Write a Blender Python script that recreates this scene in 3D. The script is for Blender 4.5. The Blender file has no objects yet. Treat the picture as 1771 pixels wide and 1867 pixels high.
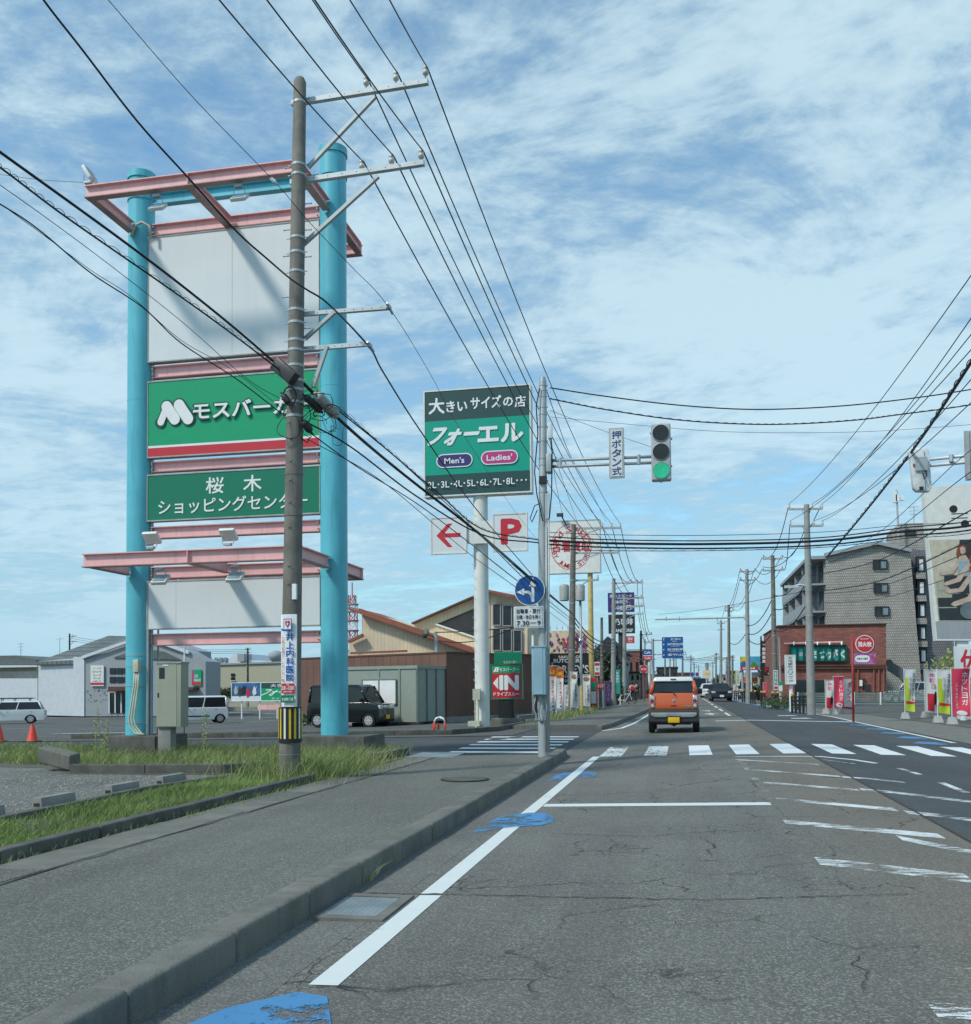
import bpy, bmesh, math, random
import numpy as np
from mathutils import Vector, Matrix
R = math.radians
random.seed(7); rng = np.random.default_rng(7)
S = bpy.context.scene
COL = bpy.data.collections.new("place"); S.collection.children.link(COL)
# ------------------------------------------------------------------ camera, sky, sun, exposure
FPX, CX, CY = 1773.0, 885.5, 1180.0           # focal length and principal point in photo pixels
YAW, PITCH, ROLL = R(11.4312), R(2.3722), R(-0.55)
_f = Vector((-math.sin(YAW)*math.cos(PITCH), math.cos(YAW)*math.cos(PITCH), math.sin(PITCH)))
_r0 = Vector((math.cos(YAW), math.sin(YAW), 0)); _u0 = _r0.cross(_f)
_r = _r0*math.cos(ROLL) + _u0*math.sin(ROLL); _u = _u0*math.cos(ROLL) - _r0*math.sin(ROLL)
EYE = Vector((0, 0, 1.4))
cam = bpy.data.cameras.new("camera"); co = bpy.data.objects.new("camera", cam); COL.objects.link(co)
co.matrix_world = Matrix(((_r.x, _u.x, -_f.x, EYE.x), (_r.y, _u.y, -_f.y, EYE.y), (_r.z, _u.z, -_f.z, EYE.z), (0, 0, 0, 1)))
cam.sensor_fit = 'HORIZONTAL'; cam.sensor_width = 36; cam.lens = 36*FPX/1771
cam.shift_y = (CY-933.5)/1771; cam.shift_x = 0
cam.clip_start = 0.05; cam.clip_end = 3000
S.camera = co
SUN_DIR = Vector((-0.58, -0.62, 0.90)).normalized()
sun = bpy.data.lights.new("sun", 'SUN'); so = bpy.data.objects.new("sun", sun); COL.objects.link(so)
sun.energy = 2.1; sun.angle = R(6); sun.color = (1.0, 0.95, 0.86)
so.rotation_euler = SUN_DIR.to_track_quat('Z', 'Y').to_euler(); so.location = (0, 0, 60)
W = bpy.data.worlds.new("World"); S.world = W; W.use_nodes = True
nt = W.node_tree; nt.nodes.clear(); N = nt.nodes.new; L = nt.links.new
def nmath(nt, op, a, b=None, c=None, clamp=False):
    n = nt.nodes.new('ShaderNodeMath'); n.operation = op; n.use_clamp = clamp
    for i, v in enumerate((a, b, c)):
        if v is None: continue
        if isinstance(v, (int, float)): n.inputs[i].default_value = v
        else: nt.links.new(v, n.inputs[i])
    return n.outputs[0]
def maprange(nt, v, a, b, c=0.0, d=1.0, smooth=True):
    n = nt.nodes.new('ShaderNodeMapRange'); n.interpolation_type = 'SMOOTHSTEP' if smooth else 'LINEAR'
    nt.links.new(v, n.inputs[0]); n.inputs[1].default_value = a; n.inputs[2].default_value = b
    n.inputs[3].default_value = c; n.inputs[4].default_value = d
    return n.outputs[0]
def mixc(nt, f, a, b, mode='MIX'):
    n = nt.nodes.new('ShaderNodeMix'); n.data_type = 'RGBA'; n.blend_type = mode
    for i, v in ((0, f), (6, a), (7, b)):
        if isinstance(v, (int, float)): n.inputs[i].default_value = v
        elif isinstance(v, tuple): n.inputs[i].default_value = v if len(v) == 4 else v+(1,)
        else: nt.links.new(v, n.inputs[i])
    return n.outputs[2]
def noise(nt, vec, scale, detail=6, rough=.55, dist=0.0, dims='3D'):
    n = nt.nodes.new('ShaderNodeTexNoise'); n.noise_dimensions = dims
    n.inputs['Scale'].default_value = scale; n.inputs['Detail'].default_value = detail
    n.inputs['Roughness'].default_value = rough; n.inputs['Distortion'].default_value = dist
    if vec is not None: nt.links.new(vec, n.inputs['Vector'])
    return n.outputs['Fac']
out = N('ShaderNodeOutputWorld'); bg = N('ShaderNodeBackground'); bg.inputs[1].default_value = 0.15
sky = N('ShaderNodeTexSky'); sky.sky_type = 'NISHITA'; sky.sun_disc = False
sky.sun_elevation = math.asin(SUN_DIR.z); sky.sun_rotation = math.atan2(SUN_DIR.x, SUN_DIR.y)
sky.air_density = 1.15; sky.dust_density = 0.6; sky.ozone_density = 2.2
tc = N('ShaderNodeTexCoord'); sep = N('ShaderNodeSeparateXYZ'); L(tc.outputs['Generated'], sep.inputs[0])
zz = nmath(nt, 'ADD', nmath(nt, 'MAXIMUM', sep.outputs[2], 0.0), 0.13)
cu = nmath(nt, 'DIVIDE', sep.outputs[0], zz); cv = nmath(nt, 'DIVIDE', sep.outputs[1], zz)
cmb = N('ShaderNodeCombineXYZ'); L(cu, cmb.inputs[0]); L(cv, cmb.inputs[1]); cmb.inputs[2].default_value = 5.1
mp = N('ShaderNodeMapping'); L(cmb.outputs[0], mp.inputs[0]); mp.inputs['Rotation'].default_value = (0, 0, R(25)); mp.inputs['Scale'].default_value = (0.8, 0.95, 1)
big = noise(nt, mp.outputs[0], 0.62, 3, .5, .4)
mid = noise(nt, mp.outputs[0], 2.0, 10, .68, .6)
mp2 = N('ShaderNodeMapping'); L(cmb.outputs[0], mp2.inputs[0]); mp2.inputs['Rotation'].default_value = (0, 0, R(-12)); mp2.inputs['Scale'].default_value = (0.95, 1.25, 1)
fin = noise(nt, mp2.outputs[0], 10.0, 6, .62, .3)
cov = nmath(nt, 'ADD', nmath(nt, 'MULTIPLY', big, .38), nmath(nt, 'ADD', nmath(nt, 'MULTIPLY', mid, .44), nmath(nt, 'MULTIPLY', fin, .18)))
cov = nmath(nt, 'ADD', cov, nmath(nt, 'MULTIPLY', nmath(nt, 'POWER', nmath(nt, 'SUBTRACT', 1.0, nmath(nt, 'ABSOLUTE', sep.outputs[2]), clamp=True), 2.2), .075))
cfac = maprange(nt, cov, 0.425, 0.575)
thick = maprange(nt, cov, 0.49, 0.62)
haz = nmath(nt, 'POWER', nmath(nt, 'SUBTRACT', 1.0, nmath(nt, 'ABSOLUTE', sep.outputs[2]), clamp=True), 7.0)
SKYTINT = mixc(nt, 1.0, sky.outputs[0], (.68, .92, .96), 'MULTIPLY')
ccol = mixc(nt, thick, (1.7, 2.7, 3.5), (3.3, 4.3, 4.75))
c1 = mixc(nt, nmath(nt, 'MULTIPLY', cfac, .86), SKYTINT, ccol)
c2 = mixc(nt, nmath(nt, 'MULTIPLY', haz, .8), c1, (1.85, 3.2, 4.15))
L(c2, bg.inputs[0]); L(bg.outputs[0], out.inputs[0])
S.view_settings.view_transform = 'Standard'; S.view_settings.look = 'None'
S.view_settings.exposure = 0.36; S.view_settings.gamma = 1.0; S.view_settings.use_curve_mapping = False
S.cycles.max_bounces = 6; S.cycles.transparent_max_bounces = 12; S.cycles.caustics_reflective = False; S.cycles.caustics_refractive = False

# ------------------------------------------------------------------ where things stand (rays through the lens met with real planes)
XC, SL = 2.5, 0.022
def gz(x): return SL*XC - SL*abs(x-XC)
def T(x, y):                                   # height of the bare ground
    if x > 6.4: return gz(6.4)
    if x >= -2.6: return gz(x)
    z = gz(-2.6)
    k = min(1, max(0, (-4-x)/16.0)); return z - 0.02*max(0, min(y, 77)-24)*k
def ray(px, py): return _f*FPX + _r*(px-CX) + _u*(CY-py)
def PD(px, py, dep):
    d = ray(px, py); return EYE + d*(dep/FPX)
def PY(px, py, y):
    d = ray(px, py); return EYE + d*(y/d.y)
def PX(px, py, x):
    d = ray(px, py); return EYE + d*(x/d.x)
def PZ(px, py, z):
    d = ray(px, py); return EYE + d*((z-1.4)/d.z)
def GP(px, py, dz=0.0):
    z = 0.0
    for _ in range(25):
        p = PZ(px, py, min(z+dz, 1.3)); z = T(p.x, p.y)
    return p
def hexc(h, k=1.0):
    h = h.lstrip('#'); v = [int(h[i:i+2], 16)/255 for i in (0, 2, 4)]
    return tuple((c/12.92 if c <= .04045 else ((c+.055)/1.055)**2.4)*k for c in v)

# ------------------------------------------------------------------ materials
M = {}
def mat(name, color, rough=.6, metal=0.0, var=.18, vscale=3.0, bump=0.0, bscale=40.0, dirt=0.0, spec=.5, coat=0.0, emit=None):
    if isinstance(color, str): color = hexc(color)
    m = bpy.data.materials.new(name); m.use_nodes = True; t = m.node_tree; b = t.nodes['Principled BSDF']
    b.inputs['Roughness'].default_value = rough; b.inputs['Metallic'].default_value = metal
    b.inputs['Specular IOR Level'].default_value = spec; b.inputs['Coat Weight'].default_value = coat
    tcn = t.nodes.new('ShaderNodeTexCoord'); vec = tcn.outputs['Object']
    n1 = noise(t, vec, vscale, 6, .6)
    lo = tuple(c*(1-var) for c in color)+(1,); hi = tuple(min(1, c*(1+var*.8)) for c in color)+(1,)
    c = mixc(t, maprange(t, n1, .3, .7), lo, hi)
    if dirt > 0:
        mpn = t.nodes.new('ShaderNodeMapping'); t.links.new(vec, mpn.inputs[0]); mpn.inputs['Scale'].default_value = (6, 6, .5)
        n2 = noise(t, mpn.outputs[0], 1.6, 7, .65)
        c = mixc(t, nmath(t, 'MULTIPLY', maprange(t, n2, .48, .78), dirt), c, tuple(x*.35 for x in color)+(1,))
    t.links.new(c, b.inputs['Base Color'])
    if bump > 0:
        bn = t.nodes.new('ShaderNodeBump'); bn.inputs['Strength'].default_value = bump; bn.inputs['Distance'].default_value = .02
        t.links.new(noise(t, vec, bscale, 4, .6), bn.inputs['Height']); t.links.new(bn.outputs[0], b.inputs['Normal'])
    if emit: b.inputs['Emission Color'].default_value = hexc(emit[0])+(1,); b.inputs['Emission Strength'].default_value = emit[1]
    m.diffuse_color = tuple(color[:3])+(1,)
    M[name] = m; return m
def asphalt(name, base, speck=.5, cracks=0.0, brown=0.0, patchy=.2):
    m = bpy.data.materials.new(name); m.use_nodes = True; t = m.node_tree; b = t.nodes['Principled BSDF']
    b.inputs['Roughness'].default_value = .88; b.inputs['Specular IOR Level'].default_value = .3
    vec = t.nodes.new('ShaderNodeTexCoord').outputs['Object']
    v = t.nodes.new('ShaderNodeTexVoronoi'); v.inputs['Scale'].default_value = 100; t.links.new(vec, v.inputs['Vector'])
    sepc = t.nodes.new('ShaderNodeSeparateColor'); t.links.new(v.outputs['Color'], sepc.inputs[0])
    st = nmath(t, 'POWER', sepc.outputs[0], 3.0)
    fine = noise(t, vec, 190, 3, .75)
    pat = noise(t, vec, .45, 6, .6); pat2 = noise(t, vec, 4.0, 5, .6)
    c = mixc(t, maprange(t, pat, .3, .7), tuple(x*(1-patchy) for x in base), tuple(x*(1+patchy) for x in base))
    c = mixc(t, nmath(t, 'MULTIPLY', maprange(t, pat2, .35, .7), .25), c, tuple(x*1.25 for x in base))
    c = mixc(t, nmath(t, 'MULTIPLY', maprange(t, fine, .35, .6, 1, 0), .6), c, tuple(x*.35 for x in base))
    c = mixc(t, nmath(t, 'MULTIPLY', st, speck), c, tuple(min(1, x*3.3) for x in base))
    mt = t.nodes.new('ShaderNodeMapping'); t.links.new(vec, mt.inputs[0]); mt.inputs['Scale'].default_value = (1.5, .09, 1)
    c = mixc(t, nmath(t, 'MULTIPLY', maprange(t, noise(t, mt.outputs[0], 1.0, 5, .6), .42, .68), .32), c, tuple(x*.62 for x in base))
    if brown > 0:
        sx = t.nodes.new('ShaderNodeSeparateXYZ'); t.links.new(vec, sx.inputs[0])
        band = nmath(t, 'MULTIPLY', maprange(t, sx.outputs[0], .7, 1.7), maprange(t, pat, .3, .6, .5, 1))
        c = mixc(t, nmath(t, 'MULTIPLY', band, brown), c, (base[0]*1.42, base[1]*1.12, base[2]*.88))
    h = nmath(t, 'ADD', nmath(t, 'MULTIPLY', v.outputs['Distance'], -.5), fine)
    if cracks > 0:
        nv = t.nodes.new('ShaderNodeTexNoise'); nv.inputs['Scale'].default_value = 2.2; nv.inputs['Detail'].default_value = 6
        t.links.new(vec, nv.inputs['Vector'])
        va = t.nodes.new('ShaderNodeVectorMath'); va.operation = 'MULTIPLY_ADD'; t.links.new(nv.outputs['Color'], va.inputs[0])
        va.inputs[1].default_value = (.55, .55, 0); t.links.new(vec, va.inputs[2])
        ce = t.nodes.new('ShaderNodeTexVoronoi'); ce.feature = 'DISTANCE_TO_EDGE'; ce.inputs['Scale'].default_value = .8
        t.links.new(va.outputs[0], ce.inputs['Vector'])
        line = maprange(t, ce.outputs['Distance'], .0, .011, 1, 0)
        msk = maprange(t, noise(t, vec, .55, 4, .6), .46, .58)
        ce2 = t.nodes.new('ShaderNodeTexVoronoi'); ce2.feature = 'DISTANCE_TO_EDGE'; ce2.inputs['Scale'].default_value = 3.4; t.links.new(va.outputs[0], ce2.inputs['Vector'])
        l2 = nmath(t, 'MULTIPLY', maprange(t, ce2.outputs['Distance'], .0, .03, 1, 0), maprange(t, noise(t, vec, .8, 4, .6), .54, .62))
        cr = nmath(t, 'MULTIPLY', nmath(t, 'MAXIMUM', nmath(t, 'MULTIPLY', line, msk), nmath(t, 'MULTIPLY', l2, .8)), cracks)
        c = mixc(t, cr, c, tuple(x*.22 for x in base)); h = nmath(t, 'SUBTRACT', h, nmath(t, 'MULTIPLY', cr, 3.0))
    t.links.new(c, b.inputs['Base Color'])
    bn = t.nodes.new('ShaderNodeBump'); bn.inputs['Strength'].default_value = .55; bn.inputs['Distance'].default_value = .006
    t.links.new(h, bn.inputs['Height']); t.links.new(bn.outputs[0], b.inputs['Normal'])
    M[name] = m; return m
def paint(name, color, wear, scale=6.0, streak=(1, 1, 1)):      # road paint that lets the asphalt show where it has worn off
    m = bpy.data.materials.new(name); m.use_nodes = True; t = m.node_tree; b = t.nodes['Principled BSDF']
    vec = t.nodes.new('ShaderNodeTexCoord').outputs['Object']
    mpn = t.nodes.new('ShaderNodeMapping'); t.links.new(vec, mpn.inputs[0]); mpn.inputs['Scale'].default_value = streak
    n1 = noise(t, mpn.outputs[0], scale, 8, .72); n2 = noise(t, vec, 120, 3, .7); n3 = noise(t, vec, 1.3, 3, .5)
    v = nmath(t, 'ADD', nmath(t, 'MULTIPLY', n1, .5), nmath(t, 'ADD', nmath(t, 'MULTIPLY', n2, .18), nmath(t, 'MULTIPLY', n3, .32)))
    a = maprange(t, v, wear-.02, wear+.03)
    if isinstance(color, str): color = hexc(color)
    c = mixc(t, n1, tuple(x*.88 for x in color), tuple(min(1, x*1.06) for x in color))
    t.links.new(c, b.inputs['Base Color']); b.inputs['Roughness'].default_value = .6
    t.links.new(a, b.inputs['Alpha']); M[name] = m; return m
def tiles(name, c1, c2, mortar, sx, sz, mort=.06, rough=.7, off=.5, bias=0.0):
    m = bpy.data.materials.new(name); m.use_nodes = True; t = m.node_tree; b = t.nodes['Principled BSDF']
    b.inputs['Roughness'].default_value = rough
    vec = t.nodes.new('ShaderNodeTexCoord').outputs['Object']; sp = t.nodes.new('ShaderNodeSeparateXYZ'); t.links.new(vec, sp.inputs[0])
    cb = t.nodes.new('ShaderNodeCombineXYZ'); t.links.new(nmath(t, 'ADD', sp.outputs[0], sp.outputs[1]), cb.inputs[0]); t.links.new(sp.outputs[2], cb.inputs[1])
    br = t.nodes.new('ShaderNodeTexBrick'); t.links.new(cb.outputs[0], br.inputs['Vector']); br.offset = off
    br.inputs['Color1'].default_value = hexc(c1)+(1,); br.inputs['Color2'].default_value = hexc(c2)+(1,); br.inputs['Mortar'].default_value = hexc(mortar)+(1,)
    br.inputs['Scale'].default_value = 1; br.inputs['Brick Width'].default_value = sx; br.inputs['Row Height'].default_value = sz
    br.inputs['Mortar Size'].default_value = mort; br.inputs['Bias'].default_value = bias
    c = mixc(t, maprange(t, noise(t, vec, .6, 5, .6), .3, .7), br.outputs[0], (.8, .8, .8), 'MULTIPLY')
    t.links.new(c, b.inputs['Base Color'])
    bn = t.nodes.new('ShaderNodeBump'); bn.inputs['Strength'].default_value = .4; bn.inputs['Distance'].default_value = .02
    t.links.new(br.outputs['Fac'], bn.inputs['Height']); bn.invert = True; t.links.new(bn.outputs[0], b.inputs['Normal'])
    M[name] = m; return m
asphalt('road_asphalt', (.142, .142, .126), .5, 1.0, .38)
asphalt('dark_asphalt', (.072, .079, .080), .35, .25)
asphalt('walk_asphalt', (.132, .134, .117), .5, .12)
asphalt('lot_asphalt', (.105, .108, .100), .4, .3, 0, .3)
asphalt('gravel_lot', (.118, .122, .110), .85, 0, 0, .35)
asphalt('gutter_concrete', (.155, .158, .145), .35, .2)
asphalt('earth', (.115, .11, .09), .35, 0)
paint('white_paint', '#d9dfdb', .38); paint('worn_white', '#dfe5e2', .49, 5, (1.1, 7, 1)); paint('stripe_white', '#e4e9e6', .39); paint('scuffed_white', '#d5dbd8', .47, 4, (3, 1, 1))
paint('very_worn_white', '#d9dfdc', .55, 5, (1.0, 7, 1)); paint('blue_paint', '#4a89b8', .455); paint('lot_white', '#cfd4d0', .44)
mat('kerb', (.165, .165, .140), .9, var=.25, vscale=2.2, bump=.5, bscale=60, dirt=.45)
mat('kerb_dark', (.105, .105, .090), .9, var=.3, vscale=3, bump=.5, dirt=.5)
mat('concrete', (.26, .26, .235), .85, var=.15, bump=.3, dirt=.35); mat('concrete_light', (.42, .42, .39), .8, dirt=.3, bump=.2)
mat('slab', (.175, .172, .148), .9, var=.2, bump=.4, dirt=.2)
mat('joint', (.04, .04, .035), .95)
mat('pole_brown', (.185, .175, .148), .8, var=.22, vscale=4, bump=.2, dirt=.7); mat('pole_grey', (.30, .31, .29), .75, var=.14, dirt=.45, bump=.1)
mat('galv', (.42, .46, .46), .5, .35, var=.12, dirt=.25); mat('galv_light', (.55, .60, .61), .5, .2, var=.08, dirt=.15); mat('steel_plate', (.24, .29, .30), .6, .2, var=.2, bump=.2)
mat('cyan_steel', hexc('#5bbccb', .95), .42, var=.10, vscale=1.2, dirt=.45, coat=.15); mat('pink_steel', hexc('#efb9b6', 1.0), .5, var=.07, vscale=2, dirt=.3)
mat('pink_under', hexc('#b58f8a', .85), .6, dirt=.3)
mat('panel_white', (.70, .74, .73), .38, var=.03, vscale=.8, dirt=.08); mat('white', (.80, .82, .80), .5, var=.04); mat('offwhite', (.72, .73, .68), .55, var=.06, dirt=.15)
mat('green_sign', hexc('#00a26c', .95), .35, var=.03); mat('dgreen_sign', hexc('#04805e', .85), .35, var=.03); mat('dark_sign', hexc('#2f5350', .8), .4, var=.04)
mat('teal_sign', hexc('#00a488', .92), .35, var=.03); mat('red_sign', hexc('#cf2f3c', .9), .4, var=.04); mat('darkline', hexc('#1c5a4c', .7), .4)
mat('navy', hexc('#3b3a7c', .8), .4, var=.03); mat('magenta', hexc('#c93f86', .85), .4, var=.03); mat('blue_sign', hexc('#1b5fa8', .8), .35, var=.03)
mat('blue_text', hexc('#1d5fb4', .85), .4); mat('darkblue_text', hexc('#274a8c', .8), .4); mat('black', (.012, .013, .014), .5, var=.1); mat('wire', (.012, .014, .017), .6, var=.1)
mat('black_sign', (.022, .026, .03), .35, var=.1); mat('closure_black', (.03, .033, .035), .45, var=.2); mat('closure_grey', (.34, .36, .34), .5, dirt=.2)
mat('yellow', hexc('#e3c62e', .85), .5); mat('plate_yellow', hexc('#f0be18', .95), .4, var=.05); mat('orange_cone', hexc('#e8482e', .95), .5); mat('reflector', hexc('#f0a020', .95), .35)
mat('insulator', (.62, .60, .54), .25, coat=.4, var=.1); mat('glass', (.018, .024, .026), .08, spec=.5, var=.3, vscale=1.2); mat('glass_light', (.20, .26, .29), .12, spec=.7, var=.35, vscale=1)
mat('tyre', (.014, .014, .015), .8); mat('rim', (.55, .56, .56), .35, .6, var=.1); mat('chrome', (.6, .62, .63), .18, .9, var=.05)
mat('car_orange', hexc('#cf6230', .95), .32, coat=.6, var=.03); mat('car_white', (.72, .75, .74), .3, coat=.5, var=.02); mat('car_black', (.007, .010, .010), .2, spec=.3, coat=.35, var=.1)
mat('car_darkgrey', (.012, .014, .018), .25, spec=.35, coat=.3, var=.1); mat('car_silver', (.45, .48, .49), .3, .4, coat=.5, var=.03); mat('car_blue', hexc('#1d4f9c'), .3, coat=.5); mat('clad', (.032, .036, .038), .6)
mat('bumper_silver', (.36, .39, .38), .4, .3); mat('lamp_red', hexc('#a3161c'), .15, coat=.8); mat('lamp_clear', (.6, .62, .62), .12, coat=.8)
mat('signal_body', (.42, .45, .45), .5, dirt=.2); mat('signal_white', (.66, .70, .70), .5, dirt=.2); mat('lens_dark', (.02, .025, .025), .3)
mat('green_lamp', hexc('#0f9a70'), .3, emit=('#12a078', .22)); mat('green_led', hexc('#58e0b4'), .3, emit=('#5ff0c0', .6))
mat('brown_wall', hexc('#7e5645', .85), .75, var=.06, dirt=.1); mat('brown_dark', hexc('#654638', .8), .75)
mat('cream_wall', hexc('#e6d6b8', .9), .75, var=.04, dirt=.12); mat('terracotta', hexc('#a4614c', .8), .6, var=.1)
mat('shed_grey', hexc('#9ba69a', .85), .55, var=.04, dirt=.1); mat('shed_dark', hexc('#7c877e', .8), .55); mat('roof_grey', hexc('#6f7674', .75), .7, dirt=.2)
mat('wall_white', (.62, .66, .68), .7, var=.05, dirt=.25); mat('wall_grey', hexc('#a9b0b3', .8), .7, var=.05, dirt=.3); mat('wall_beige', hexc('#c3bfa4', .82), .75, var=.04, dirt=.15)
mat('box_beige', hexc('#a9ac99', .85), .5, var=.03, dirt=.12); mat('box_blue', hexc('#9fc4d0', .85), .5, .1, var=.04, dirt=.15); mat('conduit', hexc('#cfd0ba', .85), .55, dirt=.2)
mat('red_post', hexc('#a8332f', .85), .5); mat('redwhite', hexc('#cc4b38'), .55, dirt=.3); mat('tower_red', hexc('#c04a4a', .9), .6); mat('cloth_white', (.62, .64, .63), .8, var=.05)
mat('cloth_pink', hexc('#e0405e', .9), .8, var=.05); mat('cloth_lime', hexc('#bcd23a', .85), .8, var=.05); mat('cloth_orange', hexc('#e06a2c', .9), .8); mat('cloth_teal', hexc('#1ba596', .85), .8)
mat('text_dark', (.05, .06, .065), .5); mat('text_red', hexc('#c8303a', .9), .5); mat('text_pink', hexc('#d85a8c', .9), .5); mat('gold', hexc('#d8bf7a', .85), .5)
mat('skin', hexc('#c08a6c'), .6); mat('skin_pale', hexc('#c9b3a0', .85), .6); mat('hair', hexc('#2b1d18'), .7); mat('hair_red', hexc('#8a4a32', .8), .7); mat('yoga_floor', hexc('#b7b49f', .8), .5); mat('yoga_wall', hexc('#cdc6ae', .85), .5)
mat('yoga_dark', hexc('#30383a', .8), .5); mat('top_blue', hexc('#8fb4bd', .85), .5); mat('ball_grey', hexc('#6c7a80', .85), .5); mat('mat_light', hexc('#a9b0a8', .8), .5)
mat('flower', hexc('#b06aa8', .85), .6, var=.5, vscale=9); mat('flower_dark', hexc('#5a3a54', .85), .6, var=.5, vscale=12); mat('flower_red', hexc('#c23a5a', .85), .6, var=.4, vscale=9)
mat('sky_print', hexc('#3f78ae', .8), .5, var=.4, vscale=1.5); mat('mountain_green', hexc('#57a04a', .8), .5, var=.3); mat('print_yellow', hexc('#e6d23c', .85), .5); mat('print_lightblue', hexc('#52b4d8', .85), .5); mat('print_orange', hexc('#e58a3c', .85), .5, var=.2)
mat('grass_a', (.19, .27, .075), .7, var=.4, vscale=1.2); mat('grass_b', (.32, .37, .13), .7, var=.3, vscale=1.2); mat('grass_dry', (.38, .35, .19), .8, var=.3)
mat('leaf', (.05, .085, .025), .7, var=.4, vscale=2); mat('leaf_dark', (.028, .05, .018), .7, var=.4, vscale=2); mat('bark', (.08, .06, .045), .9, bump=.4)
mat('fence_green', (.20, .27, .26), .5, var=.1); mat('bollard_black', (.022, .022, .024), .5)
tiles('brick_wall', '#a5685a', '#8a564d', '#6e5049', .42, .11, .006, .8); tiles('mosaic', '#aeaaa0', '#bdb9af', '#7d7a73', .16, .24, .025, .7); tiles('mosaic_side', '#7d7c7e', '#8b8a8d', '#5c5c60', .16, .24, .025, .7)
tiles('cladding_brown', '#785a4c', '#72554a', '#5f463d', .2, 30, .010, .8, 0); tiles('cladding_cream', '#ead9bb', '#e4d3b4', '#d0bd9c', .2, 30, .010, .8, 0)
tiles('block_wall', '#8f9490', '#868b88', '#6f7573', .4, .2, .01, .85); tiles('roof_tile', '#6e7573', '#787f7d', '#4b5150', .5, .5, .05, .7, 0)
# ------------------------------------------------------------------ builders
WM = {}                                        # world matrix of every root while building
GL = {}
def glyph(body, bold=0.0):
    k = (body, round(bold, 4))
    if k in GL: return GL[k]
    cu = bpy.data.curves.new('lettering', 'FONT'); cu.body = body; cu.size = 1; cu.offset = bold; cu.resolution_u = 2
    ob = bpy.data.objects.new('lettering', cu); me = bpy.data.meshes.new_from_object(ob)
    vs = [tuple(v.co) for v in me.vertices]; fs = [tuple(p.vertices) for p in me.polygons]
    bpy.data.objects.remove(ob); bpy.data.curves.remove(cu); bpy.data.meshes.remove(me)
    if not vs: vs = [(0, 0, 0), (1, 0, 0), (0, 1, 0)]; fs = [(0, 1, 2)]
    x0 = min(v[0] for v in vs); x1 = max(v[0] for v in vs); y0 = min(v[1] for v in vs); y1 = max(v[1] for v in vs)
    dx = max(x1-x0, 1e-4); dy = max(y1-y0, 1e-4)
    GL[k] = ([((v[0]-x0)/dx-.5, (v[1]-y0)/dy-.5) for v in vs], fs); return GL[k]
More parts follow.
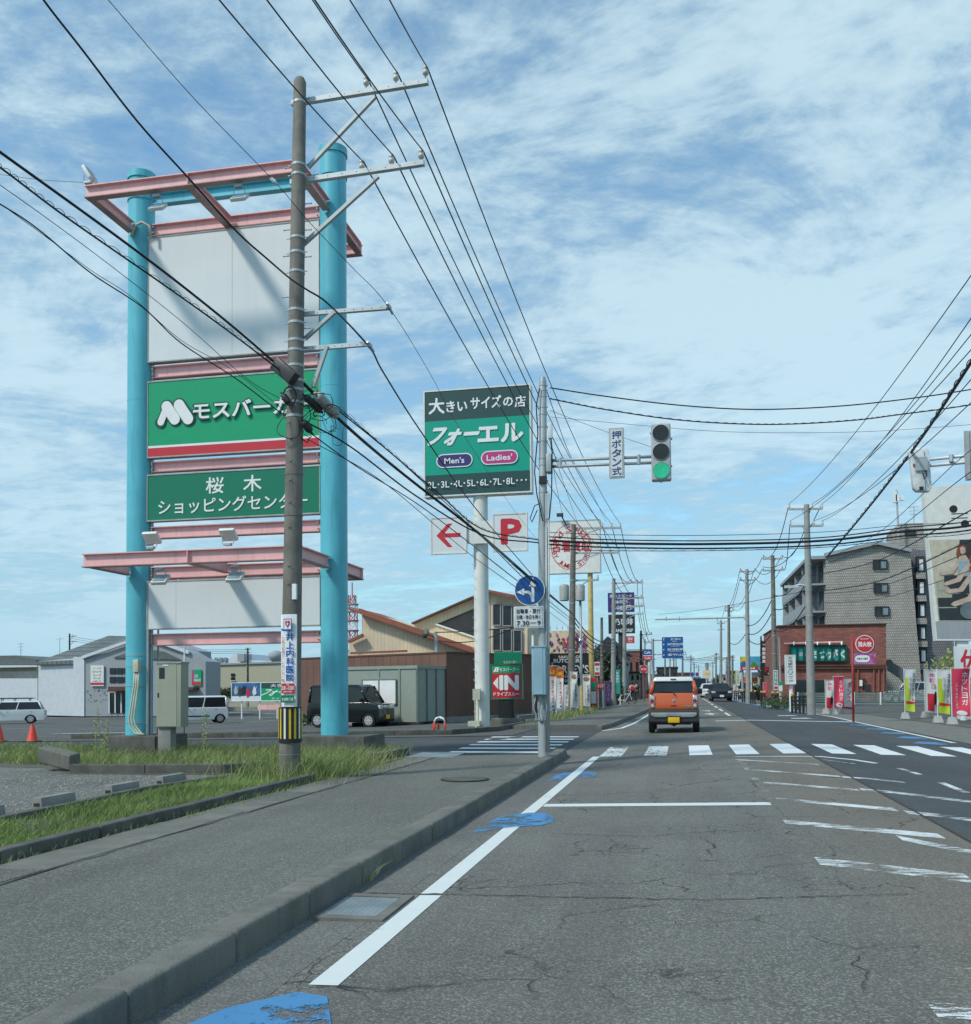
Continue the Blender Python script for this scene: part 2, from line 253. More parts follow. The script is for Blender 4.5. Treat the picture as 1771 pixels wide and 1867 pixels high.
class MB:
    def __init__(s): s.v = []; s.f = []; s.m = []
    def add(s, vs, fs, mi=0):
        o = len(s.v); s.v += [Vector(v) for v in vs]; s.f += [tuple(i+o for i in f) for f in fs]; s.m += [mi]*len(fs); return s
    def box(s, c, d, mi=0, rot=None):
        hx, hy, hz = d[0]/2, d[1]/2, d[2]/2; c = Vector(c)
        vs = [Vector((x, y, z)) for z in (-hz, hz) for y in (-hy, hy) for x in (-hx, hx)]
        if rot is not None: vs = [rot @ v for v in vs]
        return s.add([v+c for v in vs], [(0, 2, 3, 1), (4, 5, 7, 6), (0, 1, 5, 4), (2, 6, 7, 3), (0, 4, 6, 2), (1, 3, 7, 5)], mi)
    def bb(s, a, b, mi=0):
        a = Vector(a); b = Vector(b); return s.box((a+b)/2, [abs(b[i]-a[i]) for i in range(3)], mi)
    def beam(s, p0, p1, w, h, mi=0, up=(0, 0, 1)):
        p0 = Vector(p0); p1 = Vector(p1); d = (p1-p0); ln = d.length; d.normalize(); up = Vector(up)
        if abs(d.dot(up)) > .98: up = Vector((0, 1, 0))
        sd = d.cross(up).normalized(); u2 = sd.cross(d).normalized()
        return s.box((p0+p1)/2, (w, ln, h), mi, Matrix((sd, d, u2)).transposed())
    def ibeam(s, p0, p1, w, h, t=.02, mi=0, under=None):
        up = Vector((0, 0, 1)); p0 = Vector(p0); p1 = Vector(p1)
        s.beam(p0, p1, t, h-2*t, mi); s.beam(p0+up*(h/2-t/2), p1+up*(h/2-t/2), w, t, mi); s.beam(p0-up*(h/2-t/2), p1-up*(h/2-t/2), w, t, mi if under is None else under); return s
    def tube(s, pts, r, seg=8, mi=0, cap=True):
        pts = [Vector(p) for p in pts]; n = len(pts); rs = r if isinstance(r, (list, tuple)) else [r]*n; rings = []; pu = None
        for i in range(n):
            d = (pts[min(i+1, n-1)]-pts[max(i-1, 0)]).normalized()
            a = pu if pu is not None and abs(pu.dot(d)) < .95 else (Vector((0, 0, 1)) if abs(d.z) < .9 else Vector((1, 0, 0)))
            sd = d.cross(a).normalized(); u2 = sd.cross(d).normalized(); pu = u2
            rings.append([pts[i]+(sd*math.cos(t)+u2*math.sin(t))*rs[i] for t in [2*math.pi*k/seg for k in range(seg)]])
        fs = [(i*seg+k, i*seg+(k+1) % seg, (i+1)*seg+(k+1) % seg, (i+1)*seg+k) for i in range(n-1) for k in range(seg)]
        if cap: fs += [tuple(range(seg))[::-1], tuple((n-1)*seg+k for k in range(seg))]
        return s.add([v for g in rings for v in g], fs, mi)
    def lathe(s, c, prof, axis=(0, 0, 1), seg=14, mi=0, cap=True):
        c = Vector(c); ax = Vector(axis).normalized(); a = Vector((0, 0, 1)) if abs(ax.z) < .9 else Vector((1, 0, 0)); sd = ax.cross(a).normalized(); u2 = sd.cross(ax).normalized(); n = len(prof)
        vs = [c+ax*h+(sd*math.cos(2*math.pi*k/seg)+u2*math.sin(2*math.pi*k/seg))*max(r, 1e-4) for r, h in prof for k in range(seg)]
        fs = [(i*seg+k, i*seg+(k+1) % seg, (i+1)*seg+(k+1) % seg, (i+1)*seg+k) for i in range(n-1) for k in range(seg)]
        if cap: fs += [tuple(range(seg))[::-1], tuple((n-1)*seg+k for k in range(seg))]
        return s.add(vs, fs, mi)
    def disc(s, c, n, r, t=.02, seg=24, mi=0):
        c = Vector(c); n = Vector(n).normalized(); return s.tube([c-n*t/2, c+n*t/2], r, seg, mi)
    def prism(s, poly, vec, mi=0):
        vec = Vector(vec); n = len(poly); p = [Vector(q) for q in poly]
        return s.add(p+[q+vec for q in p], [tuple(range(n))[::-1], tuple(range(n, 2*n))]+[(i, (i+1) % n, n+(i+1) % n, n+i) for i in range(n)], mi)
    def poly(s, pts, mi=0): return s.add(pts, [tuple(range(len(pts)))], mi)
    def text(s, body, c, xd, w, h, mi=0, bold=0.0, zd=(0, 0, 1), skew=0.0, fn=None):
        c = Vector(c); xd = Vector(xd).normalized(); zd = Vector(zd).normalized(); nn = xd.cross(zd); k0 = len(body)
        vs, fs = glyph(body, min(bold, .006)); e = max(0, bold-.006)*.8; sh = [(0, 0)]    # boldness by shifted strokes, each a hair prouder
        if e > 0: sh = [(e*h*math.cos(t), e*h*math.sin(t)) for t in [math.pi/4+math.pi*i/(2 if e < .04 else 5) for i in range(4 if e < .04 else 10)]]
        for i, (sx, sz) in enumerate(sh):
            pv = [c+xd*((x+skew*y)*w+sx)+zd*(y*h+sz)+nn*(.0003*i) for x, y in vs]
            if fn: pv = [fn(v) for v in pv]
            s.add(pv, fs, mi)
        return s
    def build(s, name, mats, parent=None, smooth=False, bevel=0, bseg=2, loc=None, auto=False, **props):
        if not isinstance(mats, (list, tuple)): mats = [mats]
        if parent is not None: inv = WM[parent.name].inverted(); vs = [inv @ v for v in s.v]
        else:
            if loc is None:
                xs = [v.x for v in s.v]; ys = [v.y for v in s.v]; loc = Vector(((min(xs)+max(xs))/2, (min(ys)+max(ys))/2, min(v.z for v in s.v)))
            loc = Vector(loc); vs = [v-loc for v in s.v]
        me = bpy.data.meshes.new(name); me.from_pydata([tuple(v) for v in vs], [], s.f)
        for m in mats: me.materials.append(M[m])
        if any(s.m): me.polygons.foreach_set('material_index', s.m)
        if bevel or not smooth or auto:
            bm = bmesh.new(); bm.from_mesh(me)
            if bevel:
                bmesh.ops.remove_doubles(bm, verts=bm.verts, dist=1e-5)
                bmesh.ops.recalc_face_normals(bm, faces=bm.faces)
                es = [e for e in bm.edges if len(e.link_faces) == 2 and e.calc_face_angle(0) > R(28)]
                try: bmesh.ops.bevel(bm, geom=es, offset=bevel, segments=bseg, profile=.6, affect='EDGES', clamp_overlap=True)
                except Exception: pass
            bm.to_mesh(me); bm.free()
        if smooth: me.polygons.foreach_set('use_smooth', [True]*len(me.polygons))
        if auto or (smooth and bevel): me.set_sharp_from_angle(angle=R(38))
        o = bpy.data.objects.new(name, me); COL.objects.link(o)
        if parent is not None: o.parent = parent; WM[o.name] = WM[parent.name]
        else: o.location = loc; WM[o.name] = Matrix.Translation(loc)
        for k, v in props.items(): o[k] = v
        return o
def root(name, label, cat, loc=(0, 0, 0), group=None):
    o = bpy.data.objects.new(name, None); COL.objects.link(o); o.location = loc; o.empty_display_size = .2
    o['label'] = label; o['category'] = cat
    if group: o['group'] = group
    WM[o.name] = Matrix.Translation(Vector(loc)); return o
def tag(o, label, cat, group=None):
    o['label'] = label; o['category'] = cat
    if group: o['group'] = group
    return o
def struct(o): o['kind'] = 'structure'; return o
def place(o, loc, rz=0.0):                      # move a finished root
    o.location = loc; o.rotation_euler = (0, 0, rz); WM[o.name] = Matrix.Translation(Vector(loc)) @ Matrix.Rotation(rz, 4, 'Z')
def dup(o, loc, rz=0.0, label=None):
    def cp(a, par):
        c = a.copy(); COL.objects.link(c); c.parent = par; c.matrix_parent_inverse = a.matrix_parent_inverse.copy()
        for ch in KIDS.get(a.name, []): cp(ch, c)
        return c
    KIDS = {}
    for ob in COL.objects:
        if ob.parent: KIDS.setdefault(ob.parent.name, []).append(ob)
    c = cp(o, None); c.location = loc; c.rotation_euler = (0, 0, rz)
    if label: c['label'] = label
    return c
def face(parent, c, w, h, items, yaw=0.0, depth=.012, grp=None):
    """flat print on a board whose visible face is centred at c: items in fractions of the board (-.5 .. .5), each layer 3 mm prouder"""
    c = Vector(c); xd = Vector((math.cos(yaw), math.sin(yaw), 0)); n = Vector((math.sin(yaw), -math.cos(yaw), 0)); k = 0
    def P(x, z, q): return c+xd*(x*w)+Vector((0, 0, z*h))+n*(.004*q)
    for it in items:
        k += 1; b = MB(); ty = it[0]
        if ty == 'r': _, x0, x1, z0, z1, m = it; b.poly([P(x0, z0, k), P(x1, z0, k), P(x1, z1, k), P(x0, z1, k)]); nm = 'coloured_field'
        elif ty == 'p': _, pts, m = it; b.poly([P(x, z, k) for x, z in pts]); nm = 'printed_shape'
        elif ty == 'o':
            _, x, z, rx, rz, m = it; b.poly([P(x+rx*math.cos(a), z+rz*math.sin(a), k) for a in [2*math.pi*i/28 for i in range(28)]]); nm = 'printed_disc'
        elif ty == 'ring':
            _, x, z, rx, rz, tw, m = it; A = [2*math.pi*i/40 for i in range(40)]
            b.add([P(x+rx*math.cos(a), z+rz*math.sin(a), k) for a in A]+[P(x+(rx-tw)*math.cos(a), z+(rz-tw*w/h)*math.sin(a), k) for a in A], [(i, (i+1) % 40, 40+(i+1) % 40, 40+i) for i in range(40)]); nm = 'printed_ring'
        elif ty == 'pill':
            _, x, z, hw, hh, m = it; A = [math.pi/2*3+math.pi*i/12 for i in range(13)]; rr = hh*h/w
            b.poly([P(x+hw-rr+rr*math.cos(a), z+hh*math.sin(a), k) for a in A]+[P(x-hw+rr-rr*math.cos(a), z-hh*math.sin(a), k) for a in A]); nm = 'printed_pill'
        elif ty == 't':
            body, x, z, tw, th, m = it[1:7]; bold = it[7] if len(it) > 7 else .012; sk = it[8] if len(it) > 8 else 0
            b.text(body, P(x, z, k), xd, tw*w, th*h, 0, bold, skew=sk); nm = 'lettering'
        elif ty == 'v':                             # vertical writing: one character under another
            body, x, z0, z1, cw, m = it[1:7]; bold = it[7] if len(it) > 7 else .012; st = (z0-z1)/len(body); ch = st*.86
            for i, cc in enumerate(body):
                if cc in ' ': continue
                if cc == 'ー': b.text('|', P(x, z0-st*(i+.5), k), xd, cw*w*.12, ch*h*.8, 0, bold)
                elif cc in 'ッ・': b.text(cc, P(x, z0-st*(i+.5), k), xd, cw*w*.7*(.25 if cc == '・' else 1), ch*h*(.15 if cc == '・' else .6), 0, bold)
                else: b.text(cc, P(x, z0-st*(i+.5), k), xd, cw*w, ch*h, 0, bold)
            nm = 'lettering'
        elif ty == 'arc':
            body, x, z, rx, rz, a0, a1, ch, m = it[1:10]; nn = len(body)
            for i, cc in enumerate(body):
                if cc == ' ': continue
                a = R(a0+(a1-a0)*i/(nn-1)); dn = (a1 > a0)
                pp = P(x+rx*math.cos(a), z+rz*math.sin(a), k); ta = a+math.pi/2 if dn else a-math.pi/2
                ex = xd*math.cos(ta)+Vector((0, 0, 1))*math.sin(ta); ez = -xd*math.sin(ta)+Vector((0, 0, 1))*math.cos(ta)
                b.text(cc, pp, ex, ch*.8*h, ch*h, 0, .02, zd=ez)
            nm = 'lettering'
        b.build(nm, m, parent)
# ground sheets that follow the fall of the land
XL = [-90, -60, -40, -30, -20, -17, -14, -12, -10, -8, -6, -4, -2.6, 2.5, 6.4]
YL = [24, 30, 36, 44, 52, 60, 68, 77]
def sheet(name, pts, m, dz=0.0, parent=None, base=None, thick=0.0, **props):
    bm = bmesh.new(); vs = [bm.verts.new((p[0], p[1], 0)) for p in pts]; f = bm.faces.new(vs)
    if f.normal.z < 0 or sum(pts[i][0]*pts[(i+1) % len(pts)][1]-pts[(i+1) % len(pts)][0]*pts[i][1] for i in range(len(pts))) < 0: f.normal_flip()
    xs = [p[0] for p in pts]; ys = [p[1] for p in pts]
    for x in XL:
        if min(xs) < x < max(xs): bmesh.ops.bisect_plane(bm, geom=bm.verts[:]+bm.edges[:]+bm.faces[:], plane_co=(x, 0, 0), plane_no=(1, 0, 0))
    if min(xs) < -4:
        for y in YL:
            if min(ys) < y < max(ys): bmesh.ops.bisect_plane(bm, geom=bm.verts[:]+bm.edges[:]+bm.faces[:], plane_co=(0, y, 0), plane_no=(0, 1, 0))
    bmesh.ops.triangulate(bm, faces=bm.faces[:])
    for v in bm.verts: v.co.z = T(v.co.x, v.co.y)+dz
    if thick > 0:
        r = bmesh.ops.extrude_face_region(bm, geom=bm.faces[:])
        for v in [g for g in r['geom'] if isinstance(g, bmesh.types.BMVert)]: v.co.z -= thick
        bmesh.ops.recalc_face_normals(bm, faces=bm.faces)
    me = bpy.data.meshes.new(name); bm.to_mesh(me); bm.free(); me.materials.append(M[m])
    o = bpy.data.objects.new(name, me); COL.objects.link(o)
    WM[o.name] = Matrix.Identity(4)
    if parent is not None: o.parent = parent
    for k, v in props.items(): o[k] = v
    return o
def wire(label, pts, r=.012, sag=0.0, group=None, wob=0.0, name='overhead_wire'):
    b = MB(); P = []
    pts = [Vector(p) for p in pts]
    if len(pts) == 2:
        for i in range(25):
            t = i/24; p = pts[0].lerp(pts[1], t); P.append(p-Vector((0, 0, sag*4*t*(1-t))))
    else:                                           # smooth curve through the given points
        q = [pts[0]*2-pts[1]]+pts+[pts[-1]*2-pts[-2]]
        for i in range(1, len(q)-2):
            for j in range(10):
                t = j/10; p0, p1, p2, p3 = q[i-1:i+3]
                P.append(.5*((2*p1)+(p2-p0)*t+(2*p0-5*p1+4*p2-p3)*t*t+(3*p1-p0-3*p2+p3)*t**3))
        P.append(pts[-1])
    b.tube(P, r, 5)
    if wob:                                         # messenger spiral wound round the cable
        H = []; n = len(P)*5
        for i in range(n):
            t = i/(n-1)*(len(P)-1); a = int(t); p = P[a].lerp(P[min(a+1, len(P)-1)], t-a)
            H.append(p+Vector((math.sin(i*.9)*wob, 0, math.cos(i*.9)*wob+wob*1.3)))
        b.tube(H, r*.35, 3)
    o = b.build(name, 'wire', smooth=True); tag(o, label, 'wire', group); return o
def foliage(b, c, rad, n, size, mi=0, seed=0):
    g = np.random.default_rng(seed); c = Vector(c)
    for _ in range(n):
        d = g.normal(size=3); d /= np.linalg.norm(d)+1e-6; rr = g.random()**.4
        rr *= 1+.18*math.sin(d[0]*7+seed)+.15*math.sin(d[2]*9+d[1]*5)
        p = c+Vector((d[0]*rad[0]*rr, d[1]*rad[1]*rr, d[2]*rad[2]*rr))
        a = Vector(g.normal(size=3)).normalized()*size*(.6+.8*g.random()); e = Vector(g.normal(size=3)).cross(a).normalized()*size*.5
        b.add([p-a, p+e, p+a, p-e], [(0, 1, 2, 3)], mi)
def blades(pts, h0, h1, w, lean=.5, seed=1):
    g = np.random.default_rng(seed); b = MB(); vs = []; fs = []; ms = []; k = 0
    for (x, y, z) in pts:
        h = h0+(h1-h0)*g.random()**1.5; a = g.random()*6.283; l = lean*h*g.random(); ca, sa = math.cos(a), math.sin(a); pa = a+1.2; ww = w*(.6+.8*g.random())
        dx, dy = -math.sin(pa)*ww, math.cos(pa)*ww
        vs += [(x-dx, y-dy, z), (x+dx, y+dy, z), (x+ca*l*.45-dx*.7, y+sa*l*.45-dy*.7, z+h*.6), (x+ca*l*.45+dx*.7, y+sa*l*.45+dy*.7, z+h*.6), (x+ca*l, y+sa*l, z+h*(.92 if l > .3*h else 1))]
        fs += [(k, k+1, k+3, k+2), (k+2, k+3, k+4)]; m = 0 if g.random() < .62 else (1 if g.random() < .72 else 2); ms += [m, m]; k += 5
    b.v = [Vector(v) for v in vs]; b.f = fs; b.m = ms; return b
# ------------------------------------------------------------------ ground, road, pavement, markings
sheet('ground', [(-1500, -60), (1500, -60), (1500, 2600), (-1500, 2600)], 'earth', 0, kind='structure')
road = sheet('road', [(-2.62, -12), (2.36, -12), (2.36, 420), (-1.4, 420), (-1.55, 90), (-2.0, 50), (-2.62, 32)], 'road_asphalt', .008, kind='structure')
sheet('dark_lane', [(2.37, -12), (7.4, -12), (6.5, 20), (6.35, 45), (4.9, 80), (4.9, 420), (2.37, 420)], 'dark_asphalt', .009, kind='structure')
sheet('side_street', [(-2.62, 18), (-2.62, 34), (-5.2, 34), (-6.2, 29.6), (-30, 27), (-30, 19.3), (-5.4, 19.3), (-5.0, 18)], 'dark_asphalt', .016, kind='structure')
sheet('left_parking_lot', [(-5, 28.6), (-30, 23), (-95, 21), (-130, 130), (-16, 130), (-5, 60)], 'lot_asphalt', .03, kind='structure')
sheet('gutter', [(-2.36, -6), (-1.93, -6), (-1.93, 19.6), (-2.36, 19.6)], 'gutter_concrete', .0095, parent=road)
sheet('right_sidewalk', [(7.45, -8), (11.0, -8), (9.2, 24), (8.3, 45), (6.7, 80), (6.7, 420), (4.95, 420), (4.95, 80), (6.4, 45), (6.55, 20)], 'slab', .012, kind='structure')
sheet('right_parking_lot', [(11.05, -8), (70, -8), (70, 75), (6.9, 75), (8.35, 45), (9.25, 24)], 'lot_asphalt', .013, kind='structure')
sheet('left_sidewalk', [(-5.05, -6), (-2.54, -6), (-2.54, 18.4), (-5.0, 17.9)], 'walk_asphalt', .170, thick=.2, kind='structure')
sheet('far_left_sidewalk', [(-2.72, 33.2), (-2.1, 50), (-1.7, 90), (-1.6, 300), (-4.4, 300), (-4.4, 90), (-4.9, 60), (-5.6, 37), (-5.8, 33.5)], 'walk_asphalt', .15, thick=.2, kind='structure')
sheet('verge_soil', [(-5.1, 2), (-5.1, 19.2), (-22, 20.6), (-24, 16), (-10.8, 14.9), (-9.5, 13.8), (-7.0, 13.9), (-6.45, 12.8), (-6.6, 11.5), (-6.45, 2)], 'earth', .165, thick=.25, kind='structure')
sheet('gravel_lot', [(-6.4, 1), (-6.6, 11.5), (-6.4, 13.2), (-7.0, 13.98), (-9.5, 13.9), (-10.8, 15.0), (-24, 16.1), (-40, 16), (-40, 1)], 'gravel_lot', .150, thick=.2, kind='structure')
def mark(nm, pts, m, dz=.011, parent=None): return sheet(nm, pts, m, dz, parent=parent or road)
def rect(nm, x0, x1, y0, y1, m, dz=.011): return mark(nm, [(x0, y0), (x1, y0), (x1, y1), (x0, y1)], m, dz)
rect('edge_line', -1.80, -1.65, 4.5, 6.55, 'white_paint', .0115); rect('edge_line', -1.81, -1.66, 6.6, 9.95, 'white_paint', .0115); rect('edge_line', -1.82, -1.67, 10.85, 19.9, 'white_paint', .0115)
for i in range(9): rect('crosswalk_stripe', -1.69+.9*i, -1.24+.9*i, 19.85, 23.0, 'scuffed_white' if i < 2 else 'stripe_white', .011)
rect('stop_line', -1.66, .97, 11.55, 11.82, 'white_paint', .011)
for dy, z in ((-6.62, .0125), (0, .0125), (5.4, .0108)):
    mark('bicycle_arrow', [(x-(.09 if dy < -3 else 0), y+dy) for x, y in ((-2.07, 9.4), (-1.86, 9.72), (-1.62, 9.9), (-1.46, 9.95), (-1.36, 10.2), (-1.40, 10.6), (-1.55, 10.95), (-1.72, 11.0), (-1.95, 10.75), (-2.03, 10.5))], 'blue_paint', z)
HATCH = [((1700, 1845), (1800, 1850), .22), ((1640, 1775), (1790, 1780), .2), ((1530, 1655), (1700, 1700), .2), ((1342, 1386), (1494, 1395), .16), ((1361, 1404), (1532, 1417), .2), ((1392, 1428), (1566, 1442), .24), ((1416, 1458), (1634, 1478), .28), ((1430, 1500), (1718, 1527), .3), ((1490, 1572), (1771, 1605), .34), ((1585, 1690), (1771, 1692), .3)]
for k, (a, c, w) in enumerate(HATCH):
    p, q = GP(*a), GP(*c); mark('hatch_stripe', [(p.x, p.y-w/2), (q.x, q.y-w/2), (q.x, q.y+w/2), (p.x, p.y+w/2)], 'very_worn_white' if k in (1, 2, 9) else 'worn_white', .011)
for a, c, w in (((1536, 1418), (1650, 1428), .2), ((1570, 1441), (1790, 1466), .3), ((1653, 1483), (1790, 1499), .3), ((1640, 1530), (1790, 1560), .3), ((1480, 1384), (1560, 1394), .1)):
    p, q = GP(*a), GP(*c); mark('hatch_stripe', [(p.x, p.y-w/2), (q.x, q.y-w/2), (q.x, q.y+w/2), (p.x, p.y+w/2)], 'worn_white', .011)
ARC = [(1.0, 19.25), (1.7, 19.2), (2.5, 18.95), (3.0, 18.3), (3.25, 17.6), (3.42, 16.6), (3.48, 15.5), (3.48, 14.3), (3.46, 13.0)]
mark('curved_line', ARC[:5]+[(x-.10, y-.1) for x, y in ARC[:5]][::-1], 'white_paint', .012)
for i in (5, 7): mark('curved_line', [ARC[i], ARC[i+1], (ARC[i+1][0]-.1, ARC[i+1][1]), (ARC[i][0]-.1, ARC[i][1])], 'worn_white', .012)
mark('hatch_edge_line', [(.98, 9.5), (1.08, 9.5), (1.05, 19.0), (.95, 19.0)], 'very_worn_white', .0105)
rect('stop_line', 1.2, 6.2, 38.0, 38.45, 'white_paint', .011)
mark('edge_line', [(6.2, 24.8), (6.34, 24.8), (6.42, 45), (4.98, 80), (4.9, 140), (4.78, 140), (4.85, 80), (6.28, 45)], 'white_paint', .011)
mark('edge_line', [(-3.3, 31.3), (-2.5, 31.9), (-2.0, 33.5), (-1.78, 38), (-1.45, 60), (-1.3, 120), (-1.42, 120), (-1.58, 60), (-1.9, 38), (-2.14, 33.7), (-2.6, 32.1), (-3.35, 31.5)], 'white_paint', .011)
for y in range(44, 150, 8): rect('centre_line', 1.95, 2.07, y, y+5, 'stripe_white', .011)
for y, x0 in ((23.8, 5.25), (26.3, 5.4), (28.8, 5.45), (31.6, 5.5), (34.6, 5.55), (37.9, 5.6)): mark('bicycle_arrow', [(x0, y+.5), (x0+.5, y), (x0+.72, y+.3), (x0+.65, y+1.1), (x0+.3, y+1.3)], 'blue_paint', .0108)
mark('bicycle_lane_band', [(5.6, 50), (6.1, 50), (4.7, 80), (4.7, 120), (4.3, 120), (4.3, 80)], 'blue_paint', .018)
for y in (46, 52): mark('lane_arrow', [(1.2, y), (1.4, y), (1.4, y+2.0), (1.7, y+1.7), (1.3, y+3.2), (.9, y+1.7), (1.2, y+2.0)], 'worn_white', .011)
for y, x in ((41, 4.3), (44.5, 4.1)): mark('lane_arrow', [(x, y), (x+.9, y+.6), (x+.7, y+1.2), (x, y+.5)], 'stripe_white', .011)
for y in (21.1, 22.45, 23.8, 25.1, 26.4, 27.65): mark('side_crosswalk_stripe', [(-5.15-.05*(y-21), y), (-2.95, y), (-2.95, y+.48), (-5.15-.05*(y-21), y+.48)], 'stripe_white', .019)
mark('tactile_strip', [(-4.0, 29.6), (-3.0, 29.75), (-3.0, 29.95), (-4.0, 29.8)], 'slab', .019)
for (a, c) in (((60, 1337), (330, 1325)), ((90, 1330), (300, 1322)), ((560, 1327), (345, 1341)), ((90, 1342), (300, 1338)), ((0, 1333), (60, 1330)), ((130, 1313), (250, 1309)), ((400, 1313), (560, 1307)), ((440, 1320), (540, 1313)), ((100, 1322), (240, 1317)), ((60, 1311), (240, 1306)), ((400, 1300), (500, 1303))):
    p, q = GP(*a), GP(*c); mark('parking_line', [(p.x, p.y), (q.x, q.y), (q.x, q.y+.5), (p.x, p.y+.5)], 'lot_white', .075)
for (a, c) in (((1587, 1284), (1627, 1287)), ((1584, 1298), (1655, 1304)), ((1662, 1297), (1771, 1305)), ((1540, 1302), (1557, 1306)), ((1700, 1283), (1771, 1287)), ((1510, 1296), (1535, 1301))):
    p, q = GP(*a), GP(*c); mark('parking_line', [(p.x, p.y), (q.x, q.y), (q.x, q.y+.2), (p.x, p.y+.2)], 'lot_white', .016)
# cracks that can be followed across the lane: real shallow grooves laid in as thin dark fillets
def crack(pts, w=.012, nm='crack'):
    q = []
    for i in range(len(pts)-1):
        a = Vector(pts[i]); c = Vector(pts[i+1]); n = max(2, int((c-a).length/.045))
        for j in range(n): q.append(a.lerp(c, j/n)+Vector((random.gauss(0, .0115), random.gauss(0, .0115))))
    q.append(Vector(pts[-1])); up = [(p.x, p.y+w*random.uniform(-.1, .8)) for p in q]; dn = [(p.x, p.y-w*random.uniform(.2, 1)) for p in q]
    b = MB(); n = len(q); b.add([(x, y, T(x, y)+.0135) for x, y in up+dn], [(i, n+i, n+i+1, i+1) for i in range(n-1)]); b.build(nm, 'joint', road)
crack([(-2.3, 6.60), (-1.2, 6.57), (.1, 6.5), (1.4, 6.75)]); crack([(-.9, 5.2), (-.75, 5.6), (-.72, 6.0), (-.3, 6.3), (-.1, 6.35)], .008); crack([(.3, 6.9), (.32, 7.4), (.5, 7.6), (.48, 8.0), (.9, 8.4)], .007)
crack([(1.02, 7.0), (1.2, 8.6), (1.05, 10.0), (.98, 11.5), (.7, 14)], .01); crack([(-1.2, 9.4), (-.4, 9.2), (.4, 9.6)], .009); crack([(-.1, 7.5), (.2, 7.35), (.5, 7.4), (.6, 7.7), (1.0, 7.9)], .007)
b = MB(); n = 60; ys = [-2+i*6.8 for i in range(n)]
b.add([(2.365+random.uniform(-.008, .012), y, T(2.37, y)+.013) for y in ys]+[(2.335+random.uniform(-.012, .008), y, T(2.34, y)+.013) for y in ys], [(i, i+1, n+i+1, n+i) for i in range(n-1)]); b.build('seam', 'joint', road)
# kerb stones
def kerb(label_name, pts, z0, z1, w, m, step=1.0, side=1, bev=.02, taper_end=False, structure=True):
    r = bpy.data.objects.new(label_name, None); COL.objects.link(r); r['kind'] = 'structure'; WM[r.name] = Matrix.Identity(4)
    for i in range(len(pts)-1):
        a = Vector((*pts[i], 0)); c = Vector((*pts[i+1], 0)); ln = (c-a).length; d = (c-a).normalized(); nn = Vector((-d.y, d.x, 0))*side; k = max(1, round(ln/step)); st = ln/k
        for j in range(k):
            p = a+d*(st*j+.003); q = a+d*(st*(j+1)-.003); off = nn*random.uniform(-.006, .006); dz = random.uniform(-.006, .004)
            g = T(p.x, p.y)+.057; last = taper_end and i == len(pts)-2 and j == k-1
            zt0, zt1 = z1+g+dz, (z0+.03 if last else z1+dz)+g
            b = MB(); P = [p+off, q+off, q+off+nn*w, p+off+nn*w]
            b.add([(v.x, v.y, z0+g) for v in P]+[(P[0].x, P[0].y, zt0), (P[1].x, P[1].y, zt1), (P[2].x, P[2].y, zt1), (P[3].x, P[3].y, zt0)], [(3, 2, 1, 0), (4, 5, 6, 7), (0, 1, 5, 4), (1, 2, 6, 5), (2, 3, 7, 6), (3, 0, 4, 7)])
            b.build('kerb_stone', m, r, smooth=True, bevel=bev, bseg=3)
    return r
kerb('kerb', [(-2.335, -1.3), (-2.335, 19.2), (-2.42, 20.8)], -.12, .12, .215, 'kerb', 1.0, 1, .03, True)
kerb('far_kerb', [(-2.66, 32.6), (-2.45, 35), (-2.0, 50), (-1.62, 80)], -.1, .10, .16, 'kerb', 2.0, 1, .02)
kerb('verge_kerb', [(-5.03, 5.2), (-5.05, 12.9)], .05, .215, .13, 'kerb_dark', 1.2, 1, .02)
kerb('island_kerb', [(-5.2, 18.2), (-5.35, 16.9), (-5.75, 15.5), (-7.0, 14.0), (-9.55, 13.85)], .05, .25, .15, 'kerb_dark', 1.2, -1, .02)
kerb('gravel_kerb', [(-6.42, 5.0), (-6.5, 8.2), (-6.62, 11.4), (-6.35, 12.9)], .05, .19, .1, 'kerb_dark', 1.2, 1, .015)
kerb('side_street_kerb', [(-5.75, 36.5), (-6.0, 31.5), (-7.0, 29.3), (-14, 28.0), (-19, 27.6)], -.05, .13, .15, 'kerb_dark', 2.0, -1, .02)
b = MB(); b.box((0, 0, 0), (.75, .22, .26)); o = b.build('displaced_kerb_block', 'kerb', None, smooth=True, bevel=.03, bseg=3); o.location = (-10.05, 14.3, .19); o.rotation_euler = (R(8), R(9), R(-14)); tag(o, 'displaced concrete kerb block tilted at left end of grass island', 'kerb block')
b = MB(); b.box((0, 0, 0), (.5, .2, .16)); o = b.build('broken_kerb_piece', 'concrete_light', None, smooth=True, bevel=.04, bseg=2); o.location = (-14.9, 17.2, .2); o.rotation_euler = (0, R(12), R(20)); tag(o, 'pale broken piece of concrete lying beside grass at the far left', 'rubble')
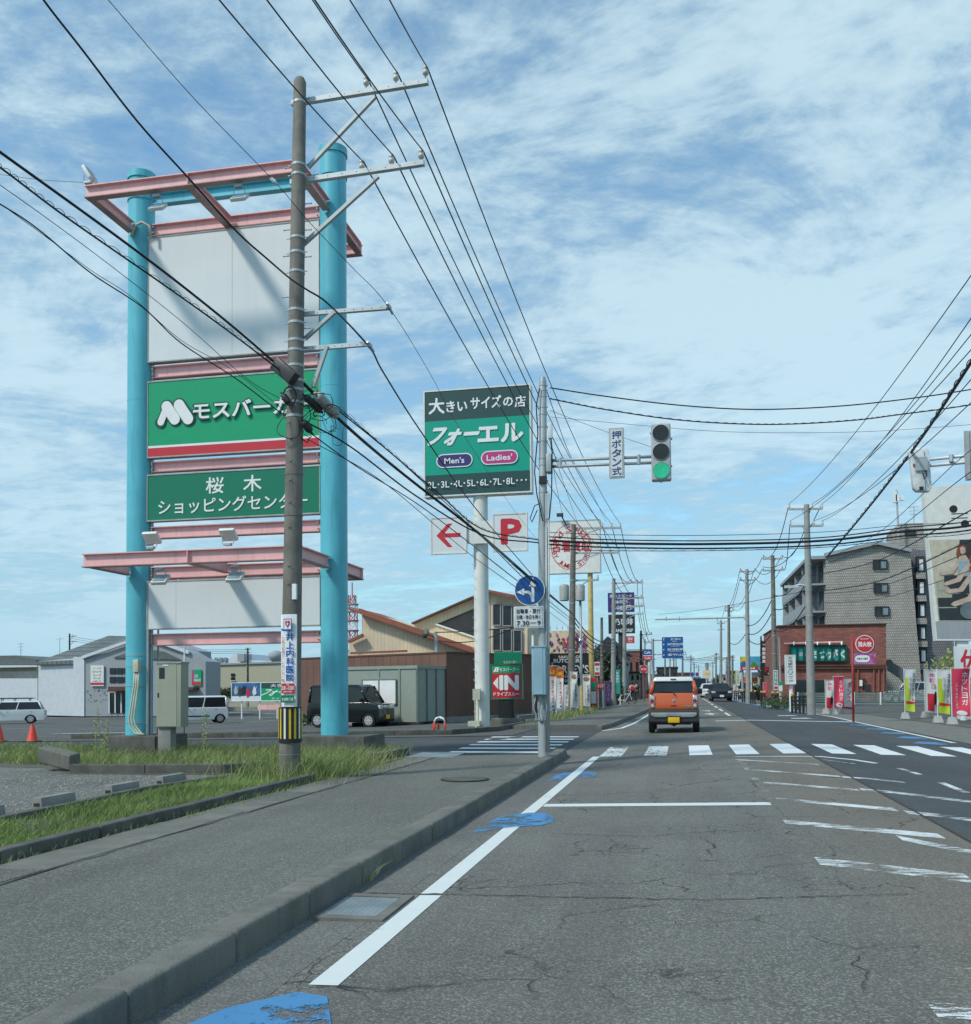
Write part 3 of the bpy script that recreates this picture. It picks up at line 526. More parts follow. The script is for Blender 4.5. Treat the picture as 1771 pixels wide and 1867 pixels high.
# drain channel slabs along the verge
r = bpy.data.objects.new('drain_channel', None); COL.objects.link(r); r['kind'] = 'structure'; WM[r.name] = Matrix.Identity(4)
y = 4.0
while y < 17.5:
    ln = random.choice((.9, 1.0, 1.4)); b = MB(); b.bb((-5.0, y+.008, .08), (-4.52+random.uniform(-.02, .02), y+ln-.008, .1185+random.uniform(0, .006)))
    if not (12.9 < y < 14.2): b.build('drain_slab', random.choice(('slab', 'slab', 'walk_asphalt')), r, smooth=True, bevel=.008, bseg=1)
    y += ln
crk = MB(); P = [(-4.5+random.uniform(-.02, .02), 3+.3*i) for i in range(50)]; n = len(P)
crk.add([(x, y, .1195) for x, y in P]+[(x+random.uniform(.008, .03), y, .1195) for x, y in P], [(i, i+1, n+i+1, n+i) for i in range(n-1)]); crk.build('joint', 'joint', r)
# drain cover by the kerb
dr = root('drain_cover', 'square steel drain cover in pale concrete frame beside the kerb', 'drain cover', (-2.03, 6.15, T(-2, 6)))
z = T(-2, 6)+.018
b = MB(); b.bb((-2.28, 5.78, z-.03), (-1.83, 5.87, z+.008)); b.bb((-2.28, 6.42, z-.03), (-1.83, 6.50, z+.008)); b.bb((-1.90, 5.87, z-.03), (-1.83, 6.42, z+.008)); b.build('frame', 'slab', dr)
b = MB(); b.bb((-2.28, 5.88, z-.03), (-1.91, 6.41, z+.002)); b.build('plate', 'steel_plate', dr)
for i in range(9):
    b = MB(); b.bb((-2.25+i*.038, 5.93, z+.001), (-2.245+i*.038, 6.36, z+.003)); b.build('tread_bar', 'steel_plate', dr)
mh = root('manhole_cover', 'round dark manhole cover set in the left pavement', 'manhole cover', (-3.0, 13.3, .12))
b = MB(); b.disc((-3.0, 13.3, .122), (0, 0, 1), .34, .012, 32); b.build('rim', 'joint', mh); b = MB(); b.disc((-3.0, 13.3, .126), (0, 0, 1), .30, .012, 32); b.build('lid', 'kerb_dark', mh)
sp = root('steel_plate', 'pale blue grey steel ramp plate at corner of grass island', 'ramp plate', (-4.6, 18.3, .06))
b = MB(); a0 = PZ(740, 1382, .12); a1 = PZ(772, 1373, .1); a2 = PZ(850, 1373.5, .05); a3 = PZ(826, 1382.5, .1); b.prism([a0, a1, a2, a3], (0, 0, .02)); b.build('plate', 'steel_plate', sp)
# wheel stops
ws = []
for k, (y, lb) in enumerate(((8.35, 'nearest pale concrete wheel stop cut by the left edge'), (9.55, 'second concrete wheel stop from the left edge with open end'), (10.9, 'third concrete wheel stop standing on gravel beside grass'), (12.1, 'farthest low concrete wheel stop half sunk in grass'))):
    t = root('wheel_stop', lb, 'wheel stop', (-6.85, y, .1), 'concrete wheel stops on the gravel lot')
    b = MB(); x = -6.98; b.prism([(x-.075, y, .09), (x+.075, y, .09), (x+.05, y, .235), (x-.05, y, .235)], (0, .62, 0)); b.build('block', 'concrete', t, smooth=True, bevel=.012)
    b = MB(); x = -6.98; b.bb((x-.035, y-.004, .14), (x+.035, y+.01, .175)); b.build('end_recess', 'joint', t)
# gravel chips and grass
g = np.random.default_rng(3); b = MB(); vs = []; fs = []; k = 0
for i in range(5200):
    x = -6.7-abs(g.normal())*3.2; y = g.uniform(6, 14.6); s = .006+.016*g.random()**2
    if x < -16 or (y > 13.7 and x > -10.5): continue
    z = .095; vs += [(x-s, y-s*.7, z), (x+s, y-s*.4, z), (x, y+s, z), (x+s*.2, y, z+s*1.1)]; fs += [(k, k+1, k+3), (k+1, k+2, k+3), (k+2, k, k+3)]; k += 4
b.v = [Vector(v) for v in vs]; b.f = fs; b.m = [0]*len(fs); o = b.build('gravel', 'concrete', loc=(0, 0, 0)); o['kind'] = 'stuff'; tag(o, 'grey stone chips scattered over the gravel lot', 'gravel')
def inpoly(x, y, P):
    c = False; n = len(P)
    for i in range(n):
        x0, y0 = P[i]; x1, y1 = P[i-1]
        if (y0 > y) != (y1 > y) and x < (x1-x0)*(y-y0)/(y1-y0)+x0: c = not c
    return c
STRIP = [(-5.14, 4.5), (-5.16, 13.0), (-5.2, 15.0), (-5.7, 15.0), (-6.25, 13.0), (-6.5, 11.4), (-6.4, 4.5)]
ISLE = [(-5.3, 18.6), (-5.5, 16.9), (-5.9, 15.6), (-7.05, 14.2), (-9.5, 14.0), (-11, 15.2), (-15.5, 16.6), (-22, 17.2), (-22, 19.6), (-8, 19.4), (-5.5, 19.0)]
from mathutils import noise as mnoise
def mathutils_noise(x, y, s): return mnoise.noise(Vector((x*1.1+s*7, y*1.1, s)))+.4*mnoise.noise(Vector((x*4+s, y*4, s)))
def scatter(P, n, seed):
    g = np.random.default_rng(seed); xs = [p[0] for p in P]; ys = [p[1] for p in P]; r = []
    while len(r) < n:
        x = g.uniform(min(xs), max(xs)); y = g.uniform(min(ys), max(ys))
        if inpoly(x, y, P) and g.random() < .12+.88*max(0, min(1, .55+.9*mathutils_noise(x, y, seed))): r.append((x, y, .105))
    return r
def grass(nm, pts, h0, h1, w, lean, seed, lb, mats=('grass_a', 'grass_b', 'grass_dry')):
    o = blades(pts, h0, h1, w, lean, seed).build(nm, mats, loc=(0, 0, 0)); o['kind'] = 'stuff'; return tag(o, lb, 'grass')
grass('verge_grass', scatter(STRIP, 42000, 1), .04, .15, .0033, 1.1, 1, 'bright green grass filling the narrow verge beside the pavement', ('grass_a', 'grass_a', 'grass_b'))
grass('island_grass', scatter(ISLE, 42000, 2), .05, .27, .0042, 1.1, 2, 'green and straw coloured grass on island under the big signboard')
pt = [(x-5.5+random.gauss(0, .38), 14.0+random.gauss(0, .8), .105) for x in np.random.default_rng(5).normal(0, .2, 6500)]
grass('tall_grass', [p for p in pt if p[0] < -5.0 or random.random() < .35], .08, .42, .004, 1.0, 6, 'taller seeding grass round the foot of utility pole')
pt = [(-6.0+random.gauss(0, .5), 15.4+random.gauss(0, .6), .105) for _ in range(3500)]
grass('seeding_grass', pt, .12, .45, .004, 1.0, 8, 'pale seeding grass tufts leaning over the island kerb', ('grass_b', 'grass_a', 'grass_dry'))
pt = [(-5.02+random.gauss(0, .03), random.uniform(5.5, 16), .12) for _ in range(900)]+[(-4.9+random.gauss(0, .02), random.uniform(9, 12), .12) for _ in range(200)]
grass('weeds', pt, .02, .09, .003, 1.3, 9, 'small weeds growing in the joint at foot of verge kerb')
grass('kerb_weeds', [(-2.32+random.gauss(0, .012), 7.0+random.gauss(0, .03), -.05) for _ in range(26)], .08, .22, .0022, 1.2, 10, 'thin dry weed stalks in gutter below the kerb', ('grass_b', 'grass_dry', 'grass_dry'))
def weed(px, py, h, lb, seed, y=None):
    p = PZ(px, py, .12) if y is None else PY(px, py, y); r = root('tall_weed', lb, 'weed', (p.x, p.y, .1), 'tall weeds on the grass island')
    b = MB(); top = Vector((p.x+.05, p.y, .1+h)); b.tube([(p.x, p.y, .1), (p.x+.02, p.y, .1+h*.5), top], [.008, .006, .002], 5); b.build('stem', 'grass_b', r)
    b = MB(); foliage(b, (p.x+.03, p.y, .1+h*.6), (.09, .09, h*.42), 110, .022, 0, seed); b.build('leaves', 'grass_b', r)
weed(173, 1392, 1.05, 'tall straw green weed standing left of the left plinth', 2, 15.9); weed(370, 1385, .95, 'tall single weed in front of parked white van', 3, 17.2); weed(190, 1390, .8, 'shorter weed touching the left plinth', 4, 16.3)
b = MB(); P = [(-5.2+random.gauss(0, .3), 48+random.gauss(0, 5), T(-5, 48)+.1) for _ in range(2500)]
grass('far_verge_grass', [p for p in P if -6 < p[0] < -4.3], .1, .4, .02, .8, 12, 'grass patch beside the far left pavement near the banners')
# ------------------------------------------------------------------ the big shopping-centre signboard tower
TY = 18.2; TL = PD(256, 1341, 20.0); TRt = PD(608, 1338, 19.05); xl, xr = TL.x, TRt.x; zb = .5
def tz(px, py, y=TY): return PY(px, py, y).z
tw = root('signboard_tower', 'tall signboard tower of two turquoise columns and pink beams', 'signboard', ((xl+xr)/2, TY, .1))
for x, ptop, lowz in ((xl, (256, 318), 0), (xr, (603, 272), 0)):
    b = MB(); zt = tz(*ptop); r = .268
    b.tube([(x, TY, zb-.02), (x, TY, zt-.14)], r, 36)
    b.build('column', 'cyan_steel', tw, smooth=True, auto=True)
    for zc in (zb+3.1, zb+6.9):
        b = MB(); b.tube([(x, TY, zc-.006), (x, TY, zc+.006)], r+.003, 36); b.build('weld_ring', 'cyan_steel', tw, smooth=True, auto=True)
    b = MB(); b.tube([(x, TY, zt-.16), (x, TY, zt-.02), (x, TY, zt)], [r+.025, r+.025, r-.01], 36); b.build('column_cap', 'cyan_steel', tw, smooth=True, auto=True)
    b = MB(); b.tube([(x, TY, zt-.62), (x, TY, zt-.58)], r+.02, 36); b.build('collar', 'cyan_steel', tw, smooth=True, auto=True)
for (x0, x1, nm) in ((PY(190, 1345, TY-.6).x, PY(285, 1345, TY-.6).x, 'left'), (xr-.75, PY(666, 1345, TY-.6).x, 'right')):
    b = MB(); b.bb((x0, TY-.65, 0), (x1, TY+.65, zb)); b.build('plinth', 'kerb_dark', tw, smooth=True, bevel=.03, bseg=2)
xa, xb = xl+.27, xr-.27
def pbeam(z0, z1, y=TY, x0=xa, x1=xb, nm='beam', m='pink_steel', w=.16):
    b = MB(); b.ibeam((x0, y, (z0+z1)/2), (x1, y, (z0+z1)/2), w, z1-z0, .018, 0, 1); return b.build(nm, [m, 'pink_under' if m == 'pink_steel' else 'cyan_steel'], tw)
def zp(py, px=427): return tz(px, py)
for t0, t1 in ((395, 417), (658, 680), (835, 854), (955, 977), (1029, 1051), (1153, 1175)):
    z1, z0 = zp(t0), zp(t1); pbeam(z0, z1)
    for x in (xa+.04, xb-.04):
        b = MB()
        for dz in (-.06, .06): b.tube([(x, TY-.10, (z0+z1)/2+dz), (x, TY-.012, (z0+z1)/2+dz)], .014, 6)
        b.build('bolt', 'galv', tw)
# cyan beam joining the column heads
z1, z0 = tz(427, 338), tz(427, 358); pbeam(z0, z1, TY, nm='head_beam', m='cyan_steel')
YF, YB = TY-1.72, TY+1.72
def rim(ptop, pbot, full_left=True):
    z1, z0 = tz(345, ptop, YF), tz(345, pbot, YF); zc = (z0+z1)/2; xL = PY(158, 345, YF).x; xR = xr+.02
    pbeam(z0, z1, YF, xL, xR, 'rim_beam'); pbeam(z0, z1, YB, xL, xR, 'rim_beam')
    for x in (xL+.07, xR-.05, (xa+xb)/2-.12):
        for y0, y1 in ((YF+.09, TY-.29 if x != (xa+xb)/2-.12 else TY-.09), (TY+.29 if x != (xa+xb)/2-.12 else TY+.09, YB-.09)):
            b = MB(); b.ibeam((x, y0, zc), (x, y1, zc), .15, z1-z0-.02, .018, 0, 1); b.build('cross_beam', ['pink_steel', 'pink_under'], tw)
    b = MB(); xs = PY(345, ptop, YF).x; b.bb((xs-.008, YF-.078, z0+.02), (xs+.008, YF+.078, z1-.02)); b.build('stiffener', 'pink_steel', tw)
    return xL, xR, z0, z1
RU = rim(318, 341); RL = rim(1003, 1028)
# sign panels between the columns
def tpanel(p0, p1, m, items, nm='sign_panel', frame='concrete_light', lab=None):
    z1, z0 = zp(p0), zp(p1); yy = TY-.14
    b = MB(); b.bb((xa-.02, yy, z0), (xb+.02, yy+.16, z1)); o = b.build(nm, m, tw)
    if lab: o['label'] = lab
    b = MB()
    for q in (((xa-.035, yy-.012, z0-.025), (xb+.035, yy+.162, z0)), ((xa-.035, yy-.012, z1), (xb+.035, yy+.162, z1+.025)), ((xa-.035, yy-.012, z0), (xa-.02, yy+.162, z1)), ((xb+.02, yy-.012, z0), (xb+.035, yy+.162, z1))): b.bb(*q)
    b.build('panel_frame', frame, o)
    face(o, ((xa+xb)/2, yy, (z0+z1)/2), xb-xa+.03, z1-z0, items); return o, z0, z1
o, z0, z1 = tpanel(424, 651, 'panel_white', [], lab='large blank white panel'); b = MB(); xm = (xa+xb)/2; b.bb((xm-.002, TY-.143, z0), (xm+.001, TY-.14, z1)); b.build('panel_joint', 'concrete', o)
o, z0, z1 = tpanel(1058, 1143, 'panel_white', [], lab='low blank white panel'); b = MB(); b.bb((xa+.62, TY-.142, z0), (xa+.624, TY-.14, z1)); b.build('panel_joint', 'concrete_light', o)
def mlogo(dx, dz, s, h):                      # rounded twin-arch emblem
    def arch(x0, x1, w):                      # slanted capsule
        P = []; a = math.atan2(1.0, (x1-x0)*3.1)
        for i in range(13): t = math.pi*i/12; P.append((x0-w+w*2*(i/12) if False else x0+w*math.cos(t), .38+.12*math.sin(t)))
        return P
    return []
gw = xb-xa+.03
def cap(x0, z0, x1, z1, r, w, h, n=8):        # capsule between two points, in fractions, round in metres
    dx, dz = (x1-x0)*w, (z1-z0)*h; a = math.atan2(dz, dx); P = []
    for i in range(n+1): t = a-math.pi/2+math.pi*i/n; P.append((x1+r*math.cos(t)/w, z1+r*math.sin(t)/h))
    for i in range(n+1): t = a+math.pi/2+math.pi*i/n; P.append((x0+r*math.cos(t)/w, z0+r*math.sin(t)/h))
    return P
gh = zp(690)-zp(827); LG = []
for m, gr in (('darkline', .035), ('white', 0)):
    LG += [('p', cap(-.455+.035, -.045, -.395, .09, .075+gr, gw, gh), m)]
    LG += [('p', cap(-.385, .155, -.335, -.02, .115+gr, gw, gh), m), ('p', cap(-.31, .165, -.255, -.03, .115+gr, gw, gh), m)]
    if m == 'darkline': LG += [('p', cap(-.42, -.06, -.43, -.05, .1, gw, gh), m)]
tpanel(690, 827, 'green_sign', [('r', -.5, .5, -.385, -.355, 'white'), ('r', -.5, .5, -.5, -.385, 'red_sign')]+LG+[('t', 'モスバーガー', .12, .065, .70, .235, 'darkline', .085), ('t', 'モスバーガー', .12, .065, .685, .215, 'white', .038)], lab='green panel with white letters above red stripe')
tpanel(862, 944, 'dgreen_sign', [('t', '桜', -.1, .21, .105, .36, 'white', .018), ('t', '木', .12, .21, .105, .36, 'white', .018), ('t', 'ショッピングセンター', 0, -.22, .87, .33, 'white', .014)], lab='dark green panel with white letters')
def flood(p, up, nm_lab, k):
    r_ = root('floodlight', nm_lab, 'floodlight', p, 'white floodlights on the signboard tower'); p = Vector(p); s = 1 if up else -1
    b = MB(); b.box(p+Vector((0, -.02, .07*s)), (.14, .1, .04)); b.tube([p+Vector((-.11, 0, .1*s)), p+Vector((-.11, 0, .24*s))], .008, 6); b.tube([p+Vector((.11, 0, .1*s)), p+Vector((.11, 0, .24*s))], .008, 6); b.tube([p+Vector((-.11, 0, .1*s)), p+Vector((.11, 0, .1*s))], .008, 6); b.build('bracket', 'galv', r_)
    rot = Matrix.Rotation(R(-42*s), 3, 'X') if k != 9 else Matrix.Rotation(R(58), 3, 'Y'); b = MB(); b.box(p+Vector((0, .02, .26*s)), (.30, .26, .07), 0, rot); o = b.build('housing', 'offwhite', r_, smooth=True, bevel=.015)
    b = MB(); b.box(p+Vector((0, .02, .26*s))+rot @ Vector((0, 0, .0375)), (.25, .21, .004), 0, rot); b.build('lens', 'glass_light', o)
xL, xR, z0, z1 = RL
flood((PY(276, 1000, YF).x, YF, z1+.0), True, 'floodlight standing on lower pink rim nearest left column', 0); flood((PY(416, 1000, YF).x, YF, z1), True, 'floodlight standing on middle of lower pink rim', 1)
flood((PY(287, 1040, YF).x, YF+.1, z0), False, 'floodlight hung under lower pink rim nearest left column', 2); flood((PY(424, 1040, YF).x, YF+.1, z0), False, 'floodlight hung under middle of lower pink rim', 3)
xL, xR, z0, z1 = RU
flood((PY(283, 350, YF).x, YF+.08, z0), False, 'floodlight hung under top pink rim beside left column', 4); flood((PY(433, 345, YF).x, YF+.08, z0), False, 'floodlight hung under middle of top pink rim', 5); flood((xL+.05, YF, z1), True, 'floodlight standing on outer left corner of top rim', 9)
b = MB(); x = xl+.05; zz = RU[2]
b.tube([(x-.1, TY-.32, zz-.1), (x, TY-.34, zz+.12), (x+.15, TY-.33, zz+.18), (x+.3, TY-.3, zz+.1), (x+.32, TY-.28, zz-.12)], .03, 8); b.build('cable_conduit', 'conduit', tw, smooth=True)
b = MB(); b.tube([(xl+.26, TY-.12, zb), (xl+.26, TY-.12, zp(1060))], .03, 8); b.tube([(xl+.29, TY-.05, zb), (xl+.29, TY-.05, zp(430))], .02, 8); b.build('edge_pipe', 'galv', tw)
# meter box, conduits
x0, x1 = PY(285, 1340, TY-.75).x, PY(322, 1340, TY-.75).x
mb = root('meter_cabinet', 'tall beige electric meter cabinet on pale concrete footing', 'meter cabinet', ((x0+x1)/2, TY-.6, .1))
zt, zl = PY(300, 1208, TY-.75).z, PY(300, 1326, TY-.75).z
b = MB(); b.bb((x0, TY-.75, zl), (x1+.09, TY-.45, zt)); b.build('cabinet', 'box_beige', mb, smooth=True, bevel=.008)
b = MB(); b.bb((x0-.015, TY-.77, zt-.02), (x1+.10, TY-.43, zt+.012)); b.build('roof', 'box_beige', mb)
b = MB(); b.bb((x0+.015, TY-.757, zl+.02), (x1-.0, TY-.751, zt-.03)); dd = b.build('door', 'box_beige', mb)
b = MB(); b.bb((x0+.06, TY-.76, zt-.32), (x0+.18, TY-.7575, zt-.1)); b.build('window', 'glass', dd); b = MB(); b.bb((x0+.03, TY-.765, (zl+zt)/2-.05), (x0+.055, TY-.7575, (zl+zt)/2+.04)); b.build('handle', 'black', dd)
b = MB(); b.bb((x0+.14, TY-.765, zt-.065), (x0+.26, TY-.7575, zt-.045)); b.build('name_strip', 'white', dd)
b = MB(); b.bb((x0+.0, TY-.70, .05), (x0+.28, TY-.48, zl)); b.build('footing', 'concrete', mb, smooth=True, bevel=.015)
cb = root('conduit_bundle', 'three cream conduits under a small box on left turquoise column', 'conduits', (xl+.2, TY-.33, zb))
b = MB(); b.bb((xl+.10, TY-.42, tz(272, 1225, TY-.4)), (xl+.22, TY-.3, tz(272, 1202, TY-.4))); b.build('junction_box', 'conduit', cb, smooth=True, bevel=.01)
for k in range(3):
    b = MB(); x = xl+.115+.045*k; zt = tz(272, 1225, TY-.4); b.tube([(x, TY-.37, zt+.01), (x-.01, TY-.37, zt-.25), (x-.09+.012*k, TY-.42, zb+.35), (x-.07+.02*k, TY-.42, zb+.2), (x+.05+.02*k, TY-.42, zb+.05), (x+.17, TY-.44, zb+.02)], .018, 8); b.build('conduit', 'conduit', cb, smooth=True)
for k, zc in enumerate((zb+.25, zb+1.0, zb+1.4, zb+1.62)):
    b = MB(); b.tube([(xl, TY, zc-.008), (xl, TY, zc+.008)], .2755, 30); b.build('strap', 'galv', cb)
b = MB(); p = PZ(336, 1344, .1); b.tube([(p.x, p.y, .05), (p.x, p.y, 2.75)], .022, 8); o = b.build('thin_post', 'galv', smooth=True); tag(o, 'thin dark steel post standing right of the meter cabinet', 'post')
b = MB(); p = PY(288, 1300, TY+.2); b.tube([(p.x, p.y, .4), (p.x, p.y, 2.85)], .02, 8); o = b.build('thin_post', 'galv', smooth=True); tag(o, 'thin dark steel post rising behind the meter cabinet', 'post')

# ------------------------------------------------------------------ main utility pole
PB = PZ(528, 1424, .1); PYY = PB.y; PT = PY(547, 143, PYY)
def pc(py): # centre of pole at a pixel row
    t = (1424-py)/(1424-143); z = PY(528+19*t, py, PYY).z; s = (z-PB.z)/(PT.z-PB.z); return PB.lerp(PT, s)
def prad(z): return .152-.062*(z-PB.z)/(PT.z-PB.z)
up = root('utility_pole', 'tall brown concrete utility pole with clinic advert in foreground', 'utility pole', PB)
b = MB(); b.tube([PB-Vector((0, 0, .1)), PB.lerp(PT, .5), PT-Vector((0, 0, .06)), PT], [.153, .121, .091, .065], 24); b.build('shaft', 'pole_brown', up, smooth=True, auto=True)
for py in (188, 302, 320, 435, 462, 497, 567, 590, 622, 640, 668, 695, 712, 735, 760, 865, 940):
    c = pc(py); r = prad(c.z)+.006; b = MB(); b.tube([c-Vector((0, 0, .018)), c+Vector((0, 0, .018))], r, 20); b.tube([c+Vector((-r-.01, -.02, 0)), c+Vector((-r-.05, -.02, 0))], .008, 5); b.tube([c+Vector((r+.01, -.02, 0)), c+Vector((r+.05, -.02, 0))], .008, 5); b.build('band', 'galv' if py < 800 else 'pole_brown', up)
for k, py in enumerate((304, 373, 417, 421, 465, 470, 540, 600)):
    c = pc(py); r = prad(c.z); s = -1 if k % 2 == 0 else 1; b = MB(); b.tube([c+Vector((s*(r-.01), 0, 0)), c+Vector((s*(r+.10), 0, 0))], .008, 6); b.tube([c+Vector((s*(r+.10), 0, 0)), c+Vector((s*(r+.11), 0, 0))], .014, 6); b.build('step_bolt', 'galv', up)
for py in (805, 845, 880, 920, 965, 1035, 1068): 
    c = pc(py); b = MB(); b.tube([c+Vector((-.02, -prad(c.z)-.001, 0)), c+Vector((.03, -prad(c.z)-.02, 0)), c+Vector((.03, -prad(c.z)-.02, .02))], .004, 5); b.build('step_hole_ring', 'black', up)
def arm(p0, p1, yy, w, h, br, ins, nm='cross_arm'):
    a = PY(*p0, yy); c = PY(*p1, yy); b = MB(); b.beam(a, c, w, h); o = b.build(nm, 'galv_light', up, bevel=.004, bseg=1)
    d = (c-a).normalized()
    for k in range(9):
        q = a+d*((c-a).length*(k+.7)/9.3); b = MB(); b.disc(q+Vector((0, -w/2-.001, 0)), (0, 1, 0), .007, .003, 8); b.build('bolt_hole', 'black', o)
    if br: e0, e1 = PY(*br[0], yy-.02), PY(*br[1], yy-.02); b = MB(); b.beam(e0, e1, .055, .055); b.build('brace', 'galv', up, bevel=.004, bseg=1)
    for q in ins:
        p = PY(*q, yy); b = MB(); z = p.z
        b.lathe((p.x, yy, z-.11), [(.012, -.02), (.012, .03), (.035, .03), (.045, .05), (.046, .075), (.034, .09), (.03, .10), (.040, .11), (.042, .135), (.03, .15), (.022, .155), (.022, .17), (.0, .172)], seg=16); b.build('insulator', 'insulator', up, smooth=True)
    return a, c
YA = PYY+.13
arm((532, 189), (781, 149), YA, .075, .075, ((562, 305), (684, 176)), ((668, 145), (722, 136), (776, 126)))
arm((530, 333), (774, 297), YA, .075, .075, ((553, 446), (690, 321)), ((660, 297), (714, 287), (768, 278)))
arm((553, 573), (706, 561), YA, .06, .06, ((556, 618), (610, 569)), ())
arm((549, 637), (674, 627), YA, .05, .065, ((571, 706), (597, 631)), ())
for (p, s) in (((709, 560), .03), ((674, 630), .025)):
    c = PY(*p, YA); b = MB(); b.box(c, (.05, .12, .05)); b.tube([c+Vector((0, -.1, .02)), c+Vector((.02, .12, -.05))], .02, 8); b.build('clamp', 'galv', up)
c = pc(1200); 
# clinic advert and striped guard
ad0, ad1 = PY(526, 1120, PYY-.2).z, PY(526, 1289, PYY-.2).z; ax = PY(526, 1200, PYY-.19).x; yaw = R(8)
b = MB(); wv = .235; n = 9; front = []; back = []
for i in range(n):
    t = (i/(n-1)-.5); x = t*wv; y = -.19+.0*t*t+(.35*x*x/.1)*.35; front.append((x, y)); 
cc = pc(1200); P = [(ax+x, PYY+y, ad1) for x, y in front]+[(ax+x, PYY+y+.02, ad1) for x, y in front[::-1]]
b.prism(P, (0, 0, ad0-ad1)); cp_ = b.build('advert_plate', 'white', up, smooth=True, bevel=.003, bseg=1)
H = ad0-ad1; fc = Vector((ax, PYY-.193, (ad0+ad1)/2))
face(cp_, fc, wv*.94, H*.97, [('v', '井上内科医院', .12, .31, -.235, .52, 'blue_text', .03), ('v', '千歳大橋際ホームセンター隣', -.36, .27, -.24, .13, 'text_red', .01),
    ('r', -.44, .45, -.365, -.255, 'red_sign'), ('t', '281-1200', 0, -.305, .8, .042, 'white', .03), ('t', 'TEL', 0, -.270, .2, .016, 'white', .02), ('t', '内科小児科', 0, -.347, .6, .018, 'white', .02),
    ('r', -.44, .45, -.465, -.385, 'dgreen_sign'), ('t', '女池南1丁目', 0, -.43, .75, .035, 'white', .02),
    ('r', -.25, .30, .325, .465, 'blue_text'), ('r', -.20, .25, .335, .455, 'white'), ('p', [(.03, .36), (.20, .405), (.17, .44), (.08, .445), (.03, .43), (-.02, .445), (-.11, .44), (-.14, .405)], 'red_sign'), ('t', '+', .03, .405, .16, .035, 'white', .03), ('p', [(-.4, .36), (-.2, .345), (.1, .35), (.3, .345), (.2, .33), (-.1, .322), (-.35, .33)], 'blue_text')])
g0, g1 = PY(528, 1290, PYY-.17).z, PY(528, 1352, PYY-.17).z; gc = pc(1320); gc2 = Vector((gc.x, gc.y, 0))
b = MB(); b.tube([(gc.x, gc.y, g1-.02), (gc.x, gc.y, g0)], .165, 28); gd = b.build('striped_guard', 'black', up, smooth=True, auto=True)
for k in range(14):
    a = R(-172+k*25.7); x = math.cos(a); y = math.sin(a); b = MB(); c = Vector((gc.x+x*.165, gc.y+y*.165, (g0+g1)/2+.01)); b.box(c, (.030, .006, g0-g1-.05), 0, Matrix.Rotation(a+math.pi/2, 3, 'Z')); b.build('stripe', 'yellow' if k % 3 else 'offwhite', gd)
c = pc(1375); b = MB(); b.tube([c-Vector((0, 0, .003)), c+Vector((0, 0, .003))], .1525, 24); b.build('joint_ring', 'concrete_light', up)
b = MB(); c = pc(1082); b.bb((c.x+.06, c.y-prad(c.z)-.02, c.z-.1), (c.x+.12, c.y-prad(c.z)+.03, c.z+.12)); b.build('number_plate', 'white', up)
# cable closures and loops hung at the pole
def capsule(nm, m, p0, p1, r, lb, flat=1.0, cat='cable closure'):
    b = MB(); p0 = Vector(p0); p1 = Vector(p1); d = (p1-p0).normalized(); b.tube([p0, p0+d*.03, p1-d*.03, p1], [r*.7, r, r, r*.7], 8); b.tube([p0-d*.05, p0], r*.3, 6); b.tube([p1, p1+d*.05], r*.3, 6)
    o = b.build(nm, m, None, smooth=True, bevel=.01, bseg=2); return tag(o, lb, cat)
b = MB(); a, c = PY(503, 663, PYY-.3), PY(537, 692, PYY-.35); b.beam(a, c, .15, .19); o = b.build('cable_closure', 'closure_black', None, smooth=True, bevel=.02); tag(o, 'black box closure on the cables left of the pole', 'cable closure')
capsule('cable_closure', 'closure_grey', PY(577, 720, PYY-.1), PY(613, 757, PYY+.35), .085, 'long grey cylinder closure hanging right of the pole')
capsule('cable_closure', 'closure_black', PY(556, 722, PYY-.2), PY(585, 750, PYY+.1), .055, 'small black closure beside the grey cylinder')
capsule('cable_closure', 'closure_black', PY(553, 768, PYY-.1), PY(567, 787, PYY), .06, 'lowest small black closure right of the pole')
capsule('cable_closure', 'closure_black', PY(516, 720, PYY-.2), PY(527, 734, PYY-.2), .05, 'round black closure on left side of pole')
lp = root('cable_loops', 'tangle of thin black cable loops round the utility pole', 'cables', pc(735))
for k in range(22):
    c = PY(random.uniform(524, 620), random.uniform(725, 790), PYY-.22+random.uniform(-.05, .3)); rx, rz = random.uniform(.06, .26), random.uniform(.05, .2); a0 = random.uniform(0, 6.28); ln = random.uniform(2.4, 5.6); tl = random.uniform(-.5, .5)
    b = MB(); b.tube([c+Vector((rx*math.cos(a0+ln*i/18), .05*math.sin(i*.7), rz*math.sin(a0+ln*i/18)-tl*rx*math.cos(a0+ln*i/18))) for i in range(19)], random.choice((.004, .006, .008)), 5); b.build('cable', 'wire', lp, smooth=True)
b = MB(); c = PY(528, 722, PYY-.2); b.tube([c+Vector((.1*math.cos(i*.35), 0, .13*math.sin(i*.35))) for i in range(19)], .011, 6); b.build('coil', 'wire', lp, smooth=True)

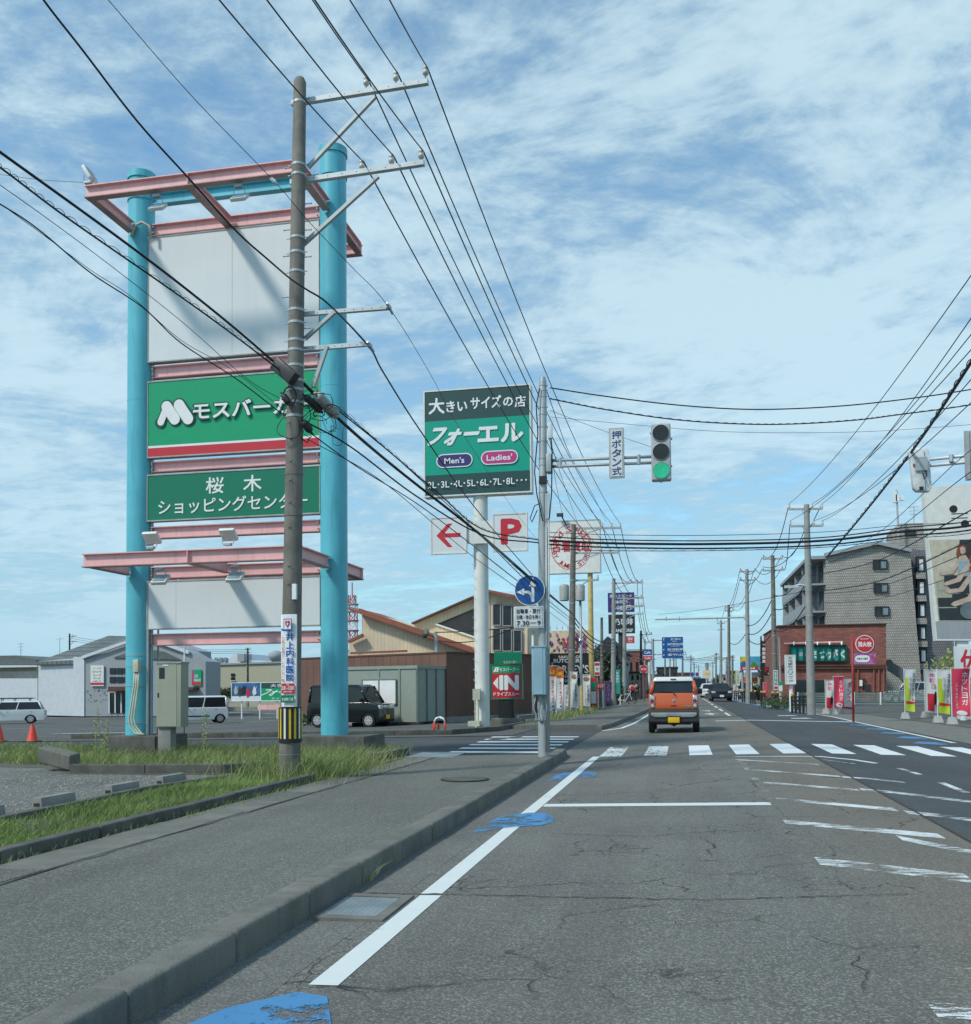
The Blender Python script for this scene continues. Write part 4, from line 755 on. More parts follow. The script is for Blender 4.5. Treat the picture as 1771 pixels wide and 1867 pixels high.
# ------------------------------------------------------------------ signal pole and what hangs on it
SB = PZ(991, 1379, .12); SY = SB.y
def sx(px, py, dy=0.0): return PY(px, py, SY+dy)
sg = root('signal_pole', 'grey steel signal pole standing at the left kerb corner', 'signal pole', SB)
ST = sx(990, 688)
b = MB(); m1 = SB.lerp(ST, .60); b.tube([SB-Vector((0, 0, .1)), m1], [.098, .09], 22); b.tube([m1, SB.lerp(ST, .985), ST], [.078, .070, .05], 22); b.build('shaft', 'galv', sg, smooth=True, auto=True)
for py in (704, 713, 724, 744, 757, 780, 806, 838, 850, 880, 900, 975, 990, 1010, 1035, 1100, 1200, 1300):
    t = (1379-py)/(1379-688); c = SB.lerp(ST, t); r = (.098-.03*t)+.006; b = MB(); b.tube([c-Vector((0, 0, .012)), c+Vector((0, 0, .012))], r, 18); b.box(c+Vector((r+.008, -.02, 0)), (.025, .03, .02)); b.build('band', 'galv', sg)
for px, r in ((996.5, .02), (1001, .014)):
    b = MB(); b.tube([sx(px, 900, -.1), sx(px+.5, 1372, -.1)], r, 8); b.build('riser_pipe', 'galv', sg, smooth=True)
b = MB(); b.tube([sx(972, 1150, -.05), sx(973, 1300, -.05)], .028, 8); b.build('riser_pipe', 'galv_light', sg, smooth=True)
b = MB(); b.tube([sx(984, 708, -.1), sx(978, 740, -.13), sx(981, 790, -.1), sx(975, 860, -.1), sx(979, 900, -.1), sx(990, 950, -.14), sx(1002, 945, -.12), sx(1006, 900, -.1), sx(1007, 820, -.08), sx(1003, 775, -.08)], .012, 6); b.build('cable_loop', 'wire', sg, smooth=True)
b = MB(); b.tube([sx(985, 918, -.12), sx(975, 922, -.14), sx(967, 945, -.14), sx(970, 952, -.14), sx(980, 930, -.12)], .01, 6); b.build('cable_loop', 'wire', sg, smooth=True)
b = MB(); b.bb(sx(983, 868, -.12), sx(998, 882, -.05)); b.build('black_fitting', 'black', sg)
b = MB(); b.bb(sx(999, 771, -.1), sx(1008, 801, 0)); b.build('small_box', 'signal_white', sg, smooth=True, bevel=.01)
for k in range(4):
    b = MB(); b.tube([sx(978+k*5, 1266, -.15), sx(973+k*8, 1290, -.17), sx(980+k*5, 1312, -.16), sx(988, 1318, -.1)], .011, 6); b.build('flexible_cable', 'galv', sg, smooth=True)
cbx = root('control_box', 'pale blue steel control box strapped to signal pole', 'control box', sx(984, 1268, -.2))
b = MB(); a, c = sx(970.5, 1267, -.3), sx(997, 1180, -.1); b.bb(a, c); b.build('case', 'box_blue', cbx, smooth=True, bevel=.008)
b = MB(); b.bb((a.x-.015, a.y-.02, c.z-.005), (c.x+.015, c.y+.01, c.z+.02)); b.build('lid', 'box_blue', cbx)
b = MB(); b.bb((a.x+.045, a.y-.008, a.z+.01), (c.x-.05, a.y-.001, c.z-.01)); o = b.build('door', 'box_blue', cbx)
for k, z in enumerate((.07, .12, .42, .5, .58, .66)):
    b = MB(); b.disc(((a.x+c.x)/2, a.y-.009, a.z+(c.z-a.z)*(z*1.35)), (0, 1, 0), .008, .004, 8); b.build('bolt', 'galv', o)
# mast arm, signal, pushbutton plate
ma = sg
for q0, q1 in (((998, 840), (1206, 832)), ((998, 851), (1206, 843))): b = MB(); b.tube([sx(*q0), sx(*q1)], .028, 10); b.build('arm_tube', 'galv', ma, smooth=True)
b = MB(); b.bb(sx(996, 860, -.12), sx(1008, 832, .12)); b.build('clamp', 'galv', ma, smooth=True, bevel=.01)
for px in (1022, 1165): b = MB(); b.tube([sx(px, 838-(px-998)*.04-2), sx(px, 852-(px-998)*.04+2)], .034, 8); b.build('coupler', 'galv', ma)
tl = root('traffic_light', 'three lamp vertical traffic light showing green', 'traffic light', sx(1205, 876))
a, c = sx(1188.5, 876, -.14), sx(1223, 776, .06); b = MB(); b.bb(a, c); b.build('housing', 'signal_body', tl, smooth=True, bevel=.035, bseg=4)
xm = (a.x+c.x)/2; hh = c.z-a.z
for k, (fz, m) in enumerate(((.83, 'lens_dark'), (.5, 'lens_dark'), (.17, 'green_lamp'))):
    zc = a.z+hh*fz; b = MB(); b.lathe((xm, a.y-.004, zc), [(.155, 0), (.158, .012), (.148, .018), (.146, .0)], (0, -1, 0), 28, cap=False); b.build('lamp_ring', 'signal_body', tl, smooth=True, auto=True)
    b = MB(); b.disc((xm, a.y-.010, zc), (0, -1, 0), .147, .012, 28); le = b.build('lens', m, tl); 
    if k == 2:
        le['label'] = 'lit green lens'; b = MB()
        for i in range(190):
            rr = .135*math.sqrt((i+.5)/190); an = i*2.39996; b.disc((xm+rr*math.cos(an), a.y-.018, zc+rr*math.sin(an)), (0, -1, 0), .0032, .002, 6)
        o = b.build('led_dots', 'green_led', tl); o['kind'] = 'stuff'
    else:
        b = MB()
        for i in range(90):
            rr = .135*math.sqrt((i+.5)/90); an = i*2.39996; b.disc((xm+rr*math.cos(an), a.y-.018, zc+rr*math.sin(an)), (0, -1, 0), .004, .002, 6)
        o = b.build('led_dots', 'clad', tl); o['kind'] = 'stuff'
for px, py in ((1206, 774), (1206, 878), (1224, 800), (1224, 850), (1187, 790)): b = MB(); b.box(sx(px, py, -.04), (.04, .05, .03)); b.build('hinge', 'galv', tl)
pl = root('pushbutton_plate', 'white vertical plate with blue characters beside the traffic light', 'sign', sx(1124.5, 873)); a, c = sx(1111.5, 873, -.06), sx(1138, 779.5, -.045)
b = MB(); b.bb(a, c); b.build('plate', 'concrete_light', pl, smooth=True, bevel=.004, bseg=1); cen = ((a.x+c.x)/2, a.y, (a.z+c.z)/2); w, h = c.x-a.x, c.z-a.z
face(pl, cen, w, h, [('r', -.43, .43, -.475, .475, 'white'), ('r', -.40, .40, -.468, .468, 'galv'), ('r', -.36, .36, -.458, .458, 'panel_white'), ('v', '押ボタン式', 0, .45, -.45, .60, 'darkblue_text', .025)])
# round direction sign and its plate
rs = root('direction_sign', 'round blue sign with white ahead and left arrows', 'road sign', sx(966, 1104, -.16)); c = sx(966, 1076, -.16); rr = .285
b = MB(); b.disc(c, (0, -1, 0), rr, .012, 40); b.build('disc', 'white', rs); b = MB(); b.box(c+Vector((.1, .06, 0)), (.25, .08, .04)); b.build('bracket', 'galv', rs)
face(rs, c+Vector((0, -.006, 0)), 2*rr, 2*rr, [('o', 0, 0, .475, .475, 'blue_sign'), ('r', .065, .155, -.38, .14, 'white'), ('p', [(-.01, .12), (.23, .12), (.11, .42)], 'white'), ('p', [(.065, -.36), (.03, -.18), (-.05, -.11), (-.17, -.10), (-.17, -.02), (-.03, -.02), (.065, -.08)], 'white'), ('p', [(-.17, .06), (-.17, -.18), (-.42, -.06)], 'white')], depth=.01)
sp2 = root('supplementary_plate', 'white rectangular plate with hours below the round blue sign', 'road sign', sx(964, 1146, -.16)); a, c = sx(937.5, 1145.5, -.165), sx(991.5, 1105, -.15)
b = MB(); b.bb(a, c); b.build('plate', 'white', sp2, smooth=True, bevel=.006); cen = ((a.x+c.x)/2, a.y, (a.z+c.z)/2)
face(sp2, cen, c.x-a.x, c.z-a.z, [('r', -.46, .46, -.45, .45, 'clad'), ('r', -.452, .452, -.438, .438, 'panel_white'), ('t', '自動車・原付', 0, .27, .80, .23, 'black', .02), ('t', '日曜・休日を除く', 0, 0, .80, .2, 'black', .02), ('t', '7.30－9', 0, -.28, .80, .22, 'black', .03)])
# ------------------------------------------------------------------ vehicles (built facing +Y at the origin, then stood in place)
def arch(yw, ra, zb, n=8): return [(yw+ra*math.cos(math.pi-math.pi*i/n), zb+ra*math.sin(math.pi*i/n)) for i in range(n+1)]
def car(name, label, loc, rz, body='car_white', roof=None, Lc=3.4, w=.74, zb=.22, belt=.95, top=1.7, rearz=.95, hood=.92, hy=.95, cab=(-1.62, 1.0), ct=(-1.55, .55), wt=.62, wr=.28, wy=(-1.2, 1.2), plate='plate_yellow', group=None, lower=None, rack=False, back=False, style='kei', cat='car'):
    r = root(name, label, cat, (0, 0, 0), group); h = Lc/2; roof = roof or body
    P = [(-h, zb+.08), (-h+.05, zb)]+arch(wy[0], wr+.06, zb)+arch(wy[1], wr+.06, zb)+[(h-.06, zb), (h, zb+.1), (h-.02, hood-.25), (h-.12, hood-.05), (hy, hood), (cab[1], belt), (cab[0], belt), (-h+.03, rearz-.05), (-h-.0, rearz-.25)]
    b = MB(); b.prism([(-w, y, z) for y, z in P], (2*w, 0, 0)); bd = b.build('body', body, r, smooth=True, bevel=.05, bseg=3)
    b = MB(); b.bb((-w+.12, -h+.15, zb+.03), (w-.12, h-.15, belt-.1)); b.build('underbody', 'black', r)
    zr = top-.07; wb = w-.05
    b = MB(); V = [(-wb, cab[0], belt-.02), (wb, cab[0], belt-.02), (wb, cab[1], belt-.02), (-wb, cab[1], belt-.02), (-wt, ct[0], zr), (wt, ct[0], zr), (wt, ct[1], zr), (-wt, ct[1], zr)]
    b.add(V, [(0, 1, 5, 4), (1, 2, 6, 5), (2, 3, 7, 6), (3, 0, 4, 7), (4, 5, 6, 7), (3, 2, 1, 0)]); b.build('windows', 'glass', r)
    for i, j in ((0, 4), (1, 5), (2, 6), (3, 7)):
        b = MB(); a, c = Vector(V[i]), Vector(V[j]); b.tube([a, c], [.055, .045], 8); b.build('pillar', body, r, smooth=True)
    for s in (-1, 1):
        for f in ((.52,) if style != 'van' else (.45, .72)):
            y0 = cab[0]+(cab[1]-cab[0])*f; y1 = ct[0]+(ct[1]-ct[0])*f; b = MB(); b.tube([(s*wb, y0, belt-.03), (s*wt, y1, zr)], .032, 6); b.build('pillar', body, r)
        b = MB(); ys = [cab[0]+(cab[1]-cab[0])*f for f in (.05, .52, .9)]
        for y in ys[:2]: b.box((s*(w+.004), y+.52, belt-.13), (.02, .13, .025))
        b.build('door_handles', 'chrome' if body != 'car_black' else body, r)
        b = MB(); b.box((s*(w+.07), cab[1]-.28, belt+.1), (.16, .08, .13)); b.build('mirror', body if body != 'car_orange' else 'black', r, smooth=True, bevel=.03)
    b = MB(); b.add([(-wt-.03, ct[0]-.06, zr-.03), (wt+.03, ct[0]-.06, zr-.03), (wt+.03, ct[1]+.05, zr-.03), (-wt-.03, ct[1]+.05, zr-.03), (-wt+.06, ct[0]+.02, top), (wt-.06, ct[0]+.02, top), (wt-.06, ct[1]-.12, top), (-wt+.06, ct[1]-.12, top)], [(0, 1, 5, 4), (1, 2, 6, 5), (2, 3, 7, 6), (3, 0, 4, 7), (4, 5, 6, 7), (3, 2, 1, 0)]); b.build('roof', roof, r, smooth=True, bevel=.035, bseg=3)
    for s in (-1, 1):
        for y in wy:
            b = MB(); x = s*(w-.10); b.lathe((x, y, wr), [(wr*.6, -.09), (wr-.02, -.09), (wr, -.065), (wr, .065), (wr-.02, .09), (wr*.6, .09)], (1, 0, 0), 22); wh = b.build('wheel', 'tyre', r, smooth=True, auto=True)
            b = MB(); xo = x+s*.086; b.disc((xo, y, wr), (1, 0, 0), wr*.62, .02, 20); b.build('rim', 'rim' if style != 'suv' else 'clad', wh)
            b = MB()
            for k in range(6): a = k*math.pi/3; b.box((xo+s*.012, y+math.cos(a+.5)*wr*.38, wr+math.sin(a+.5)*wr*.38), (.01, wr*.14, wr*.14))
            b.build('rim_holes', 'black', wh)
    # front
    fy = h
    for s in (-1, 1):
        b = MB(); b.box((s*(w-.2), fy-.045, hood-.17), (.3, .12, .16)); b.build('headlight', 'lamp_clear', r, smooth=True, bevel=.03)
        b = MB(); b.box((s*(w-.11), -h+.02, rearz-.28), (.13, .08, .32)); b.build('taillight', 'lamp_red', r, smooth=True, bevel=.02)
    b = MB(); b.box((0, fy-.01, hood-.18), (w*.9, .06, .13)); b.build('grille', 'chrome' if body == 'car_black' else 'black', r, smooth=True, bevel=.01)
    b = MB(); b.box((0, fy-.005, zb+.16), (w*1.3, .06, .16)); b.build('lower_grille', 'black', r, smooth=True, bevel=.02)
    b = MB(); b.box((0, fy+.035, zb+.22), (.33, .02, .165)); b.build('number_plate', plate, r)
    b = MB(); b.box((0, -h-.02, .62), (.33, .03, .165)); b.build('number_plate', plate, r)
    if lower: b = MB(); b.bb((-w-.015, -h-.02, zb-.02), (w+.015, h+.02, zb+.14)); b.build('cladding', lower, r, smooth=True, bevel=.03)
    if rack:
        for y in (-1.2, -.3, .45):
            b = MB(); b.tube([(-wt, y, top+.09), (wt, y, top+.09)], .022, 6); b.build('roof_bar', 'black', r)
            for s in (-1, 1): b = MB(); b.tube([(s*(wt-.05), y, top-.04), (s*(wt-.05), y, top+.1)], .02, 6); b.build('bar_foot', 'black', r)
        b = MB(); b.tube([(-wt+.12, -1.4, top+.16), (-wt+.12, .6, top+.16)], .035, 8); b.build('carried_pipe', 'black', r); b = MB(); b.tube([(wt-.12, -1.5, top+.16), (wt-.12, .75, top+.16)], .045, 8); b.build('carried_pipe', 'galv', r)
    if style == 'van2':
        b = MB(); b.bb((-w-.012, -.55, .42), (-w+.0, .75, .5)); b.build('side_strip', 'black', r); b = MB(); b.bb((w-.0, -.55, .42), (w+.012, .75, .5)); b.build('side_strip', 'black', r)
    place(r, loc, rz); return r
# the orange car ahead, seen from behind
os_ = root('orange_car', 'orange kei SUV with white roof driving away over the crossing', 'car', (0, 0, 0)); h = 1.7; w = .735
ZW = 1.19                                          # window sill
S2 = [(.205, .71), (.33, .725), (.62, .735), (.9, .73), (1.19, .70), (1.57, .60)]
b = MB(); P = [(-h, .68), (-h-.02, .80), (-h, 1.0), (-h+.04, ZW), (1.0, ZW-.02), (1.2, 1.03), (h-.1, .97), (h, .8), (h, .68)]
b.prism([(-.72, y, z) for y, z in P], (1.44, 0, 0)); ob = b.build('body', 'car_orange', os_, smooth=True, bevel=.07, bseg=4)
P = [(-h-.05, .34), (-h-.06, .5), (-h-.02, .7)]+[(h, .7), (h, .35), (h-.1, .28)]+arch(1.2, .36, .28)[::-1]+arch(-1.2, .36, .28)[::-1]+[(-h+.02, .28)]
b = MB(); b.prism([(-w, y, z) for y, z in P], (2*w, 0, 0)); b.build('cladding', 'clad', os_, smooth=True, bevel=.045, bseg=3)
b = MB(); b.bb((-.6, -h+.2, .3), (.6, h-.2, 1.1)); b.bb((-.5, -h+.05, .25), (.5, -h+.5, .32)); b.build('underbody', 'black', os_)
V = [(-.655, -h+.05, ZW-.02), (.655, -h+.05, ZW-.02), (.66, 1.05, ZW-.02), (-.66, 1.05, ZW-.02), (-.565, -h+.17, 1.57), (.565, -h+.17, 1.57), (.565, .65, 1.57), (-.565, .65, 1.57)]
b = MB(); b.add(V, [(0, 1, 5, 4), (1, 2, 6, 5), (2, 3, 7, 6), (3, 0, 4, 7), (4, 5, 6, 7), (3, 2, 1, 0)]); b.build('windows', 'glass', os_, smooth=False)
for i, j in ((0, 4), (1, 5), (2, 6), (3, 7)): b = MB(); b.tube([V[i], Vector(V[i]).lerp(Vector(V[j]), .9)], [.065, .05], 8); b.build('pillar', 'car_orange', os_, smooth=True)
b = MB(); b.add([(-.60, -h+.08, 1.52), (.60, -h+.08, 1.52), (.60, .72, 1.52), (-.60, .72, 1.52), (-.54, -h+.13, 1.66), (.54, -h+.13, 1.66), (.53, .5, 1.66), (-.53, .5, 1.66)], [(0, 1, 5, 4), (1, 2, 6, 5), (2, 3, 7, 6), (3, 0, 4, 7), (4, 5, 6, 7), (3, 2, 1, 0)]); rf = b.build('roof', 'car_white', os_, smooth=True, bevel=.05, bseg=3)
b = MB(); b.bb((-.08, -h+.07, 1.585), (.08, -h+.10, 1.605)); b.build('high_stop_lamp', 'lens_dark', rf)
for s in (-1, 1):
    b = MB(); b.box((s*.615, -h+.0, .93), (.15, .1, .40)); tl_ = b.build('taillight', 'chrome', os_, smooth=True, bevel=.05, bseg=3)
    b = MB(); b.disc((s*.615, -h-.055, .95), (0, -1, 0), .058, .03, 20); b.build('red_lens', 'lamp_red', tl_)
    b = MB(); b.disc((s*.615, -h-.053, .82), (0, -1, 0), .042, .02, 16); b.build('clear_lens', 'lamp_clear', tl_); b = MB(); b.disc((s*.615, -h-.053, 1.07), (0, -1, 0), .042, .02, 16); b.build('amber_lens', 'lamp_clear', tl_)
    b = MB(); b.box((s*.80, .78, 1.22), (.17, .1, .17)); b.build('mirror', 'black', os_, smooth=True, bevel=.04)
    for y in (-1.2, 1.2):
        b = MB(); x = s*.655; wr = .31; b.lathe((x, y, wr), [(wr*.6, -.085), (wr-.02, -.085), (wr, -.06), (wr, .06), (wr-.02, .085), (wr*.6, .085)], (1, 0, 0), 26); wh = b.build('wheel', 'tyre', os_, smooth=True, auto=True); b = MB(); b.disc((x+s*.08, y, wr), (1, 0, 0), wr*.6, .02, 18); b.build('rim', 'rim', wh)
b = MB(); b.prism([(-.66, -h-.10, .61), (.66, -h-.10, .61), (.66, -h-.10, .53), (.56, -h-.10, .475), (-.56, -h-.10, .475), (-.66, -h-.10, .53)], (0, .1, 0)); b.build('bumper_bar', 'bumper_silver', os_, smooth=True, bevel=.02)
b = MB(); b.bb((-.2, -h-.115, .48), (.2, -h-.09, .50)); b.build('plate_lamp', 'black', os_); b = MB(); b.bb((-.165, -h-.12, .315), (.165, -h-.10, .475)); pp = b.build('number_plate', 'plate_yellow', os_, smooth=True, bevel=.006)
b = MB(); b.tube([(0, -h+.0, .965), (0, -h-.035, .965)], .04, 20); b.build('badge', 'chrome', os_)
b = MB(); b.bb((-.085, -h-.035, .80), (.085, -h-.02, .835)); b.build('tailgate_handle', 'lamp_red', os_, smooth=True, bevel=.008); b = MB(); b.bb((.31, -h-.03, .795), (.50, -h-.02, .815)); b.build('badge_strip', 'chrome', os_); b = MB(); b.bb((.38, -h-.03, .755), (.50, -h-.02, .768)); b.build('badge_strip', 'chrome', os_)
b = MB(); b.tube([(.08, -h-.03, 1.10), (-.02, -h+.02, 1.2)], .014, 6); b.tube([(-.02, -h+.035, 1.21), (-.36, -h+.06, 1.225)], .009, 5); b.build('wiper', 'black', os_)
b = MB(); b.bb((.56, -h+.052, 1.235), (.61, -h+.058, 1.255)); b.build('sticker', 'white', os_); b = MB(); b.bb((.565, -h+.066, 1.28), (.605, -h+.072, 1.30)); b.build('sticker', 'white', os_)
b = MB(); b.box((-.33, -.9, 1.3), (.3, .12, .34)); b.box((.33, -.9, 1.3), (.3, .12, .34)); b.build('seats', 'clad', os_)
b = MB(); b.tube([(-.12, -1.4, .3), (0, -1.45, .24), (.12, -1.4, .3)], .05, 8); b.build('axle', 'black', os_, smooth=True)
cx_ = PD(1230, 1335, 29.7); place(os_, (cx_.x, 30.9, T(cx_.x, 30)+.006), R(0))
def carat(px, dep, *a, **k):
    p = PD(px, 1300, dep); return car(a[0], a[1], (p.x, p.y, T(p.x, p.y)+.03), *a[2:], **k)
carat(18, 64, 'white_wagon', 'white estate car with roof rack and pipes at the left edge', R(122), 'car_white', Lc=4.3, w=.83, belt=.92, top=1.5, hood=.88, cab=(-2.0, 1.0), ct=(-1.75, .45), wt=.62, wy=(-1.3, 1.35), wr=.31, plate='white', rack=True)
carat(362, 61, 'white_kei_van', 'white kei van parked side on behind the meter cabinet', R(128), 'car_white', Lc=3.4, w=.74, belt=1.0, top=1.72, hood=1.0, hy=1.3, cab=(-1.6, 1.2), ct=(-1.55, .85), wt=.66, wr=.3, style='van2')
carat(640, 41.0, 'black_kei_car', 'black boxy kei car parked behind the right turquoise column', R(-99), 'car_black', Lc=3.4, w=.74, belt=1.05, top=1.78, hood=1.02, hy=1.3, cab=(-1.6, 1.18), ct=(-1.52, .75), wt=.66, wr=.3)
carat(1314, 82, 'dark_hatchback', 'dark grey hatchback coming towards camera in the opposite lane', R(182), 'car_darkgrey', Lc=4.0, w=.85, belt=.95, top=1.5, hood=.92, hy=1.1, cab=(-1.9, .95), ct=(-1.5, .2), wt=.60, wr=.33, wy=(-1.25, 1.3), plate='white')
carat(1294, 104, 'white_saloon', 'white car following the dark hatchback in the opposite lane', R(183), 'car_white', Lc=4.2, w=.87, belt=.95, top=1.52, hood=.9, cab=(-1.9, .95), ct=(-1.4, .3), wt=.62, wr=.33, plate='white')
carat(1360, 100, 'silver_minivan', 'silver minivan waiting by far black railings on the right', R(180), 'car_silver', Lc=4.5, w=.86, belt=1.1, top=1.85, hood=1.05, cab=(-2.1, 1.5), ct=(-2.0, .9), wt=.7, wr=.33, plate='white', cat='minivan')
carat(1276, 120, 'blue_van', 'blue van ahead of the orange car, partly hidden', R(0), 'car_blue', Lc=4.4, w=.85, belt=1.1, top=2.2, hood=1.05, cab=(-2.0, 1.5), ct=(-1.9, 1.0), wt=.72, wr=.33, plate='white', cat='van')
for i, (px, d, c, l) in enumerate(((1285, 190, 'car_white', 'small white car far down the left lane'), (1268, 240, 'car_darkgrey', 'small dark car farthest down the road'), (1299, 170, 'car_silver', 'small silver car far down the opposite lane'))):
    carat(px, d, 'distant_car', l, R(180*(i == 2)), c, Lc=4.2, w=.85, top=1.55, plate='white')
p = GP(1640, 1262); car('parked_car', 'grey car parked behind hedge beside the brick building', (PD(1665, 1262, 72).x, PD(1665, 1262, 72).y, -.03), R(80), 'car_silver', Lc=4.0, w=.82, top=1.55, plate='white')
b = MB()
# cones, guard arch
def cone(px, lb):
    p = PZ(px, 1345, T(-14, 25)+.03) if False else PD(px, 1344, 27.3); p.z = T(p.x, p.y)+.05; r = root('traffic_cone', lb, 'traffic cone', p, 'traffic cones in the parking lot')
    b = MB(); b.lathe(p, [(.16, .03), (.15, .05), (.05, .46), (.03, .5), (.03, .51)], seg=20); b.build('cone', 'orange_cone', r, smooth=True, auto=True); b = MB(); b.bb((p.x-.19, p.y-.19, p.z), (p.x+.19, p.y+.19, p.z+.04)); b.build('base', 'joint', r, smooth=True, bevel=.02)
cone(59, 'red traffic cone standing whole in the lot at left'); cone(-2, 'red traffic cone half cut by the left edge')
p = GP(802, 1337); ga = root('guard_arch', 'small red and white arched guard pipe beside kerb', 'guard arch', p)
for k in range(5):
    b = MB(); A = [(-.16, 0), (-.16, .18), (-.16, .34), (-.11, .44), (0, .48), (.11, .44), (.16, .34), (.16, .18), (.16, 0)]; q = A[k*2:k*2+3] if k < 4 else None
    if not q: break
    b.tube([(p.x+x*1.1, p.y, p.z+z*1.1) for x, z in q], .035, 10); b.build('pipe_section', ('redwhite', 'white', 'white', 'redwhite')[k], ga, smooth=True)
p = GP(793, 1335); ga = root('guard_stub', 'low red guard pipe with dark bar left of arch', 'guard pipe', p); b = MB(); b.tube([(p.x-.05, p.y, p.z), (p.x-.05, p.y, p.z+.3)], .04, 8); b.tube([(p.x+.08, p.y+.2, p.z), (p.x+.08, p.y+.2, p.z+.3)], .04, 8); b.build('stub', 'redwhite', ga); b = MB(); b.beam((p.x-.2, p.y, p.z+.3), (p.x+.12, p.y+.1, p.z+.3), .08, .03); b.build('bar', 'joint', ga)

# ------------------------------------------------------------------ signboards on poles (boards face the traffic)
def px_board(name, lb, cat, x0, x1, y0, y1, Y, m, items, th=.15, yaw=0.0, group=None, frame=None, poles=(), skewz=0.0):
    c = PY((x0+x1)/2, (y0+y1)/2, Y); a = PY(x0, (y0+y1)/2, Y); e = PY(x1, (y0+y1)/2, Y); w = (e.x-a.x); t = PY((x0+x1)/2, y0, Y).z; bt = PY((x0+x1)/2, y1, Y).z; hh = t-bt
    r = root(name, lb, cat, (c.x, c.y, bt), group); rot = Matrix.Rotation(yaw, 3, 'Z')
    b = MB(); b.box((c.x, c.y, (t+bt)/2), (w, th, hh), 0, rot); bd = b.build('board', m, r)
    if frame:
        b = MB(); fw = .05
        for q in (((-w/2-fw, -th/2-.02, -hh/2-fw), (w/2+fw, th/2+.02, -hh/2)), ((-w/2-fw, -th/2-.02, hh/2), (w/2+fw, th/2+.02, hh/2+fw)), ((-w/2-fw, -th/2-.02, -hh/2), (-w/2, th/2+.02, hh/2)), ((w/2, -th/2-.02, -hh/2), (w/2+fw, th/2+.02, hh/2))):
            cc = (Vector(q[0])+Vector(q[1]))/2; b.box(Vector((c.x, c.y, (t+bt)/2))+rot @ cc, [q[1][i]-q[0][i] for i in range(3)], 0, rot)
        b.build('frame', frame, r)
    n = Vector((math.sin(yaw), -math.cos(yaw), 0)); face(bd, Vector((c.x, c.y, (t+bt)/2))+n*(th/2), w, hh, items, yaw)
    for (ppx, top, base, rad, mm) in poles:
        q = PY(ppx, top, Y+.0); g = T(q.x, q.y+.0)+.02; b = MB(); b.tube([(q.x, Y+.12, g), (q.x, Y+.12, PY(ppx, top, Y).z)], rad, 18); b.build('pole', mm, r, smooth=True, auto=True)
    return r, c, w, hh
FY = 35.0
r, c, w, hh = px_board('large_size_shop_sign', 'tall green and dark sign on white pole, pills for men and ladies', 'shop sign', 777, 967, 712, 902, FY, 'dark_sign',
    [('r', -.5, .5, -.305, .215, 'teal_sign'), ('t', '大', -.385, .36, .15, .15, 'white', .035), ('t', 'きい', -.19, .345, .20, .105, 'white', .035), ('t', 'サイズ', .09, .365, .29, .115, 'white', .035), ('t', 'の', .30, .355, .09, .085, 'white', .035), ('t', '店', .415, .35, .10, .105, 'white', .035),
     ('t', 'フォー', -.22, .06, .46, .165, 'white', .06, .2), ('t', 'エル', .225, .06, .42, .165, 'white', .06, 0),
     ('pill', -.215, -.175, .175, .066, 'white'), ('pill', -.215, -.175, .165, .056, 'navy'), ('t', "Men's", -.215, -.175, .19, .055, 'white', .03), ('pill', .215, -.17, .175, .066, 'white'), ('pill', .215, -.17, .165, .056, 'magenta'), ('t', "Ladies'", .215, -.17, .24, .055, 'white', .03),
     ('t', '2L･3L･4L･5L･6L･7L･8L･･･', 0, -.40, .94, .062, 'white', .022)], th=.45, frame='offwhite', poles=((875, 900, 1322, .27, 'offwhite'),))
q = PY(875, 1300, FY)
for py in range(935, 1300, 19):
    z = PY(870, py, FY).z; b = MB(); b.tube([(q.x-.2, FY-.1, z), (q.x-.14, FY-.19, z-.05)], .01, 5); b.tube([(q.x+.2, FY-.05, z), (q.x+.16, FY-.14, z-.06)], .01, 5); b.build('pole_stub', 'galv', r)
b = MB(); b.bb((q.x-.33, FY-.55, 0), (q.x+.1, FY-.2, .18)); b.build('base_box', 'conduit', r); b = MB(); b.bb((q.x-.17, FY-.42, .95), (q.x+.1, FY-.2, 1.35)); b.tube([(q.x-.08, FY-.38, .1), (q.x-.08, FY-.38, .95)], .03, 6); b.tube([(q.x+.02, FY-.38, .1), (q.x+.02, FY-.38, .95)], .03, 6); b.build('meter_box', 'conduit', r)
px_board('left_arrow_sign', 'white panel with red left arrow on the white pole', 'sign', 788, 849, 945, 1008, FY-.35, 'panel_white', [('p', [(-.36, .0), (-.02, .34), (.12, .34), (-.12, .06), (.36, .06), (.36, -.06), (-.12, -.06), (.12, -.34), (-.02, -.34)], 'red_sign')], th=.1, frame='offwhite')
px_board('sign_bracket_panel', 'blank white panel joining the arrow and parking signs', 'sign', 851, 899, 950, 991, FY-.3, 'offwhite', [], th=.06)
px_board('parking_sign', 'white panel with big red letter P on the white pole', 'sign', 901, 960, 938, 1003, FY-.35, 'panel_white', [('t', 'P', .04, .02, .58, .66, 'red_sign', .07)], th=.1, frame='offwhite')
r, c, w, hh = px_board('drive_through_sign', 'red sign reading IN with white arrow under green strip', 'sign', 897.5, 951, 1213, 1273, 36.5, 'red_sign',
    [('r', -.47, .47, .26, .48, 'green_sign'), ('p', [(-.44, .30), (-.36, .44), (-.30, .44), (-.36, .30)], 'white'), ('p', [(-.34, .30), (-.29, .44), (-.24, .44), (-.27, .30)], 'white'), ('t', 'モスバーガー', .10, .37, .64, .11, 'white', .03), ('p', [(-.45, -.04), (-.27, .15), (-.27, -.23)], 'white'), ('t', 'IN', .10, -.03, .60, .40, 'white', .10), ('t', 'ドライブスルー', 0, -.37, .86, .12, 'white', .03)], th=.22, frame='dgreen_sign')
